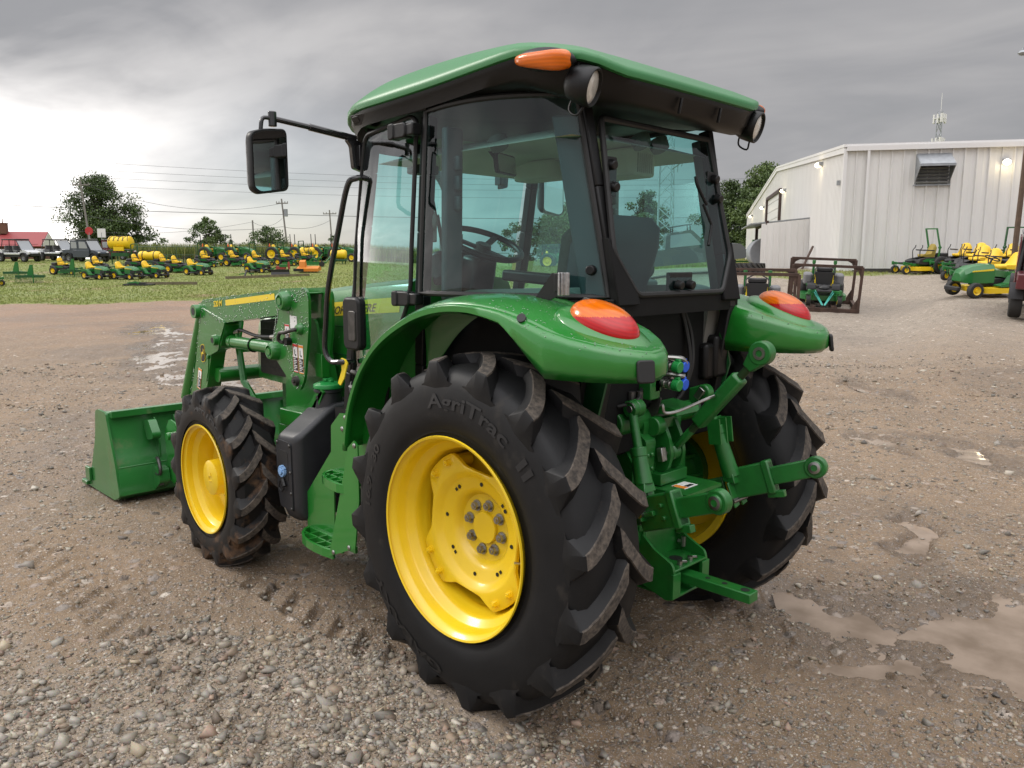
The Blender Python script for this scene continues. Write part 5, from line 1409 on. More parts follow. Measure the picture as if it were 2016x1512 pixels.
# ---------------------------------------------------------------- rain standing on the paint
def raindrops(ob, n, r0, r1, seed, keep):
    rng = random.Random(seed); me = ob.data; W_ = ob.matrix_world
    F = [p for p in me.polygons if keep(p.center, p.normal)]
    A = [p.area for p in F]; m = MB()
    if not F: return
    for p in rng.choices(F, A, k=n):
        vs = [me.vertices[i].co for i in p.vertices]
        k = rng.randrange(1, len(vs)-1); a, b, c = vs[0], vs[k], vs[k+1]
        u, v = rng.random(), rng.random()
        if u+v > 1: u, v = 1-u, 1-v
        q = a + (b-a)*u + (c-a)*v; N_ = p.normal
        r = r0 + (r1-r0)*rng.random()**2.2; t1, t2, _ = frame(N_)
        o = len(m.v)
        for rr, h in ((1.0, 0.0), (0.72, 0.30)):
            m.v += [tuple(q + (t1*math.cos(2*pi*i/7)+t2*math.sin(2*pi*i/7))*r*rr + N_*(r*h+0.0003)) for i in range(7)]
        m.v.append(tuple(q + N_*(r*0.42+0.0003)))
        for i in range(7):
            j = (i+1) % 7
            m.f.append((o+i, o+j, o+7+j, o+7+i)); m.m.append(0); m.f.append((o+7+i, o+7+j, o+14)); m.m.append(0)
    d = m.build('raindrops', RAIN, ob, smooth=60); tag(d, kind='stuff')
RAIN = mat('rain_on_paint', (0.03, 0.10, 0.035), 0.04, coat=1.0, coat_rough=0.0, spec=1.0)
for o in list(T.children):
    nm = o.name.split('.')[0]
    if nm == 'boom' and o.data.vertices[0].co.y > 0: raindrops(o, 950, 0.0022, 0.0065, 2, lambda c, n_: n_.y > 0.6 or n_.z > 0.7)
    if nm == 'loader_tower' and o.data.vertices[0].co.y > 0:
        for ch in o.children:
            if ch.name.startswith('mast_plate'): raindrops(ch, 650, 0.0022, 0.006, 3, lambda c, n_: n_.y > 0.6 and c.y > 0.6)
    if nm == 'fender': raindrops(o, 900, 0.0012, 0.0036, 4, lambda c, n_: n_.z > 0.25)
    if nm == 'hood': raindrops(o, 500, 0.002, 0.005, 5, lambda c, n_: n_.z > 0.2 or n_.y > 0.6)
# ---------------------------------------------------------------- separate pieces become parts of their own
def split_pieces(ob, gap=0.006):
    me = ob.data; n = len(me.vertices); par = list(range(n))
    def find(a):
        while par[a] != a: par[a] = par[par[a]]; a = par[a]
        return a
    for p in me.polygons:
        r = find(p.vertices[0])
        for v in p.vertices[1:]: par[find(v)] = r
    comp = {}
    for i in range(n): comp.setdefault(find(i), []).append(i)
    B = []
    for k, vs in comp.items():
        c = [me.vertices[i].co for i in vs]
        B.append([[min(p[a] for p in c)-gap/2 for a in range(3)], [max(p[a] for p in c)+gap/2 for a in range(3)], [k]])
    done = False
    while not done:
        done = True
        for i in range(len(B)):
            for j in range(i+1, len(B)):
                if all(B[i][0][a] <= B[j][1][a] and B[j][0][a] <= B[i][1][a] for a in range(3)):
                    B[i] = [[min(B[i][0][a], B[j][0][a]) for a in range(3)], [max(B[i][1][a], B[j][1][a]) for a in range(3)], B[i][2]+B[j][2]]
                    B.pop(j); done = False; break
            if not done: break
    if len(B) < 2 or len(B) > 14: return
    src = me.copy(); name = ob.name.split('.')[0]
    for t, b in enumerate(B):
        ks = set(b[2]); m = MB(); idx = {}
        for p in src.polygons:
            if find(p.vertices[0]) in ks:
                f = []
                for v in p.vertices:
                    if v not in idx: idx[v] = len(m.v); m.v.append(tuple(src.vertices[v].co))
                    f.append(idx[v])
                m.f.append(tuple(f)); m.m.append(p.material_index)
        o = m.build(name, list(src.materials), ob.parent)
        if t == 0:
            ob.data = o.data; bpy.data.objects.remove(o)
        else:
            o.matrix_local = ob.matrix_local.copy()
            for md in ob.modifiers:
                if md.type == 'BEVEL':
                    q = o.modifiers.new('edge', 'BEVEL'); q.width = md.width; q.segments = md.segments; q.limit_method = 'ANGLE'; q.angle_limit = md.angle_limit
SPLIT = set('window_frame window_latch pivot_boss pivot_pin pin_boss fascia_trim side_console threaded_rod glass_knob step_bolt hydraulic_pipe valve_fitting valve_hose wiring_hose carrier_pin brush_guard armrest air_vent cover_screw pipe_fitting arm_latch drawbar_hole link_pin knee_plate hose_fitting drain_hose front_wiper rear_wiper air_vent mast_plate loader_tower side_grille panel_seam'.split())
def walk(o):
    for c in list(o.children):
        walk(c)
        if c.type == 'MESH' and c.name.split('.')[0] in SPLIT: split_pieces(c)
walk(T)
# ---------------------------------------------------------------- keep to thing > part > sub-part
def reparent(o, p):
    b = o.matrix_basis.copy(); q = o.parent
    while q is not None and q is not p and q is not T: b = q.matrix_basis @ b; q = q.parent
    o.parent = p; o.matrix_basis = b
for o in list(CAB.children): reparent(o, T)
PROMOTE = set('roof_underside lamp_bezel work_light mast_plate mirror_housing air_vent'.split())
def promote(o):
    for c in list(o.children): promote(c)
    if o.parent is not T and o is not T and o.name.split('.')[0] in PROMOTE: reparent(o, T)
promote(T)
def flatten(part_, o):
    for c in list(o.children):
        flatten(part_, c)
        if o is not part_: 
            b = o.matrix_basis @ c.matrix_basis; c.parent = part_; c.matrix_basis = b
for p in list(T.children): flatten(p, p)
# ================================================================ the yard
FW = Vector((math.cos(YAW), math.sin(YAW)))
RT = Vector((math.sin(YAW), -math.cos(YAW)))
def yard(l, d):
    """metres to the right of and ahead of the viewpoint -> world x, y"""
    return (CAM.x + RT.x*l + FW.x*d, CAM.y + RT.y*l + FW.y*d)
TL = [(0, 0), (31, 0), (34, .06), (38, .28), (43.5, .62), (47, .76), (51, .98), (55, 1.18), (58, 1.45), (62, 1.86), (70, 2.10), (77, 2.30), (110, 2.6), (200, 3.2), (600, 6), (5000, 10)]
TM = [(0, 0), (24, 0), (32, .35), (45, .85), (60, 1.3), (80, 1.75), (150, 2.6), (600, 6), (5000, 10)]
TR = [(0, 0), (12.5, 0), (15, .03), (18, .12), (23.5, .43), (26, .80), (29, 1.15), (31.5, 1.40), (34, 1.52), (45, 1.62), (60, 1.75), (80, 2.2), (120, 3.7), (200, 5), (600, 9), (5000, 12)]
TE = [(0, 0), (9.5, 0), (14, .20), (19, .66), (22.5, .92), (29, 1.38), (34, 1.52), (45, 1.62), (60, 1.75), (80, 2.2), (120, 3.7), (200, 5), (600, 9), (5000, 12)]
def hill(x, y):
    """broad lie of the land (numpy arrays)"""
    dx, dy = x-CAM.x, y-CAM.y
    d = dx*FW.x + dy*FW.y; l = dx*RT.x + dy*RT.y
    r = np.hypot(dx, dy)
    dd = np.where(d > 0.25*r, d, np.maximum(0.25*r, 0))
    u = l/np.maximum(dd, 1e-3)
    f = lambda T: np.interp(dd, [a for a, _ in T], [b for _, b in T])
    zl, zm, zr = f(TL), f(TM), f(TR)
    sm = lambda t: t*t*(3-2*t)
    a = sm(np.clip((u+0.24)/0.2, 0, 1)); b = sm(np.clip((u-0.0)/0.26, 0, 1))
    z = zl*(1-a) + zm*a
    z = z*(1-b) + zr*b
    c = sm(np.clip((u-0.46)/0.12, 0, 1)); z = z*(1-c) + f(TE)*c
    # behind the viewpoint the yard stays level
    return np.where(d < 0, 0, z)
def ground_z(x, y): return float(hill(np.array([x]), np.array([y]))[0])
def _hash(ix, iy, seed):
    h = (ix.astype(np.int64)*374761393 + iy.astype(np.int64)*668265263 + seed*974634777) & 0xffffffff
    h = ((h ^ (h >> 13))*1274126177) & 0xffffffff
    return ((h ^ (h >> 16)) & 0xffff)/65535.0
def vnoise(x, y, seed=0):
    ix, iy = np.floor(x), np.floor(y); fx, fy = x-ix, y-iy
    fx = fx*fx*(3-2*fx); fy = fy*fy*(3-2*fy)
    a, b, c, d = _hash(ix, iy, seed), _hash(ix+1, iy, seed), _hash(ix, iy+1, seed), _hash(ix+1, iy+1, seed)
    return (a*(1-fx)+b*fx)*(1-fy) + (c*(1-fx)+d*fx)*fy
def fbm(x, y, sc, octv=4, seed=0, gain=0.5):
    t = 0; amp = 1; tot = 0
    for i in range(octv):
        t = t + amp*vnoise(x/sc+i*17.3, y/sc-i*9.1, seed+i); tot += amp; amp *= gain; sc *= 0.5
    return t/tot
# where rain water stands: (x, y, half length, half width, heading)
POOLS = [(-1.22, -1.12, 0.62, 0.36, 0.9), (-1.55, -1.75, 0.55, 0.30, 0.2), (-0.72, -0.98, 0.36, 0.15, 2.3), (-1.75, -0.85, 0.34, 0.14, -0.5), (-0.95, -0.50, 0.22, 0.09, 0.6), (-0.12, -5.35, 0.75, 0.20, 2.55), (0.55, -5.15, 0.5, 0.12, 2.4), (-0.9, -5.9, 0.6, 0.22, 2.5), (1.75, 0.33, 0.20, 0.10, 0.3), (1.45, 0.15, 0.26, 0.12, 0.1),
         (13.2, -2.9, 2.2, 0.36, -0.45), (16.8, -4.4, 2.0, 0.36, -0.5), (10.6, -2.3, 0.9, 0.35, -0.5), (9.4, -2.6, 0.7, 0.22, -0.3), (20.5, -5.6, 2.2, 0.5, -0.4), (2.0, -8.7, 0.9, 0.14, 2.4), (-0.6, -2.4, 0.4, 0.12, 1.8)]
def pool_mask(x, y, reach=1.35):
    m = np.zeros_like(x)
    wx = (fbm(x, y, 0.5, 4, 51)-0.5)*0.5; wy = (fbm(x, y, 0.5, 4, 61)-0.5)*0.5
    for px, py, a, b, h in POOLS:
        k = 1.15 if a < 1 else 2.6
        dx, dy = x+wx*k-px, y+wy*k-py
        u = (dx*math.cos(h)+dy*math.sin(h))/a; v = (-dx*math.sin(h)+dy*math.cos(h))/b
        m = np.maximum(m, np.clip(reach-np.sqrt(u*u+v*v), 0, 1))
    return m
def grass_mask(x, y):
    dx, dy = x-CAM.x, y-CAM.y
    d = dx*FW.x + dy*FW.y; l = dx*RT.x + dy*RT.y
    u = l/np.maximum(d, 1)
    e = 34.6 + 3.0*np.clip((u+0.30)/0.12, 0, 1) - 1.2*np.clip((-0.45-u)/0.2, 0, 1)
    n = fbm(x, y, 3.0, 4, 7)-0.5
    gl = np.clip((d-e+n*4.5)/1.8, 0, 1)*np.clip((0.12-u)/0.05, 0, 1)
    gm = np.clip((d-44+n*8)/6, 0, 1)*np.clip((u-0.0)/0.1, 0, 1)
    gr = np.clip((d-31.3+n*7)/2.0, 0, 1)*np.clip((u-0.35)/0.05, 0, 1)*np.clip((34.5-d)/1.0, 0, 1)*0.85
    gr = np.maximum(gr, np.clip((n-0.10)*6, 0, 0.7)*np.clip((d-24)/4, 0, 1)*np.clip((u-0.27)/0.06, 0, 1)*np.clip((0.5-u)/0.06, 0, 1))
    return np.where(d > 3, np.maximum(np.maximum(gl, gm), gr), 0)
def micro(x, y):
    """lumps, ruts and lug prints of the wet yard"""
    r = np.hypot(x-CAM.x, y-CAM.y)
    k = np.clip((60-r)/30, 0, 1)
    h = (fbm(x, y, 1.4, 3, 1)-0.5)*0.045 + (fbm(x, y, 0.28, 3, 2)-0.5)*0.026
    near = np.clip((9-r)/3, 0, 1)
    h = h + near*((fbm(x, y, 0.06, 3, 3)-0.5)*0.017 + (vnoise(x/0.017, y/0.017, 4)-0.5)*0.006)
    mid = np.clip((30-r)/10, 0, 1)*(1-near)
    h = h + mid*(fbm(x, y, 0.16, 2, 5)-0.5)*0.03
    # prints left by the lugs, and wheel ruts running with the tractor
    def lugs(yc, w, x0, x1, pitch, dep):
        t = (y-yc)/w
        ins = np.clip((1-np.abs(t))*6, 0, 1)*np.clip((x-x0)*4, 0, 1)*np.clip((x1-x)*4, 0, 1)
        ph = (x + np.abs(t)*w*0.9)/pitch; ph = ph-np.floor(ph)
        return -ins*(dep*np.clip((0.24-np.abs(ph-0.5))*9, 0, 1)) - ins*dep*0.35
    h = h + lugs(0.70, 0.23, -2.2, -0.25, 0.22, 0.036) + lugs(0.80, 0.20, 0.35, 1.95, 0.22, 0.034) + lugs(-0.72, 0.22, -2.4, 1.9, 0.22, 0.018) + lugs(1.55, 0.22, -0.9, 3.4, 0.21, 0.018)
    q = x*0.64-y*0.77
    for c0, wd, dp in ((-9.6, 0.25, 0.03), (-7.9, 0.22, 0.025), (5.5, 0.3, 0.04), (7.4, 0.3, 0.04), (10.6, 0.35, 0.05), (16.0, 0.5, 0.06)):
        qq = q if c0 > 0 else (x*0.3+y*0.95) 
        h = h - dp*np.exp(-((qq-abs(c0)*(1 if c0 > 0 else 0.9)+0.6*(fbm(x, y, 4.0, 2, 9)-0.5))/wd)**2)
    pm = pool_mask(x, y)
    h = h*(1-0.75*np.clip(pm*1.6, 0, 1)) - 0.042*np.clip(pm*1.5, 0, 1) + np.clip(pm*3, 0, 1)*(fbm(x, y, 0.24, 5, 33, 0.66)-0.43)*0.125
    # level seat under each wheel
    for cx, cy, a in ((0, 0.71, 0.22), (0, -0.71, 0.22), (2.22, 0.83, 0.18), (2.22, -0.83, 0.18)):
        s = np.exp(-(((x-cx)/(a*1.6))**2+((y-cy)/a)**2)**2); h = h*(1-s) - 0.004*s
    h = np.where((pm <= 0) & (pool_mask(x, y, 2.6) > 0), np.maximum(h, -0.020), h)
    h = h*(1-0.6*grass_mask(x, y))
    return h*k

def build_ground():
    A = []; a = -pi
    rel = [-180+5*i for i in range(27)] 
    fine = np.arange(-44, 44.001, 0.125)
    ang = np.concatenate([np.arange(-180, -46, 6), fine, np.arange(48, 180, 6)])
    r = [0.3]
    while r[-1] < 13: r.append(r[-1]*(1.0046 if r[-1] > 1.6 else 1.05))
    while r[-1] < 130: r.append(r[-1]*1.014)
    while r[-1] < 6500: r.append(r[-1]*1.10)
    r = np.array(r)
    th = YAW - np.radians(ang)
    RR, TH = np.meshgrid(r, th, indexing='ij')
    X = CAM.x + RR*np.cos(TH); Y = CAM.y + RR*np.sin(TH)
    Z = hill(X, Y) + micro(X, Y)
    nr, na = X.shape
    co = np.empty((nr*na+1, 3), np.float32)
    co[:-1, 0] = X.ravel(); co[:-1, 1] = Y.ravel(); co[:-1, 2] = Z.ravel(); co[-1] = (CAM.x, CAM.y, 0)
    i = np.arange(nr-1)[:, None]; j = np.arange(na)[None, :]; j2 = (j+1) % na
    q = np.stack([i*na+j, i*na+j2, (i+1)*na+j2, (i+1)*na+j], -1).reshape(-1, 4)
    # clockwise angles: reverse for upward normals
    tri = np.stack([np.full(na, nr*na), (np.arange(na)+1) % na, np.arange(na)], -1)
    me = bpy.data.meshes.new('ground')
    nq, nt_ = len(q), len(tri)
    me.vertices.add(len(co)); me.vertices.foreach_set('co', co.ravel())
    loops = np.concatenate([q.ravel(), tri.ravel()]).astype(np.int32)
    me.loops.add(len(loops)); me.loops.foreach_set('vertex_index', loops)
    me.polygons.add(nq+nt_)
    me.polygons.foreach_set('loop_start', np.concatenate([np.arange(nq)*4, nq*4+np.arange(nt_)*3]).astype(np.int32))
    me.polygons.foreach_set('use_smooth', np.ones(nq+nt_, bool))
    me.update(calc_edges=True); me.validate()
    def attr(name, v):
        at = me.attributes.new(name, 'FLOAT', 'POINT'); at.data.foreach_set('value', np.append(v.ravel(), 0).astype(np.float32))
    attr('grass', grass_mask(X, Y)); pm = pool_mask(X, Y)
    wet = np.clip(pool_mask(X, Y, 1.75)*1.6, 0, 1)*0.85 + np.clip((fbm(X, Y, 2.5, 4, 77)-0.50)*3.0, 0, 0.5)
    attr('wet', np.clip(wet, 0, 1))
    dx, dy = X-CAM.x, Y-CAM.y; d = dx*FW.x+dy*FW.y; l = dx*RT.x+dy*RT.y; u = l/np.maximum(d, 1)
    pale = np.clip((d-12)/7, 0, 1)*np.clip((u-0.22)/0.12, 0, 1)
    # clean crushed stone at the near left corner of the yard
    pale2 = np.clip((3.55-d + 1.2*(fbm(X, Y, 0.7, 4, 15)-0.5))/0.5, 0, 1)*np.clip((0.10-u)/0.2, 0, 1)*np.clip(d, 0, 1)
    attr('pale', np.maximum(pale, pale2*0.55))
    red = np.clip((d-15)/14, 0, 1)*np.clip((-0.05-u)/0.15, 0, 1)
    attr('red', np.clip(red, 0, 1))
    o = bpy.data.objects.new('ground', me); COL.objects.link(o); tag(o, kind='structure')
    m = bpy.data.materials.new('yard_ground'); m.use_nodes = True; me.materials.append(m)
    nt = m.node_tree; N, L = nt.nodes, nt.links; b = N['Principled BSDF']
    geo = N.new('ShaderNodeNewGeometry'); pos = geo.outputs['Position']
    def at_(n):
        x = N.new('ShaderNodeAttribute'); x.attribute_name = n; return x.outputs['Fac']
    def noise(sc, det=6, ro=0.6):
        n = N.new('ShaderNodeTexNoise'); n.inputs['Scale'].default_value = sc; n.inputs['Detail'].default_value = det; n.inputs['Roughness'].default_value = ro; L.new(pos, n.inputs['Vector']); return n.outputs[0]
    def mr(v, a, b_, c, d_):
        n = N.new('ShaderNodeMapRange'); n.inputs[1].default_value = a; n.inputs[2].default_value = b_; n.inputs[3].default_value = c; n.inputs[4].default_value = d_; L.new(v, n.inputs[0]); return n.outputs[0]
    def mix(f, a, c, mode='MIX'):
        n = N.new('ShaderNodeMix'); n.data_type = 'RGBA'; n.blend_type = mode
        if isinstance(f, float): n.inputs[0].default_value = f
        else: L.new(f, n.inputs[0])
        for k, v in ((6, a), (7, c)):
            if isinstance(v, tuple): n.inputs[k].default_value = (*v, 1)
            else: L.new(v, n.inputs[k])
        return n.outputs[2]
    def mul(a, b_):
        n = N.new('ShaderNodeMath'); n.operation = 'MULTIPLY'
        for k, v in enumerate((a, b_)):
            if isinstance(v, (int, float)): n.inputs[k].default_value = v
            else: L.new(v, n.inputs[k])
        return n.outputs[0]
    def add_(a, b_):
        n = N.new('ShaderNodeMath'); n.operation = 'ADD'
        for k, v in enumerate((a, b_)):
            if isinstance(v, (int, float)): n.inputs[k].default_value = v
            else: L.new(v, n.inputs[k])
        return n.outputs[0]
    def voro(sc):
        n = N.new('ShaderNodeTexVoronoi'); n.inputs['Scale'].default_value = sc; n.inputs['Randomness'].default_value = 1.0; L.new(pos, n.inputs['Vector']); return n
    wetf, grf, palef, redf = at_('wet'), at_('grass'), at_('pale'), at_('red')
    soil = mix(mr(noise(1.1), 0.35, 0.65, 0, 1), (0.225, 0.152, 0.088), (0.128, 0.088, 0.052))
    soil = mix(mr(noise(14, 8, 0.7), 0.35, 0.7, 0, 0.7), soil, (0.275, 0.195, 0.120))
    soil = mix(mul(redf, mr(noise(0.5), 0.3, 0.7, 0.35, 0.95)), soil, (0.275, 0.158, 0.095))
    palec = mix(mr(noise(5, 8, 0.7), 0.35, 0.65, 0, 1), (0.35, 0.30, 0.235), (0.23, 0.192, 0.145))
    soil = mix(palef, soil, palec)
    # pebbles: two sizes of cells, only some of them stones
    col = soil; hgt = None
    stones = [(34, 0.56, 0.013), (75, 0.50, 0.007), (170, 0.40, 0.003), (12, 0.80, 0.03)]
    for sc, thr, dist in stones:
        v = voro(sc); sep = N.new('ShaderNodeSeparateColor'); L.new(v.outputs['Color'], sep.inputs[0])
        has = mr(add_(sep.outputs[0], mul(palef, 0.22)), thr, thr+0.03, 0, 1)
        core = mr(v.outputs['Distance'], 0.46, 0.34, 0, 1)
        msk = mul(has, core)
        cr = N.new('ShaderNodeValToRGB'); L.new(sep.outputs[1], cr.inputs[0]); e = cr.color_ramp.elements
        e[0].position = 0; e[0].color = (0.11, 0.09, 0.075, 1); e[1].position = 1; e[1].color = (0.62, 0.56, 0.48, 1)
        for p, c in ((0.35, (0.30, 0.245, 0.19, 1)), (0.6, (0.25, 0.23, 0.215, 1)), (0.8, (0.36, 0.27, 0.21, 1))):
            k = cr.color_ramp.elements.new(p); k.color = c
        col = mix(mul(msk, 0.85), col, cr.outputs[0])
        hh = mul(mul(msk, mr(v.outputs['Distance'], 0.46, 0.0, 0, 1)), dist)
        hgt = hh if hgt is None else add_(hgt, hh)
    hgt = add_(hgt, mul(noise(120, 8, 0.7), 0.006))
    # wet ground is darker and shines
    wetn = mul(wetf, mr(noise(3, 6), 0.3, 0.6, 0.55, 1.0))
    dark = mix(1.0, col, (0.52, 0.50, 0.48), 'MULTIPLY')
    col = mix(wetn, col, dark)
    gcol = mix(mr(noise(0.9, 6), 0.36, 0.64, 0, 1), (0.180, 0.220, 0.040), (0.225, 0.235, 0.070))
    gcol = mix(mr(noise(9, 8, 0.75), 0.42, 0.66, 0, 0.85), gcol, (0.105, 0.135, 0.028))
    gcol = mix(mr(noise(0.33, 5, 0.6), 0.56, 0.68, 0, 0.8), gcol, (0.25, 0.17, 0.10))
    gb = mr(add_(grf, mul(add_(noise(2.2, 8, 0.7), -0.5), 0.9)), 0.35, 0.65, 0, 1)
    gb = mul(gb, mr(grf, 0.02, 0.2, 0, 1))
    col = mix(gb, col, gcol)
    L.new(col, b.inputs['Base Color'])
    L.new(mr(wetn, 0, 1, 0.88, 0.13), b.inputs['Roughness'])
    b.inputs['Specular IOR Level'].default_value = 0.45
    bp = N.new('ShaderNodeBump'); bp.inputs['Strength'].default_value = 1.0; bp.inputs['Distance'].default_value = 1.0
    L.new(mul(hgt, mr(wetn, 0.2, 1, 1.0, 0.35)), bp.inputs['Height']); L.new(bp.outputs[0], b.inputs['Normal'])
build_ground()

def build_pools():
    m = bpy.data.materials.new('muddy_water'); m.use_nodes = True; nt = m.node_tree; N, L = nt.nodes, nt.links; b = N['Principled BSDF']
    b.inputs['Base Color'].default_value = (0.30, 0.235, 0.185, 1); b.inputs['Roughness'].default_value = 0.035; b.inputs['IOR'].default_value = 1.33
    b.inputs['Specular IOR Level'].default_value = 0.6
    tc = N.new('ShaderNodeNewGeometry'); n = N.new('ShaderNodeTexNoise'); n.inputs['Scale'].default_value = 9; n.inputs['Detail'].default_value = 3; L.new(tc.outputs['Position'], n.inputs['Vector'])
    bp = N.new('ShaderNodeBump'); bp.inputs['Strength'].default_value = 0.05; bp.inputs['Distance'].default_value = 0.02; L.new(n.outputs[0], bp.inputs['Height']); L.new(bp.outputs[0], b.inputs['Normal'])
    n2 = N.new('ShaderNodeTexNoise'); n2.inputs['Scale'].default_value = 5; n2.inputs['Detail'].default_value = 7; L.new(tc.outputs['Position'], n2.inputs['Vector'])
    r2 = N.new('ShaderNodeValToRGB'); L.new(n2.outputs[0], r2.inputs[0]); r2.color_ramp.elements[0].position = 0.35; r2.color_ramp.elements[0].color = (0.175, 0.128, 0.088, 1); r2.color_ramp.elements[1].position = 0.62; r2.color_ramp.elements[1].color = (0.28, 0.215, 0.16, 1); L.new(r2.outputs[0], b.inputs['Base Color'])
    for i_, (px, py, a, b_, h) in enumerate(POOLS):
        k = 1.6
        ring = [(px + a*k*math.cos(t)*math.cos(h) - b_*k*math.sin(t)*math.sin(h), py + a*k*math.cos(t)*math.sin(h) + b_*k*math.sin(t)*math.cos(h)) for t in [2*pi*i/28 for i in range(28)]]
        z = ground_z(px, py)
        mb = MB(); mb.add([(x, y, z-0.0235-0.0007*i_) for x, y in ring], [tuple(range(28))])
        tag(mb.build('puddle_water', m, None, smooth=0), kind='structure')
build_pools()

def build_gravel():
    rng = np.random.default_rng(4)
    n = 120000
    # even over the view in angle, thinning with distance
    ang = np.radians(rng.uniform(-40, 40, n*3)); rr = 1.7 + 14.5*rng.random(n*3)**2.1
    th = YAW - ang
    X = CAM.x + rr*np.cos(th); Y = CAM.y + rr*np.sin(th)
    d = rr*np.cos(ang); u = np.tan(ang)
    nearl = np.clip((3.7-d + 1.6*(fbm(X, Y, 0.7, 4, 15)-0.5))/0.7, 0, 1)*np.clip((0.22-u)/0.3, 0, 1)
    patch = np.clip((fbm(X, Y, 0.6, 4, 25)-0.42)*4, 0, 1)
    w = (0.13 + 0.50*nearl + 0.40*patch)*np.where(pool_mask(X, Y) > 0.12, 0.30, 1)
    for cx, cy, a, b_ in ((0, 0.71, 0.30, 0.26), (0, -0.71, 0.30, 0.26), (2.22, 0.83, 0.25, 0.2)):
        w = np.where((np.abs(X-cx) < a) & (np.abs(Y-cy) < b_), 0, w)
    keep = rng.random(len(X)) < w
    X, Y, nl = X[keep][:n], Y[keep][:n], nearl[keep][:n]
    m = len(X)
    size = np.exp(rng.normal(math.log(0.0033), 0.62, m))*(1+0.45*nl)*(1+np.clip(np.hypot(X-CAM.x, Y-CAM.y)-3.5, 0, 12)*0.09)
    big = rng.random(m) < (0.003+0.017*nl); size = np.where(big, rng.uniform(0.010, 0.021, m)*(0.8+0.4*nl), size); size = np.minimum(size, 0.034)
    Z = hill(X, Y) + np.maximum(micro(X, Y), -0.034)
    # crushed stone: six-sided chips with broken corners
    ico = np.array([(x, y, z) for x in (-1, 1) for y in (-1, 1) for z in (-1, 1)])*0.72
    fi = np.array([(0, 1, 3), (0, 3, 2), (4, 6, 7), (4, 7, 5), (0, 4, 5), (0, 5, 1), (2, 3, 7), (2, 7, 6), (0, 2, 6), (0, 6, 4), (1, 5, 7), (1, 7, 3)])
    shp = ico[None]*rng.uniform(0.5, 1.25, (m, 8, 1))*rng.uniform(0.7, 1.3, (m, 8, 3))
    sc = np.stack([rng.uniform(0.9, 1.5, m), rng.uniform(0.7, 1.1, m), rng.uniform(0.5, 0.9, m)], -1)
    shp = shp*sc[:, None, :]
    a = rng.uniform(0, 2*pi, m); ti = rng.normal(0, 0.5, m)
    ca, sa, ct, st = np.cos(a), np.sin(a), np.cos(ti), np.sin(ti)
    x1 = shp[..., 0]; y1 = shp[..., 1]*ct[:, None] - shp[..., 2]*st[:, None]; z1 = shp[..., 1]*st[:, None] + shp[..., 2]*ct[:, None]
    V = np.stack([x1*ca[:, None]-y1*sa[:, None], x1*sa[:, None]+y1*ca[:, None], z1], -1)*size[:, None, None]
    V += np.stack([X, Y, Z+size*0.12], -1)[:, None, :]
    F = (fi[None]+8*np.arange(m)[:, None, None]).reshape(-1, 3)
    me = bpy.data.meshes.new('gravel'); me.vertices.add(m*8); me.vertices.foreach_set('co', V.astype(np.float32).ravel())
    me.loops.add(F.size); me.loops.foreach_set('vertex_index', F.astype(np.int32).ravel())
    me.polygons.add(len(F)); me.polygons.foreach_set('loop_start', (np.arange(len(F))*3).astype(np.int32))
    me.update(calc_edges=True)
    pal = np.array([(0.31, 0.265, 0.205), (0.25, 0.23, 0.20), (0.42, 0.375, 0.31), (0.165, 0.145, 0.125), (0.33, 0.22, 0.165), (0.36, 0.29, 0.20), (0.27, 0.245, 0.215), (0.21, 0.155, 0.11), (0.50, 0.46, 0.39)])
    c = pal[rng.choice(len(pal), m, p=[.2, .17, .13, .1, .06, .09, .11, .10, .04])]*rng.uniform(0.45, 1.2, (m, 1))*np.array([[1.0, 0.97, 0.90]])
    at = me.attributes.new('stone', 'FLOAT_COLOR', 'POINT'); cc = np.ones((m*8, 4), np.float32); cc[:, :3] = np.repeat(c, 8, 0); at.data.foreach_set('color', cc.ravel())
    mt = bpy.data.materials.new('stone'); mt.use_nodes = True; nt = mt.node_tree; N, L = nt.nodes, nt.links; b = N['Principled BSDF']
    x = N.new('ShaderNodeAttribute'); x.attribute_name = 'stone'
    g = N.new('ShaderNodeNewGeometry'); nn = N.new('ShaderNodeTexNoise'); nn.inputs['Scale'].default_value = 180; nn.inputs['Detail'].default_value = 5; L.new(g.outputs['Position'], nn.inputs['Vector'])
    mx = N.new('ShaderNodeMix'); mx.data_type = 'RGBA'; mx.blend_type = 'MULTIPLY'; mx.inputs[0].default_value = 0.6; L.new(x.outputs['Color'], mx.inputs[6]); L.new(nn.outputs['Color'], mx.inputs[7])
    gm = N.new('ShaderNodeGamma'); gm.inputs[1].default_value = 0.82; L.new(mx.outputs[2], gm.inputs[0])
    L.new(gm.outputs[0], b.inputs['Base Color']); b.inputs['Roughness'].default_value = 0.68
    me.materials.append(mt)
    o = bpy.data.objects.new('gravel', me); COL.objects.link(o); tag(o, kind='stuff')
build_gravel()

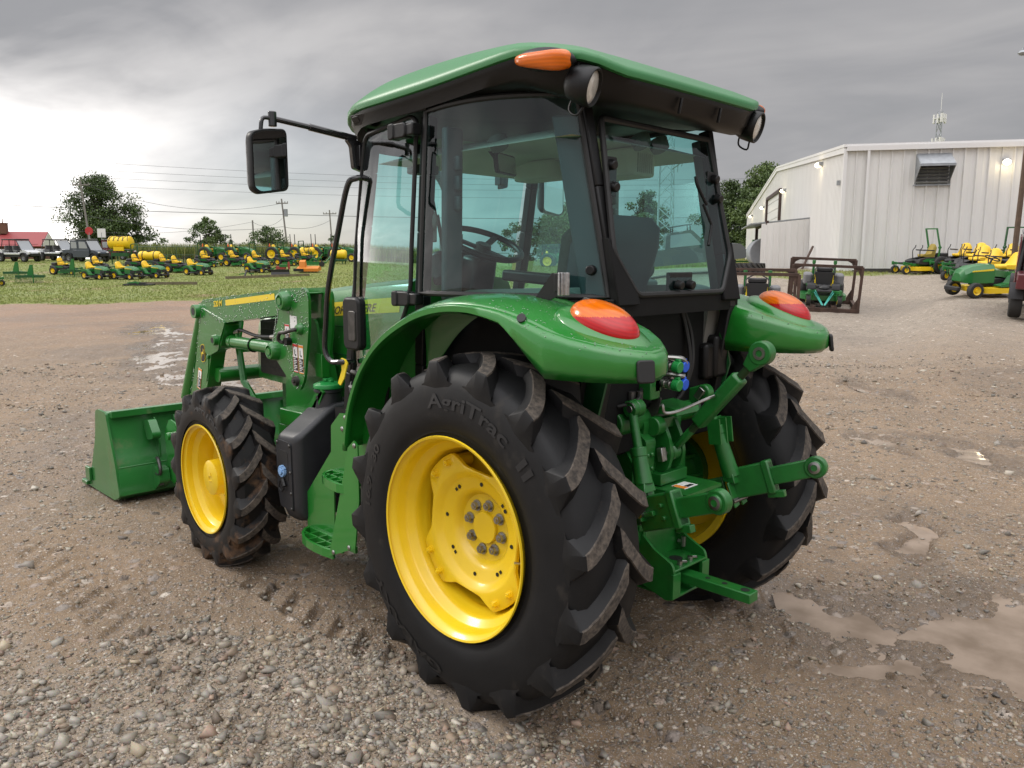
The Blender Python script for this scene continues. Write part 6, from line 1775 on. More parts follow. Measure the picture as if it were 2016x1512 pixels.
def blades(name, pts, hmin, hmax, wid, cols, seed, per=3, lean=0.35):
    """tufts of grass blades: one object"""
    rng = np.random.default_rng(seed); n = len(pts)*per
    P = np.repeat(np.array(pts), per, 0) + np.concatenate([rng.normal(0, wid*2.0, (n, 2)), np.zeros((n, 1))], 1)
    h = rng.uniform(hmin, hmax, n); a = rng.uniform(0, 2*pi, n); w = wid*rng.uniform(0.6, 1.3, n)
    dx, dy = np.cos(a), np.sin(a); la = rng.uniform(0, 2*pi, n); ll = h*rng.uniform(0, lean, n)
    v0 = P + np.stack([dx*w, dy*w, -0.02+0*w], -1); v1 = P + np.stack([-dx*w, -dy*w, -0.02+0*w], -1)
    mid = P + np.stack([np.cos(la)*ll*0.4, np.sin(la)*ll*0.4, h*0.6], -1)
    v2 = mid + np.stack([-dx*w*.7, -dy*w*.7, 0*w], -1); v3 = mid + np.stack([dx*w*.7, dy*w*.7, 0*w], -1)
    v4 = P + np.stack([np.cos(la)*ll, np.sin(la)*ll, h], -1)
    V = np.stack([v0, v1, v2, v3, v4], 1).reshape(-1, 3)
    base = 5*np.arange(n)
    q = np.stack([base, base+1, base+2, base+3], -1); t = np.stack([base+3, base+2, base+4], -1)
    me = bpy.data.meshes.new(name); me.vertices.add(len(V)); me.vertices.foreach_set('co', V.astype(np.float32).ravel())
    lp = np.concatenate([q, t], 1).ravel(); me.loops.add(len(lp)); me.loops.foreach_set('vertex_index', lp.astype(np.int32))
    ls = np.stack([7*np.arange(n), 7*np.arange(n)+4], -1).ravel(); me.polygons.add(2*n); me.polygons.foreach_set('loop_start', ls.astype(np.int32)); me.update(calc_edges=True)
    for c in cols: me.materials.append(c)
    mi = np.repeat(rng.integers(0, len(cols), n), 2); me.polygons.foreach_set('material_index', mi.astype(np.int32))
    o = bpy.data.objects.new(name, me); COL.objects.link(o); return tag(o, kind='stuff')
G1 = mat('grass_blade', (0.205, 0.255, 0.045), 0.7); G2 = mat('grass_blade_dry', (0.27, 0.255, 0.095), 0.75); G3 = mat('grass_blade_dark', (0.095, 0.135, 0.03), 0.7)
def scatter(n, l0, l1, d0, d1, seed, mask=True, thr=0.35):
    rng = np.random.default_rng(seed); d = d0+(d1-d0)*rng.random(n)**1.2; l = (l0+(l1-l0)*rng.random(n))*d
    x = CAM.x + RT.x*l + FW.x*d; y = CAM.y + RT.y*l + FW.y*d
    if mask:
        k = grass_mask(x, y)*(0.5+fbm(x, y, 1.5, 4, 41)) > thr + 0.5*rng.random(n); x, y = x[k], y[k]
    return np.stack([x, y, hill(x, y)+micro(x, y)], -1)
blades('lawn_grass', scatter(52000, -0.70, 0.02, 33.0, 74, 3), 0.03, 0.085, 0.010, [G1, G1, G1, G2, G3], 8)
blades('lawn_grass', scatter(9000, 0.27, 0.66, 23, 36, 5), 0.03, 0.09, 0.010, [G1, G2, G2], 9)
blades('tall_weeds', scatter(15000, -0.52, -0.03, 78.0, 86, 6, False), 0.7, 1.75, 0.035, [G3, G1, G3, G2], 10, per=2, lean=0.25)
blades('field_grass', scatter(16000, 0.0, 0.42, 50, 110, 12, False), 0.1, 0.35, 0.03, [G1, G2, G2], 11)
LEAFD = mat('leaf_dark', (0.040, 0.070, 0.016), 0.6); LEAFM = mat('leaf_mid', (0.062, 0.105, 0.022), 0.6); LEAFL = mat('leaf_light', (0.100, 0.150, 0.034), 0.6)
BARK = mat('bark', (0.075, 0.060, 0.048), 0.9, var=0.4, var_scale=3, bump=0.6, bump_scale=12)
for m_ in (LEAFD, LEAFM, LEAFL):
    m_.node_tree.nodes['Principled BSDF'].inputs['Subsurface Weight'].default_value = 0.0
def tree(l, d, H, Wd, trunk, seed, label, n_clump=60, leaf=0.22, per=90, shape='round', group=None, mix=(0, 0, 1, 1, 2), lean=0.0, gap=0.55, base=None, bottom=0.22):
    rnd = random.Random(seed); rng = np.random.default_rng(seed)
    x, y = yard(l, d); z = ground_z(x, y) if base is None else base
    r = tag(empty('tree', (x, y, z), rnd.uniform(0, 6)), label, 'tree', group)
    t = MB(); tr = max(0.09, H*0.024)
    top = Vector((lean*H*0.3, 0, H*0.62))
    t.tube([(0, 0, -0.3), (0.02*H*rnd.uniform(-1, 1), 0.02*H*rnd.uniform(-1, 1), H*0.22), top*0.72+Vector((rnd.uniform(-.03, .03)*H, rnd.uniform(-.03, .03)*H, 0)), top], [tr*1.35, tr, tr*0.75, tr*0.4], n=8, sub=3)
    C = []
    for i in range(n_clump):
        # clump centres through an uneven crown
        for _ in range(30):
            zz = rnd.uniform(bottom, 1.0); a = rnd.uniform(0, 2*pi)
            if shape == 'round': w = math.sin(pi*min(1, max(0.02, (zz-bottom+0.06)/(1.06-bottom))))**0.6
            elif shape == 'cone': w = 1.05-zz
            else: w = min(1, (zz-bottom)*2.2+0.25)*math.sqrt(max(0.02, 1.03-zz))*1.3
            rr = math.sqrt(rnd.random())*w
            if rnd.random() < 0.35 + 0.65*rr: break
        lob = 0.78 + 0.30*math.sin(a*2.3+seed) + 0.18*math.sin(a*4.1+seed*2+zz*5)
        C.append(Vector((math.cos(a)*rr*Wd*0.60*lob + lean*zz*H*0.3, math.sin(a)*rr*Wd*0.60*lob, zz*H)))
    for c in C[::3]:
        s0 = Vector((lean*0.2*H, 0, min(c.z*0.62, H*0.58)))*1.0
        mid = s0.lerp(c, 0.55) + Vector((0, 0, -0.03*H))
        t.tube([s0, mid, c], [tr*0.42, tr*0.26, tr*0.09], n=5, sub=2)
    t.build('trunk', BARK, r)
    # foliage: small leaf sprays round each clump
    n = n_clump*per
    ci = np.repeat(np.array([tuple(c) for c in C]), per, 0)
    cr = np.repeat(np.array([Wd*rnd.uniform(0.075, 0.15) for _ in C]), per)
    v = rng.normal(0, 1, (n, 3)); v /= np.linalg.norm(v, axis=1)[:, None]
    v *= (rng.random(n)**0.45)[:, None]*cr[:, None]*np.array([1.25, 1.25, 0.8])
    P = ci + v
    a = rng.normal(0, 1, (n, 3)); a /= np.linalg.norm(a, axis=1)[:, None]
    b = np.cross(a, rng.normal(0, 1, (n, 3))); b /= np.linalg.norm(b, axis=1)[:, None]
    s = leaf*rng.uniform(0.55, 1.25, n)[:, None]
    V = np.stack([P-a*s*.5, P+b*s*.32, P+a*s*.5, P-b*s*.32], 1).reshape(-1, 3)
    F = np.arange(4*n).reshape(-1, 4)
    me = bpy.data.meshes.new('crown'); me.vertices.add(4*n); me.vertices.foreach_set('co', V.astype(np.float32).ravel())
    me.loops.add(4*n); me.loops.foreach_set('vertex_index', F.astype(np.int32).ravel()); me.polygons.add(n); me.polygons.foreach_set('loop_start', (4*np.arange(n)).astype(np.int32)); me.update(calc_edges=True)
    for m_ in (LEAFD, LEAFM, LEAFL): me.materials.append(m_)
    pick = np.repeat(np.array([mix[rnd.randrange(len(mix))] for _ in C]), per)
    flip = rng.random(n) < 0.3; pick = np.where(flip, rng.integers(0, 3, n), pick)
    me.polygons.foreach_set('material_index', pick.astype(np.int32))
    o = bpy.data.objects.new('crown', me); COL.objects.link(o); o.parent = r
    return r
TG = 'trees beyond the machinery yard'
tree(-48.9, 95, 9.4, 9.0, 0, 3, 'tall broad tree with thick dark trunk behind the parked utility vehicles', 175, 0.25, 150, 'open', TG, (0, 0, 0, 1), bottom=0.14)
tree(-45.6, 97, 4.6, 5.4, 0, 13, 'low spreading tree at the right foot of the tall broad tree', 45, 0.28, 90, 'round', TG, (0, 0, 0, 1))
tree(-67.2, 100, 6.0, 4.4, 0, 5, 'tree cut off by the left edge of the photo above the red roof', 40, 0.30, 90, 'round', TG, (0, 0, 1))
tree(-32.6, 86, 4.3, 3.6, 0, 7, 'bright green pointed young tree behind the first two tractors with roll bars', 60, 0.20, 110, 'open', TG, (1, 1, 2), bottom=0.06)
tree(-31.0, 87, 3.4, 2.6, 0, 8, 'thin half bare tree leaning right beside the bright green young tree', 16, 0.2, 40, 'open', TG, (0, 1), lean=0.8)
tree(-28.9, 94, 3.6, 5.6, 0, 9, 'round spreading tree behind the utility pole with the transformer', 60, 0.24, 100, 'round', TG, (0, 0, 1), bottom=0.12)
tree(-20.4, 92, 2.6, 2.6, 0, 10, 'small bushy tree between the grab rail and the cab pillar', 24, 0.22, 70, 'round', TG, (0, 1))
# trees seen through the cab glass and beside the white building
tree(6.3, 105, 6.9, 9.5, 0, 15, 'broad green tree framed in the left rear cab window', 120, 0.34, 100, 'round', TG, (0, 1, 1), bottom=0.05)
tree(1.9, 112, 5.6, 6.0, 0, 16, 'rounded tree left of the broad one behind the cab window', 45, 0.34, 90, 'round', TG, (0, 1, 1), bottom=0.05)
tree(12.6, 125, 5.2, 5.5, 0, 17, 'far tree just above the driver seat in the rear window', 36, 0.34, 80, 'round', TG, (0, 1), bottom=0.05)
tree(17.0, 100, 8.0, 5.6, 0, 18, 'dark tree beside the lattice mast seen through the rear window', 80, 0.30, 110, 'round', TG, (0, 0, 1), bottom=0.04)
tree(26.3, 97, 8.6, 7.0, 0, 19, 'dark tree just beyond the right cab corner', 110, 0.30, 120, 'round', TG, (0, 1, 1), bottom=0.03)
tree(29.8, 95, 10.6, 8.0, 0, 20, 'tallest green tree against the gable of the white building', 150, 0.28, 130, 'round', TG, (1, 1, 2, 2), bottom=0.03)
tree(27.6, 90, 7.2, 5.6, 0, 21, 'lower green tree in front of the tallest one by the white building', 90, 0.28, 120, 'round', TG, (1, 1, 2), bottom=0.02)
tree(22.6, 130, 4.2, 7.5, 0, 22, 'low distant tree line right of the lattice mast', 30, 0.36, 70, 'round', TG, (0, 1), bottom=0.05)
# ================================================================ white metal building and what stands at it
WALLM = bpy.data.materials.new('white_ribbed_metal')
def _wall_mat():
    m = WALLM; m.use_nodes = True; nt = m.node_tree; N, L = nt.nodes, nt.links; b = N['Principled BSDF']
    g = N.new('ShaderNodeTexCoord'); n = N.new('ShaderNodeTexNoise'); n.inputs['Scale'].default_value = 1.5; n.inputs['Detail'].default_value = 6
    mp = N.new('ShaderNodeMapping'); mp.inputs['Scale'].default_value = (1, 1, 0.25); L.new(g.outputs['Object'], mp.inputs[0]); L.new(mp.outputs[0], n.inputs['Vector'])
    r = N.new('ShaderNodeValToRGB'); L.new(n.outputs[0], r.inputs[0]); r.color_ramp.elements[0].position = 0.3; r.color_ramp.elements[0].color = (0.66, 0.65, 0.63, 1); r.color_ramp.elements[1].position = 0.7; r.color_ramp.elements[1].color = (0.72, 0.71, 0.69, 1)
    L.new(r.outputs[0], b.inputs['Base Color']); b.inputs['Roughness'].default_value = 0.42
_wall_mat()
TRIMW = mat('white_trim', (0.70, 0.69, 0.68), 0.45); GALV = mat('galvanised_sheet', (0.36, 0.38, 0.40), 0.42, metal=0.55, var=0.2)
BROWN = mat('brown_steel', (0.055, 0.030, 0.026), 0.55); RUST = mat('rusty_steel', (0.085, 0.048, 0.034), 0.75, var=0.5, var_scale=6, bump=0.4, bump_scale=40)
LAMP = mat('lit_lamp', (1, 0.9, 0.7), 0.4, emit=(1.0, 0.86, 0.58), emit_s=7.0)
def building():
    C0 = Vector(yard(13.99, 34.0)); far = Vector(yard(23.45, 80.0))
    e = (far-C0).normalized(); f = Vector((-e.y, e.x))
    if f.dot(RT) < 0: f = -f
    z0 = 1.45; ze = 6.62; Lg = (far-C0).length; zr = 8.5; Lw = 40.0
    root = tag(empty('metal_building', (C0.x, C0.y, z0), math.atan2(e.y, e.x)), 'big white ribbed metal building with wall lamps and a hooded vent', 'building')
    # local axes: +x along the gable wall (away), long wall runs along +/-y
    sy = 1 if f.dot(Vector((-e.y, e.x))) > 0 else -1
    def ribs(mb, pts, base, up_fn, dirv, out, step, h, w):
        pass
    H = ze-z0
    def corrugated(P0, d, length, top, out, pitch=0.305, h=0.038):
        """ribbed sheet from P0 along d; top(t) is the wall height"""
        mb = MB(); x = 0; prof = []
        while x < length:
            prof += [(x, 0), (x+pitch*0.36, 0), (x+pitch*0.42, 0.010), (x+pitch*0.48, 0), (x+pitch*0.80, 0), (x+pitch*0.86, h), (x+pitch*0.94, h)]
            x += pitch
        prof.append((length, 0)); P0, d, out = Vector(P0), Vector(d), Vector(out)
        G = []
        for t, o in prof:
            p = P0 + d*t + out*o; G.append([tuple(p + Vector((0, 0, -0.4))), tuple(p + Vector((0, 0, top(t))))])
        mb.grid(G); return mb
    w = corrugated((0, 0, 0), (0, sy, 0), Lw, lambda t: H, (-1, 0, 0), 0.46, 0.075)
    g = corrugated((0, 0, 0), (1, 0, 0), Lg, lambda t: H + (zr-ze)*(1-abs(t-Lg/2)/(Lg/2)), (0, -sy, 0), 0.305, 0.03)
    w.build('long_wall', WALLM, root, smooth=20); g.build('gable_wall', WALLM, root, smooth=20)
    r = MB(); ov = 0.12
    R0 = [(-ov, H), (Lg/2, H+zr-ze), (Lg+ov, H)]
    prof = [(x, z) for x, z in R0] + [(x, z+0.12) for x, z in R0[::-1]]
    r.prism(prof, 'y', -sy*ov, sy*Lw); r.build('roof', TRIMW, root)
    t = MB()
    t.box((-0.10, sy*Lw/2, H-0.06), (0.16, Lw, 0.20))
    for a, b in (((0, H), (Lg/2, H+zr-ze)), ((Lg/2, H+zr-ze), (Lg, H))): t.bar((a[0], -sy*0.06, a[1]-0.09), (b[0], -sy*0.06, b[1]-0.09), 0.07, 0.26)
    t.box((-0.03, -sy*0.03, H/2-0.2), (0.14, 0.14, H+0.3))
    t.build('eave_trim', TRIMW, root)
    d = MB(); d.box((-0.115, sy*0.86, H/2-0.1), (0.11, 0.10, H)); d.box((-0.115, sy*12.5, H/2-0.1), (0.11, 0.10, H)); d.build('downspout', TRIMW, root)
    # overhead door in the gable wall, brown trim
    dm = MB(); a, b = Lg*0.44, Lg*0.60
    for k in range(9): dm.box(((a+b)/2, -sy*0.05, 0.3+k*0.6), (b-a, 0.05, 0.56))
    dd = dm.build('overhead_door', TRIMW, root)
    q = MB(); q.box((a-0.12, -sy*0.10, 2.6), (0.24, 0.2, 5.4)); q.box((b+0.12, -sy*0.10, 2.6), (0.3, 0.24, 5.4)); q.box(((a+b)/2, -sy*0.10, 5.3), (b-a+0.5, 0.2, 0.22)); q.build('door_frame', BROWN, dd)
    # wall lamps
    def wall_lamp(p, out):
        m = MB(); out = Vector(out); p = Vector(p); m.box(p+out*0.10, (0.26, 0.26, 0.20)); o = m.build('wall_lamp', GALV, root, bevel=0.02)
        l = MB(); l.ell(p+out*0.23+Vector((0, 0, -0.05)), (0.13, 0.15, 0.12), 16, 10); l.build('bulb', LAMP, o)
        lt = bpy.data.lights.new('wall_lamp_glow', 'POINT'); lt.energy = 9; lt.color = (1.0, 0.82, 0.5); lt.shadow_soft_size = 0.12
        lo = bpy.data.objects.new('wall_lamp_glow', lt); COL.objects.link(lo); lo.parent = root; lo.location = p+out*0.5+Vector((0, 0, -0.16))
    wall_lamp((0, sy*6.05, H-0.72), (-1, 0, 0))
    for t_, z in ((0.115, 5.15), (0.395, 5.1), (0.66, 4.9), (0.87, 4.8)): wall_lamp((Lg*t_, 0, z), (0, -sy, 0))
    # hooded vent high on the long wall
    v = MB(); y0, y1 = 2.72, 4.02; zt, zb = H-0.35, H-1.58
    v.add([(-0.05, sy*y0, zt), (-0.05, sy*y1, zt), (-0.78, sy*y1, zt-0.48), (-0.78, sy*y0, zt-0.48)], [(0, 1, 2, 3)])
    v.add([(-0.05, sy*y0, zt), (-0.78, sy*y0, zt-0.48), (-0.78, sy*y0, zt-0.56), (-0.05, sy*y0, zb)], [(0, 1, 2, 3)])
    v.add([(-0.05, sy*y1, zt), (-0.78, sy*y1, zt-0.48), (-0.78, sy*y1, zt-0.56), (-0.05, sy*y1, zb)], [(0, 1, 2, 3)])
    v.add([(-0.78, sy*y0, zt-0.48), (-0.78, sy*y1, zt-0.48), (-0.78, sy*y1, zt-0.56), (-0.78, sy*y0, zt-0.56)], [(0, 1, 2, 3)])
    hv = v.build('vent_hood', GALV, root, smooth=0); sm = hv.modifiers.new('sheet', 'SOLIDIFY'); sm.thickness = 0.02
    v = MB()
    for k in range(8): v.box((-0.12, sy*(y0+y1)/2, zb+0.06+k*0.14), (0.16, y1-y0-0.1, 0.02), (0, 0.6, 0))
    v.box((-0.05, sy*(y0+y1)/2, zb-0.02), (0.12, y1-y0+0.1, 0.05))
    v.build('louvre', GALV, hv)
    k = MB(); k.box((0.9, -sy*0.08, H-1.35), (0.16, 0.12, 0.2)); k.build('junction_box', GALV, root)
    # lean-to at the gable: sheeted end wall, brown posts, low roof
    s = Lg*0.178; dep = 2.25
    lt = MB()
    c = corrugated((s, -sy*0.02, 0), (0, -sy, 0), dep, lambda t: 2.72-0.10*t, (-1, 0, 0), 0.305, 0.03)
    lroot = tag(empty('lean_to_shed', (C0.x, C0.y, z0), math.atan2(e.y, e.x)), 'low white lean-to shed with brown posts on the gable wall', 'shed')
    c.build('end_wall', WALLM, lroot, smooth=20)
    p = MB()
    for t in (0.15, 5.2): 
        for o in (dep-0.08,): p.box((s+t+0.1, -sy*o, 1.25), (0.16, 0.16, 2.8))
    p.box((s+2.7, -sy*(dep-0.08), 2.52), (5.4, 0.12, 0.20)); p.box((s+0.1, -sy*dep*0.8, 1.35), (0.1, 0.5, 0.08)); p.box((s+0.06, -sy*dep*0.93, 1.3), (0.04, 0.04, 2.7))
    p.build('post', BROWN, lroot)
    rr = MB(); rr.prism([(-sy*0.0, 2.80), (-sy*(dep+0.75), 2.52), (-sy*(dep+0.75), 2.46), (-sy*0.0, 2.74)], 'x', s+0.06, s+6.2); rr.build('roof', GALV, lroot)
    tk = tag(empty('storage_tank', (C0.x, C0.y, z0), math.atan2(e.y, e.x)), 'grey round tank lying on a cradle under the lean-to', 'tank')
    m = MB(); m.cyl((s+2.4, -sy*(dep-0.25), 1.02), (s+4.8, -sy*(dep-0.25), 1.02), 0.80, n=36); m.build('shell', mat('grey_tank', (0.34, 0.36, 0.385), 0.5, var=0.12), tk, bevel=0.06)
    m = MB(); m.box((s+3, -sy*(dep-0.25), 0.2), (0.16, 1.3, 0.5)); m.box((s+4.2, -sy*(dep-0.25), 0.2), (0.16, 1.3, 0.5)); m.build('cradle', RUST, tk)
    # bars lying and leaning at the wall
    m = MB(); m.bar((5.6, -sy*0.75, -0.05), (6.4, -sy*0.10, 1.25), 0.09, 0.07)
    o = m.build('steel_post', RUST, None, loc=(C0.x, C0.y, z0)); o.rotation_euler = (0, 0, math.atan2(e.y, e.x)); tag(o, 'rusty steel post leaning against the gable wall', 'post')
    m = MB(); m.bar((-0.9, sy*0.35, 0.08), (-0.75, sy*3.3, 0.08), 0.22, 0.10); m.bar((-0.7, sy*0.5, 0.16), (-0.62, sy*2.9, 0.16), 0.14, 0.06)
    o = m.build('steel_beam', DSTEEL, None, loc=(C0.x, C0.y, z0-0.02)); o.rotation_euler = (0, 0, math.atan2(e.y, e.x)); tag(o, 'dark steel beams lying in the grass at the foot of the long wall', 'beam')
building()

def masts():
    def mast(l, d, H, w0, w1, label, cells=True, name='lattice_mast', n=14, thick=0.06):
        x, y = yard(l, d); r = tag(empty(name, (x, y, ground_z(x, y)-0.2)), label, 'mast')
        m = MB(); P = []
        for k in range(3):
            a = 2*pi*k/3+0.4; P.append((math.cos(a), math.sin(a)))
        for k in range(3): m.tube([(P[k][0]*w0, P[k][1]*w0, 0), (P[k][0]*w1, P[k][1]*w1, H)], thick, n=5)
        for i in range(n):
            z0, z1 = H*i/n, H*(i+1)/n; f0, f1 = w0+(w1-w0)*i/n, w0+(w1-w0)*(i+1)/n
            for k in range(3):
                a, b = P[k], P[(k+1) % 3]
                m.tube([(a[0]*f0, a[1]*f0, z0), (b[0]*f1, b[1]*f1, z1)], thick*0.6, n=4); m.tube([(b[0]*f0, b[1]*f0, z0), (a[0]*f1, a[1]*f1, z1)], thick*0.6, n=4)
        m.build('lattice', GALV, r)
        if cells:
            q = MB()
            for zz, rad in ((H-1.2, 1.15), (H-5.2, 1.15)):
                for k in range(3):
                    a = 2*pi*k/3; b = 2*pi*(k+1)/3
                    q.tube([(rad*math.cos(a), rad*math.sin(a), zz), (rad*math.cos(b), rad*math.sin(b), zz)], 0.06, n=4); q.tube([(0, 0, zz), (rad*math.cos(a), rad*math.sin(a), zz)], 0.05, n=4)
                    for t in (0.1, 0.5, 0.9):
                        px, py = rad*(math.cos(a)*(1-t)+math.cos(b)*t), rad*(math.sin(a)*(1-t)+math.sin(b)*t)
                        q.box((px*1.06, py*1.06, zz), (0.24, 0.20, 1.5), (0, 0, a))
            q.tube([(0, 0, H), (0, 0, H+3.0)], 0.04, n=4)
            q.build('panel_antenna', TRIMW, r)
        else:
            q = MB(); q.tube([(w0*1.05, 0.1, 0), (w1*1.3, 0.1, H)], 0.09, n=6); q.tube([(-0.2, 0, H*0.74), (-1.6, 0.2, H*0.80)], 0.05, n=4); q.tube([(-1.4, 0.2, H*0.76), (-1.7, 0.2, H*0.84)], 0.05, n=4); q.tube([(-0.9, 0, H*0.72), (-1.0, 0.1, H*0.80)], 0.05, n=4)
            q.build('side_antenna', GALV, r)
    mast(74.4, 142, 24.3, 0.75, 0.45, 'antenna mast with two rings of panels behind the white building roof', thick=0.09)
    mast(13.55, 70, 11.0, 0.92, 0.62, 'tall steel lattice mast seen through the rear cab window', False, thick=0.035, n=11)
    x, y = yard(17.93, 28.5); z = ground_z(x, y)
    r = tag(empty('lamp_pole', (x, y, z)), 'tall brown wooden pole with a small street lamp at the right edge', 'pole')
    m = MB(); m.tube([(0, 0, -0.3), (RT.x*0.12, RT.y*0.12, 5), (RT.x*0.24, RT.y*0.24, 9.6)], [0.095, 0.085, 0.075], n=10)
    m.build('shaft', mat('weathered_wood', (0.115, 0.075, 0.05), 0.85, var=0.35, var_scale=6, bump=0.5, bump_scale=20), r)
    m = MB(); a = Vector((RT.x*0.19, RT.y*0.19, 7.62)); o = Vector((-RT.x, -RT.y, 0))
    m.tube([a, a+o*0.12+Vector((0, 0, 0.1)), a+o*0.46+Vector((0, 0, 0.12))], 0.025); m.ell(a+o*0.52+Vector((0, 0, 0.02)), (0.17, 0.17, 0.10), 14, 8); m.cyl(a+o*0.52+Vector((0, 0, 0.08)), a+o*0.52+Vector((0, 0, 0.18)), 0.06, n=10)
    m.build('lamp_head', GALV, r)
masts()

def far_left():
    # red-roofed house with brick chimney
    x, y = yard(-73.2, 112); z = ground_z(x, y); rz = math.atan2(RT.y, RT.x)+0.22
    r = tag(empty('house', (x, y, z), rz), 'red roofed brick house with a chimney beyond the utility vehicles', 'house')
    r.scale = (0.92, 0.9, 0.84)
    m = MB(); m.box((0, 0, 1.1), (15.5, 7, 2.6)); m.build('wall', mat('brown_brick', (0.16, 0.075, 0.05), 0.85, var=0.3, var_scale=12), r)
    m = MB(); m.prism([(-3.9, 2.1), (0, 4.55), (3.9, 2.1), (3.9, 2.0), (-3.9, 2.0)], 'x', -8.2, 8.2); rf = m.build('roof', mat('red_metal_roof', (0.27, 0.042, 0.042), 0.45), r)
    m = MB(); m.prism([(-3.6, 2.1), (0, 4.4), (3.6, 2.1)], 'x', 8.15, 8.26); m.build('gable', mat('white_siding', (0.6, 0.6, 0.58), 0.6), r)
    m = MB(); m.prism([(-3.0, 2.6), (-0.2, 5.1), (2.6, 2.6)], 'x', -9.0, 1.6); m.build('cross_roof', MATS['red_metal_roof'], rf)
    m = MB(); m.box((2.2, -0.6, 5.0), (1.1, 1.0, 1.7)); m.box((2.2, -0.6, 5.88), (1.2, 1.1, 0.12)); m.tube([(2.2, -0.6, 5.9), (2.2, -0.6, 6.7)], 0.08, n=6); m.build('chimney', MATS['brown_brick'], rf)
    m = MB()
    for k in range(4): m.box((-6+k*3.6, -3.52, 1.3), (1.2, 0.1, 1.2))
    m.build('window', mat('dark_window', (0.02, 0.025, 0.03), 0.1), r)
    # small grey barn under the trees seen through the cab
    x, y = yard(7.0, 88); z = ground_z(x, y)
    r = tag(empty('barn', (x, y, z), math.atan2(RT.y, RT.x)), 'small grey gabled barn below the trees seen through the cab', 'barn')
    m = MB(); m.prism([(-1.05, 0), (1.05, 0), (1.05, 0.95), (0, 1.75), (-1.05, 0.95)], 'y', -1.5, 1.5); m.build('wall', mat('grey_boards', (0.14, 0.14, 0.14), 0.8), r)
    m = MB(); m.prism([(-1.2, 0.86), (0, 1.80), (1.2, 0.86), (1.2, 0.92), (0, 1.87), (-1.2, 0.92)], 'y', -1.65, 1.65); m.build('roof', GALV, r)
    # pole line
    WOOD = mat('grey_pole_wood', (0.20, 0.185, 0.17), 0.85)
    def pole(l, d, H, arm, label, tr=False, lean=(0, 0), rad=0.13):
        x, y = yard(l, d); z = ground_z(x, y)
        r = tag(empty('utility_pole', (x, y, z)), label, 'utility pole', 'utility poles beyond the yard')
        tp = Vector((RT.x*lean[0], RT.y*lean[0], H))
        m = MB(); m.tube([(0, 0, -0.3), tp], [rad, rad*0.7], n=8); m.build('shaft', WOOD, r)
        if arm:
            m = MB(); c = tp*(1-0.55/H) if arm > 0 else tp; a = abs(arm)/2
            m.bar(c-Vector((RT.x, RT.y, 0.0))*a, c+Vector((RT.x, RT.y, 0.02))*a, 0.11, 0.13)
            for s in (-0.95, -0.5, 0.5, 0.95): m.cyl(c+Vector((RT.x, RT.y, 0))*a*s, c+Vector((RT.x, RT.y, 0))*a*s+Vector((0, 0, 0.25)), 0.05, n=6)
            m.build('crossarm', WOOD, r)
        if tr:
            m = MB(); c = tp*(1-1.75/H); m.cyl(c+Vector((RT.x, RT.y, 0))*0.32+Vector((0, 0, -0.4)), c+Vector((RT.x, RT.y, 0))*0.32+Vector((0, 0, 0.5)), 0.24, n=14); m.build('transformer', GALV, r)
        return Vector((x, y, z)) + tp
    p1 = pole(-28.0, 100, 7.4, 1.45, 'leaning utility pole with crossarm and grey transformer', True, (-0.62, 0))
    p2 = pole(-26.0, 116, 7.0, 1.9, 'utility pole with a straight top crossarm near the grab rail', False, (-0.35, 0))
    p3 = pole(-31.6, 98, 4.7, 0, 'short bare pole rising out of the bright green tree', False, (-0.1, 0))
    p0 = pole(-44.2, 84, 8.2, 1.7, 'utility pole standing in front of the tall broad tree', False, (-0.7, 0))
    # overhead wires: one object each
    K = mat('wire', (0.07, 0.07, 0.075), 0.6)
    def wire(a, b, sag, r, label):
        a, b = Vector(a), Vector(b); pts = []
        for i in range(19):
            t = i/18; p = a.lerp(b, t); p.z -= sag*4*t*(1-t); pts.append(p)
        m = MB(); m.tube(pts, r, n=4, cap=False); o = m.build('overhead_wire', K, None); tag(o, label, 'wire', 'overhead wires')
    def P(l, d, z): x, y = yard(l, d); return (x, y, z)
    # spans cross the yard towards the pole line and run on behind the cab
    wire(P(-70, 92, 9.3), p1+Vector((0, 0, -1.9)), 0.3, 0.030, 'thick overhead wire running past the tall tree to the transformer pole')
    wire(p1+Vector((0, 0, -1.9)), P(40, 118, 9.0), 0.5, 0.030, 'thick overhead wire running from the transformer pole behind the cab')
    wire(P(-70, 90, 9.0), p0+Vector((0, 0, -3.8)), 0.3, 0.018, 'thin lower wire from the left edge to the pole by the tall tree')
    wire(p0+Vector((0, 0, -0.4)), p1+Vector((0, 0, -0.55)), 1.6, 0.018, 'thin sagging wire between the two crossarm poles')
    wire(p0+Vector((0, 0, -3.6)), p1+Vector((0, 0, -3.4)), 0.9, 0.020, 'low wire drooping from the tall tree to the leaning pole')
    wire(p1+Vector((0, 0, -3.4)), p2+Vector((0, 0, -1.5)), 0.6, 0.020, 'low wire drooping between the leaning pole and the straight one')
    wire(p3+Vector((0, 0, -0.2)), p1+Vector((0, 0, -2.4)), 0.7, 0.016, 'short wire from the bare pole up to the leaning pole')
    wire(P(-49, 88, 5.6), p3+Vector((0, 0, -0.2)), 0.8, 0.014, 'faint wire from the weeds up to the bare pole')
    for k, (z0, z1) in enumerate(((12.9, 12.1), (12.2, 11.5), (11.5, 10.9), (10.7, 9.9))):
        wire(P(-44-2*k, 90, z0), P(36, 108, z1+1.2), 0.9, 0.014, ('highest', 'second highest', 'third highest', 'lowest')[k]+' of four parallel wires crossing the sky behind the mirror')
    for k in range(2):
        wire(P(28, 112, 12.9-0.55*k), P(60, 100, 12.4-0.5*k), 0.3, 0.016, ('upper', 'lower')[k]+' wire between the right cab corner and the white building')
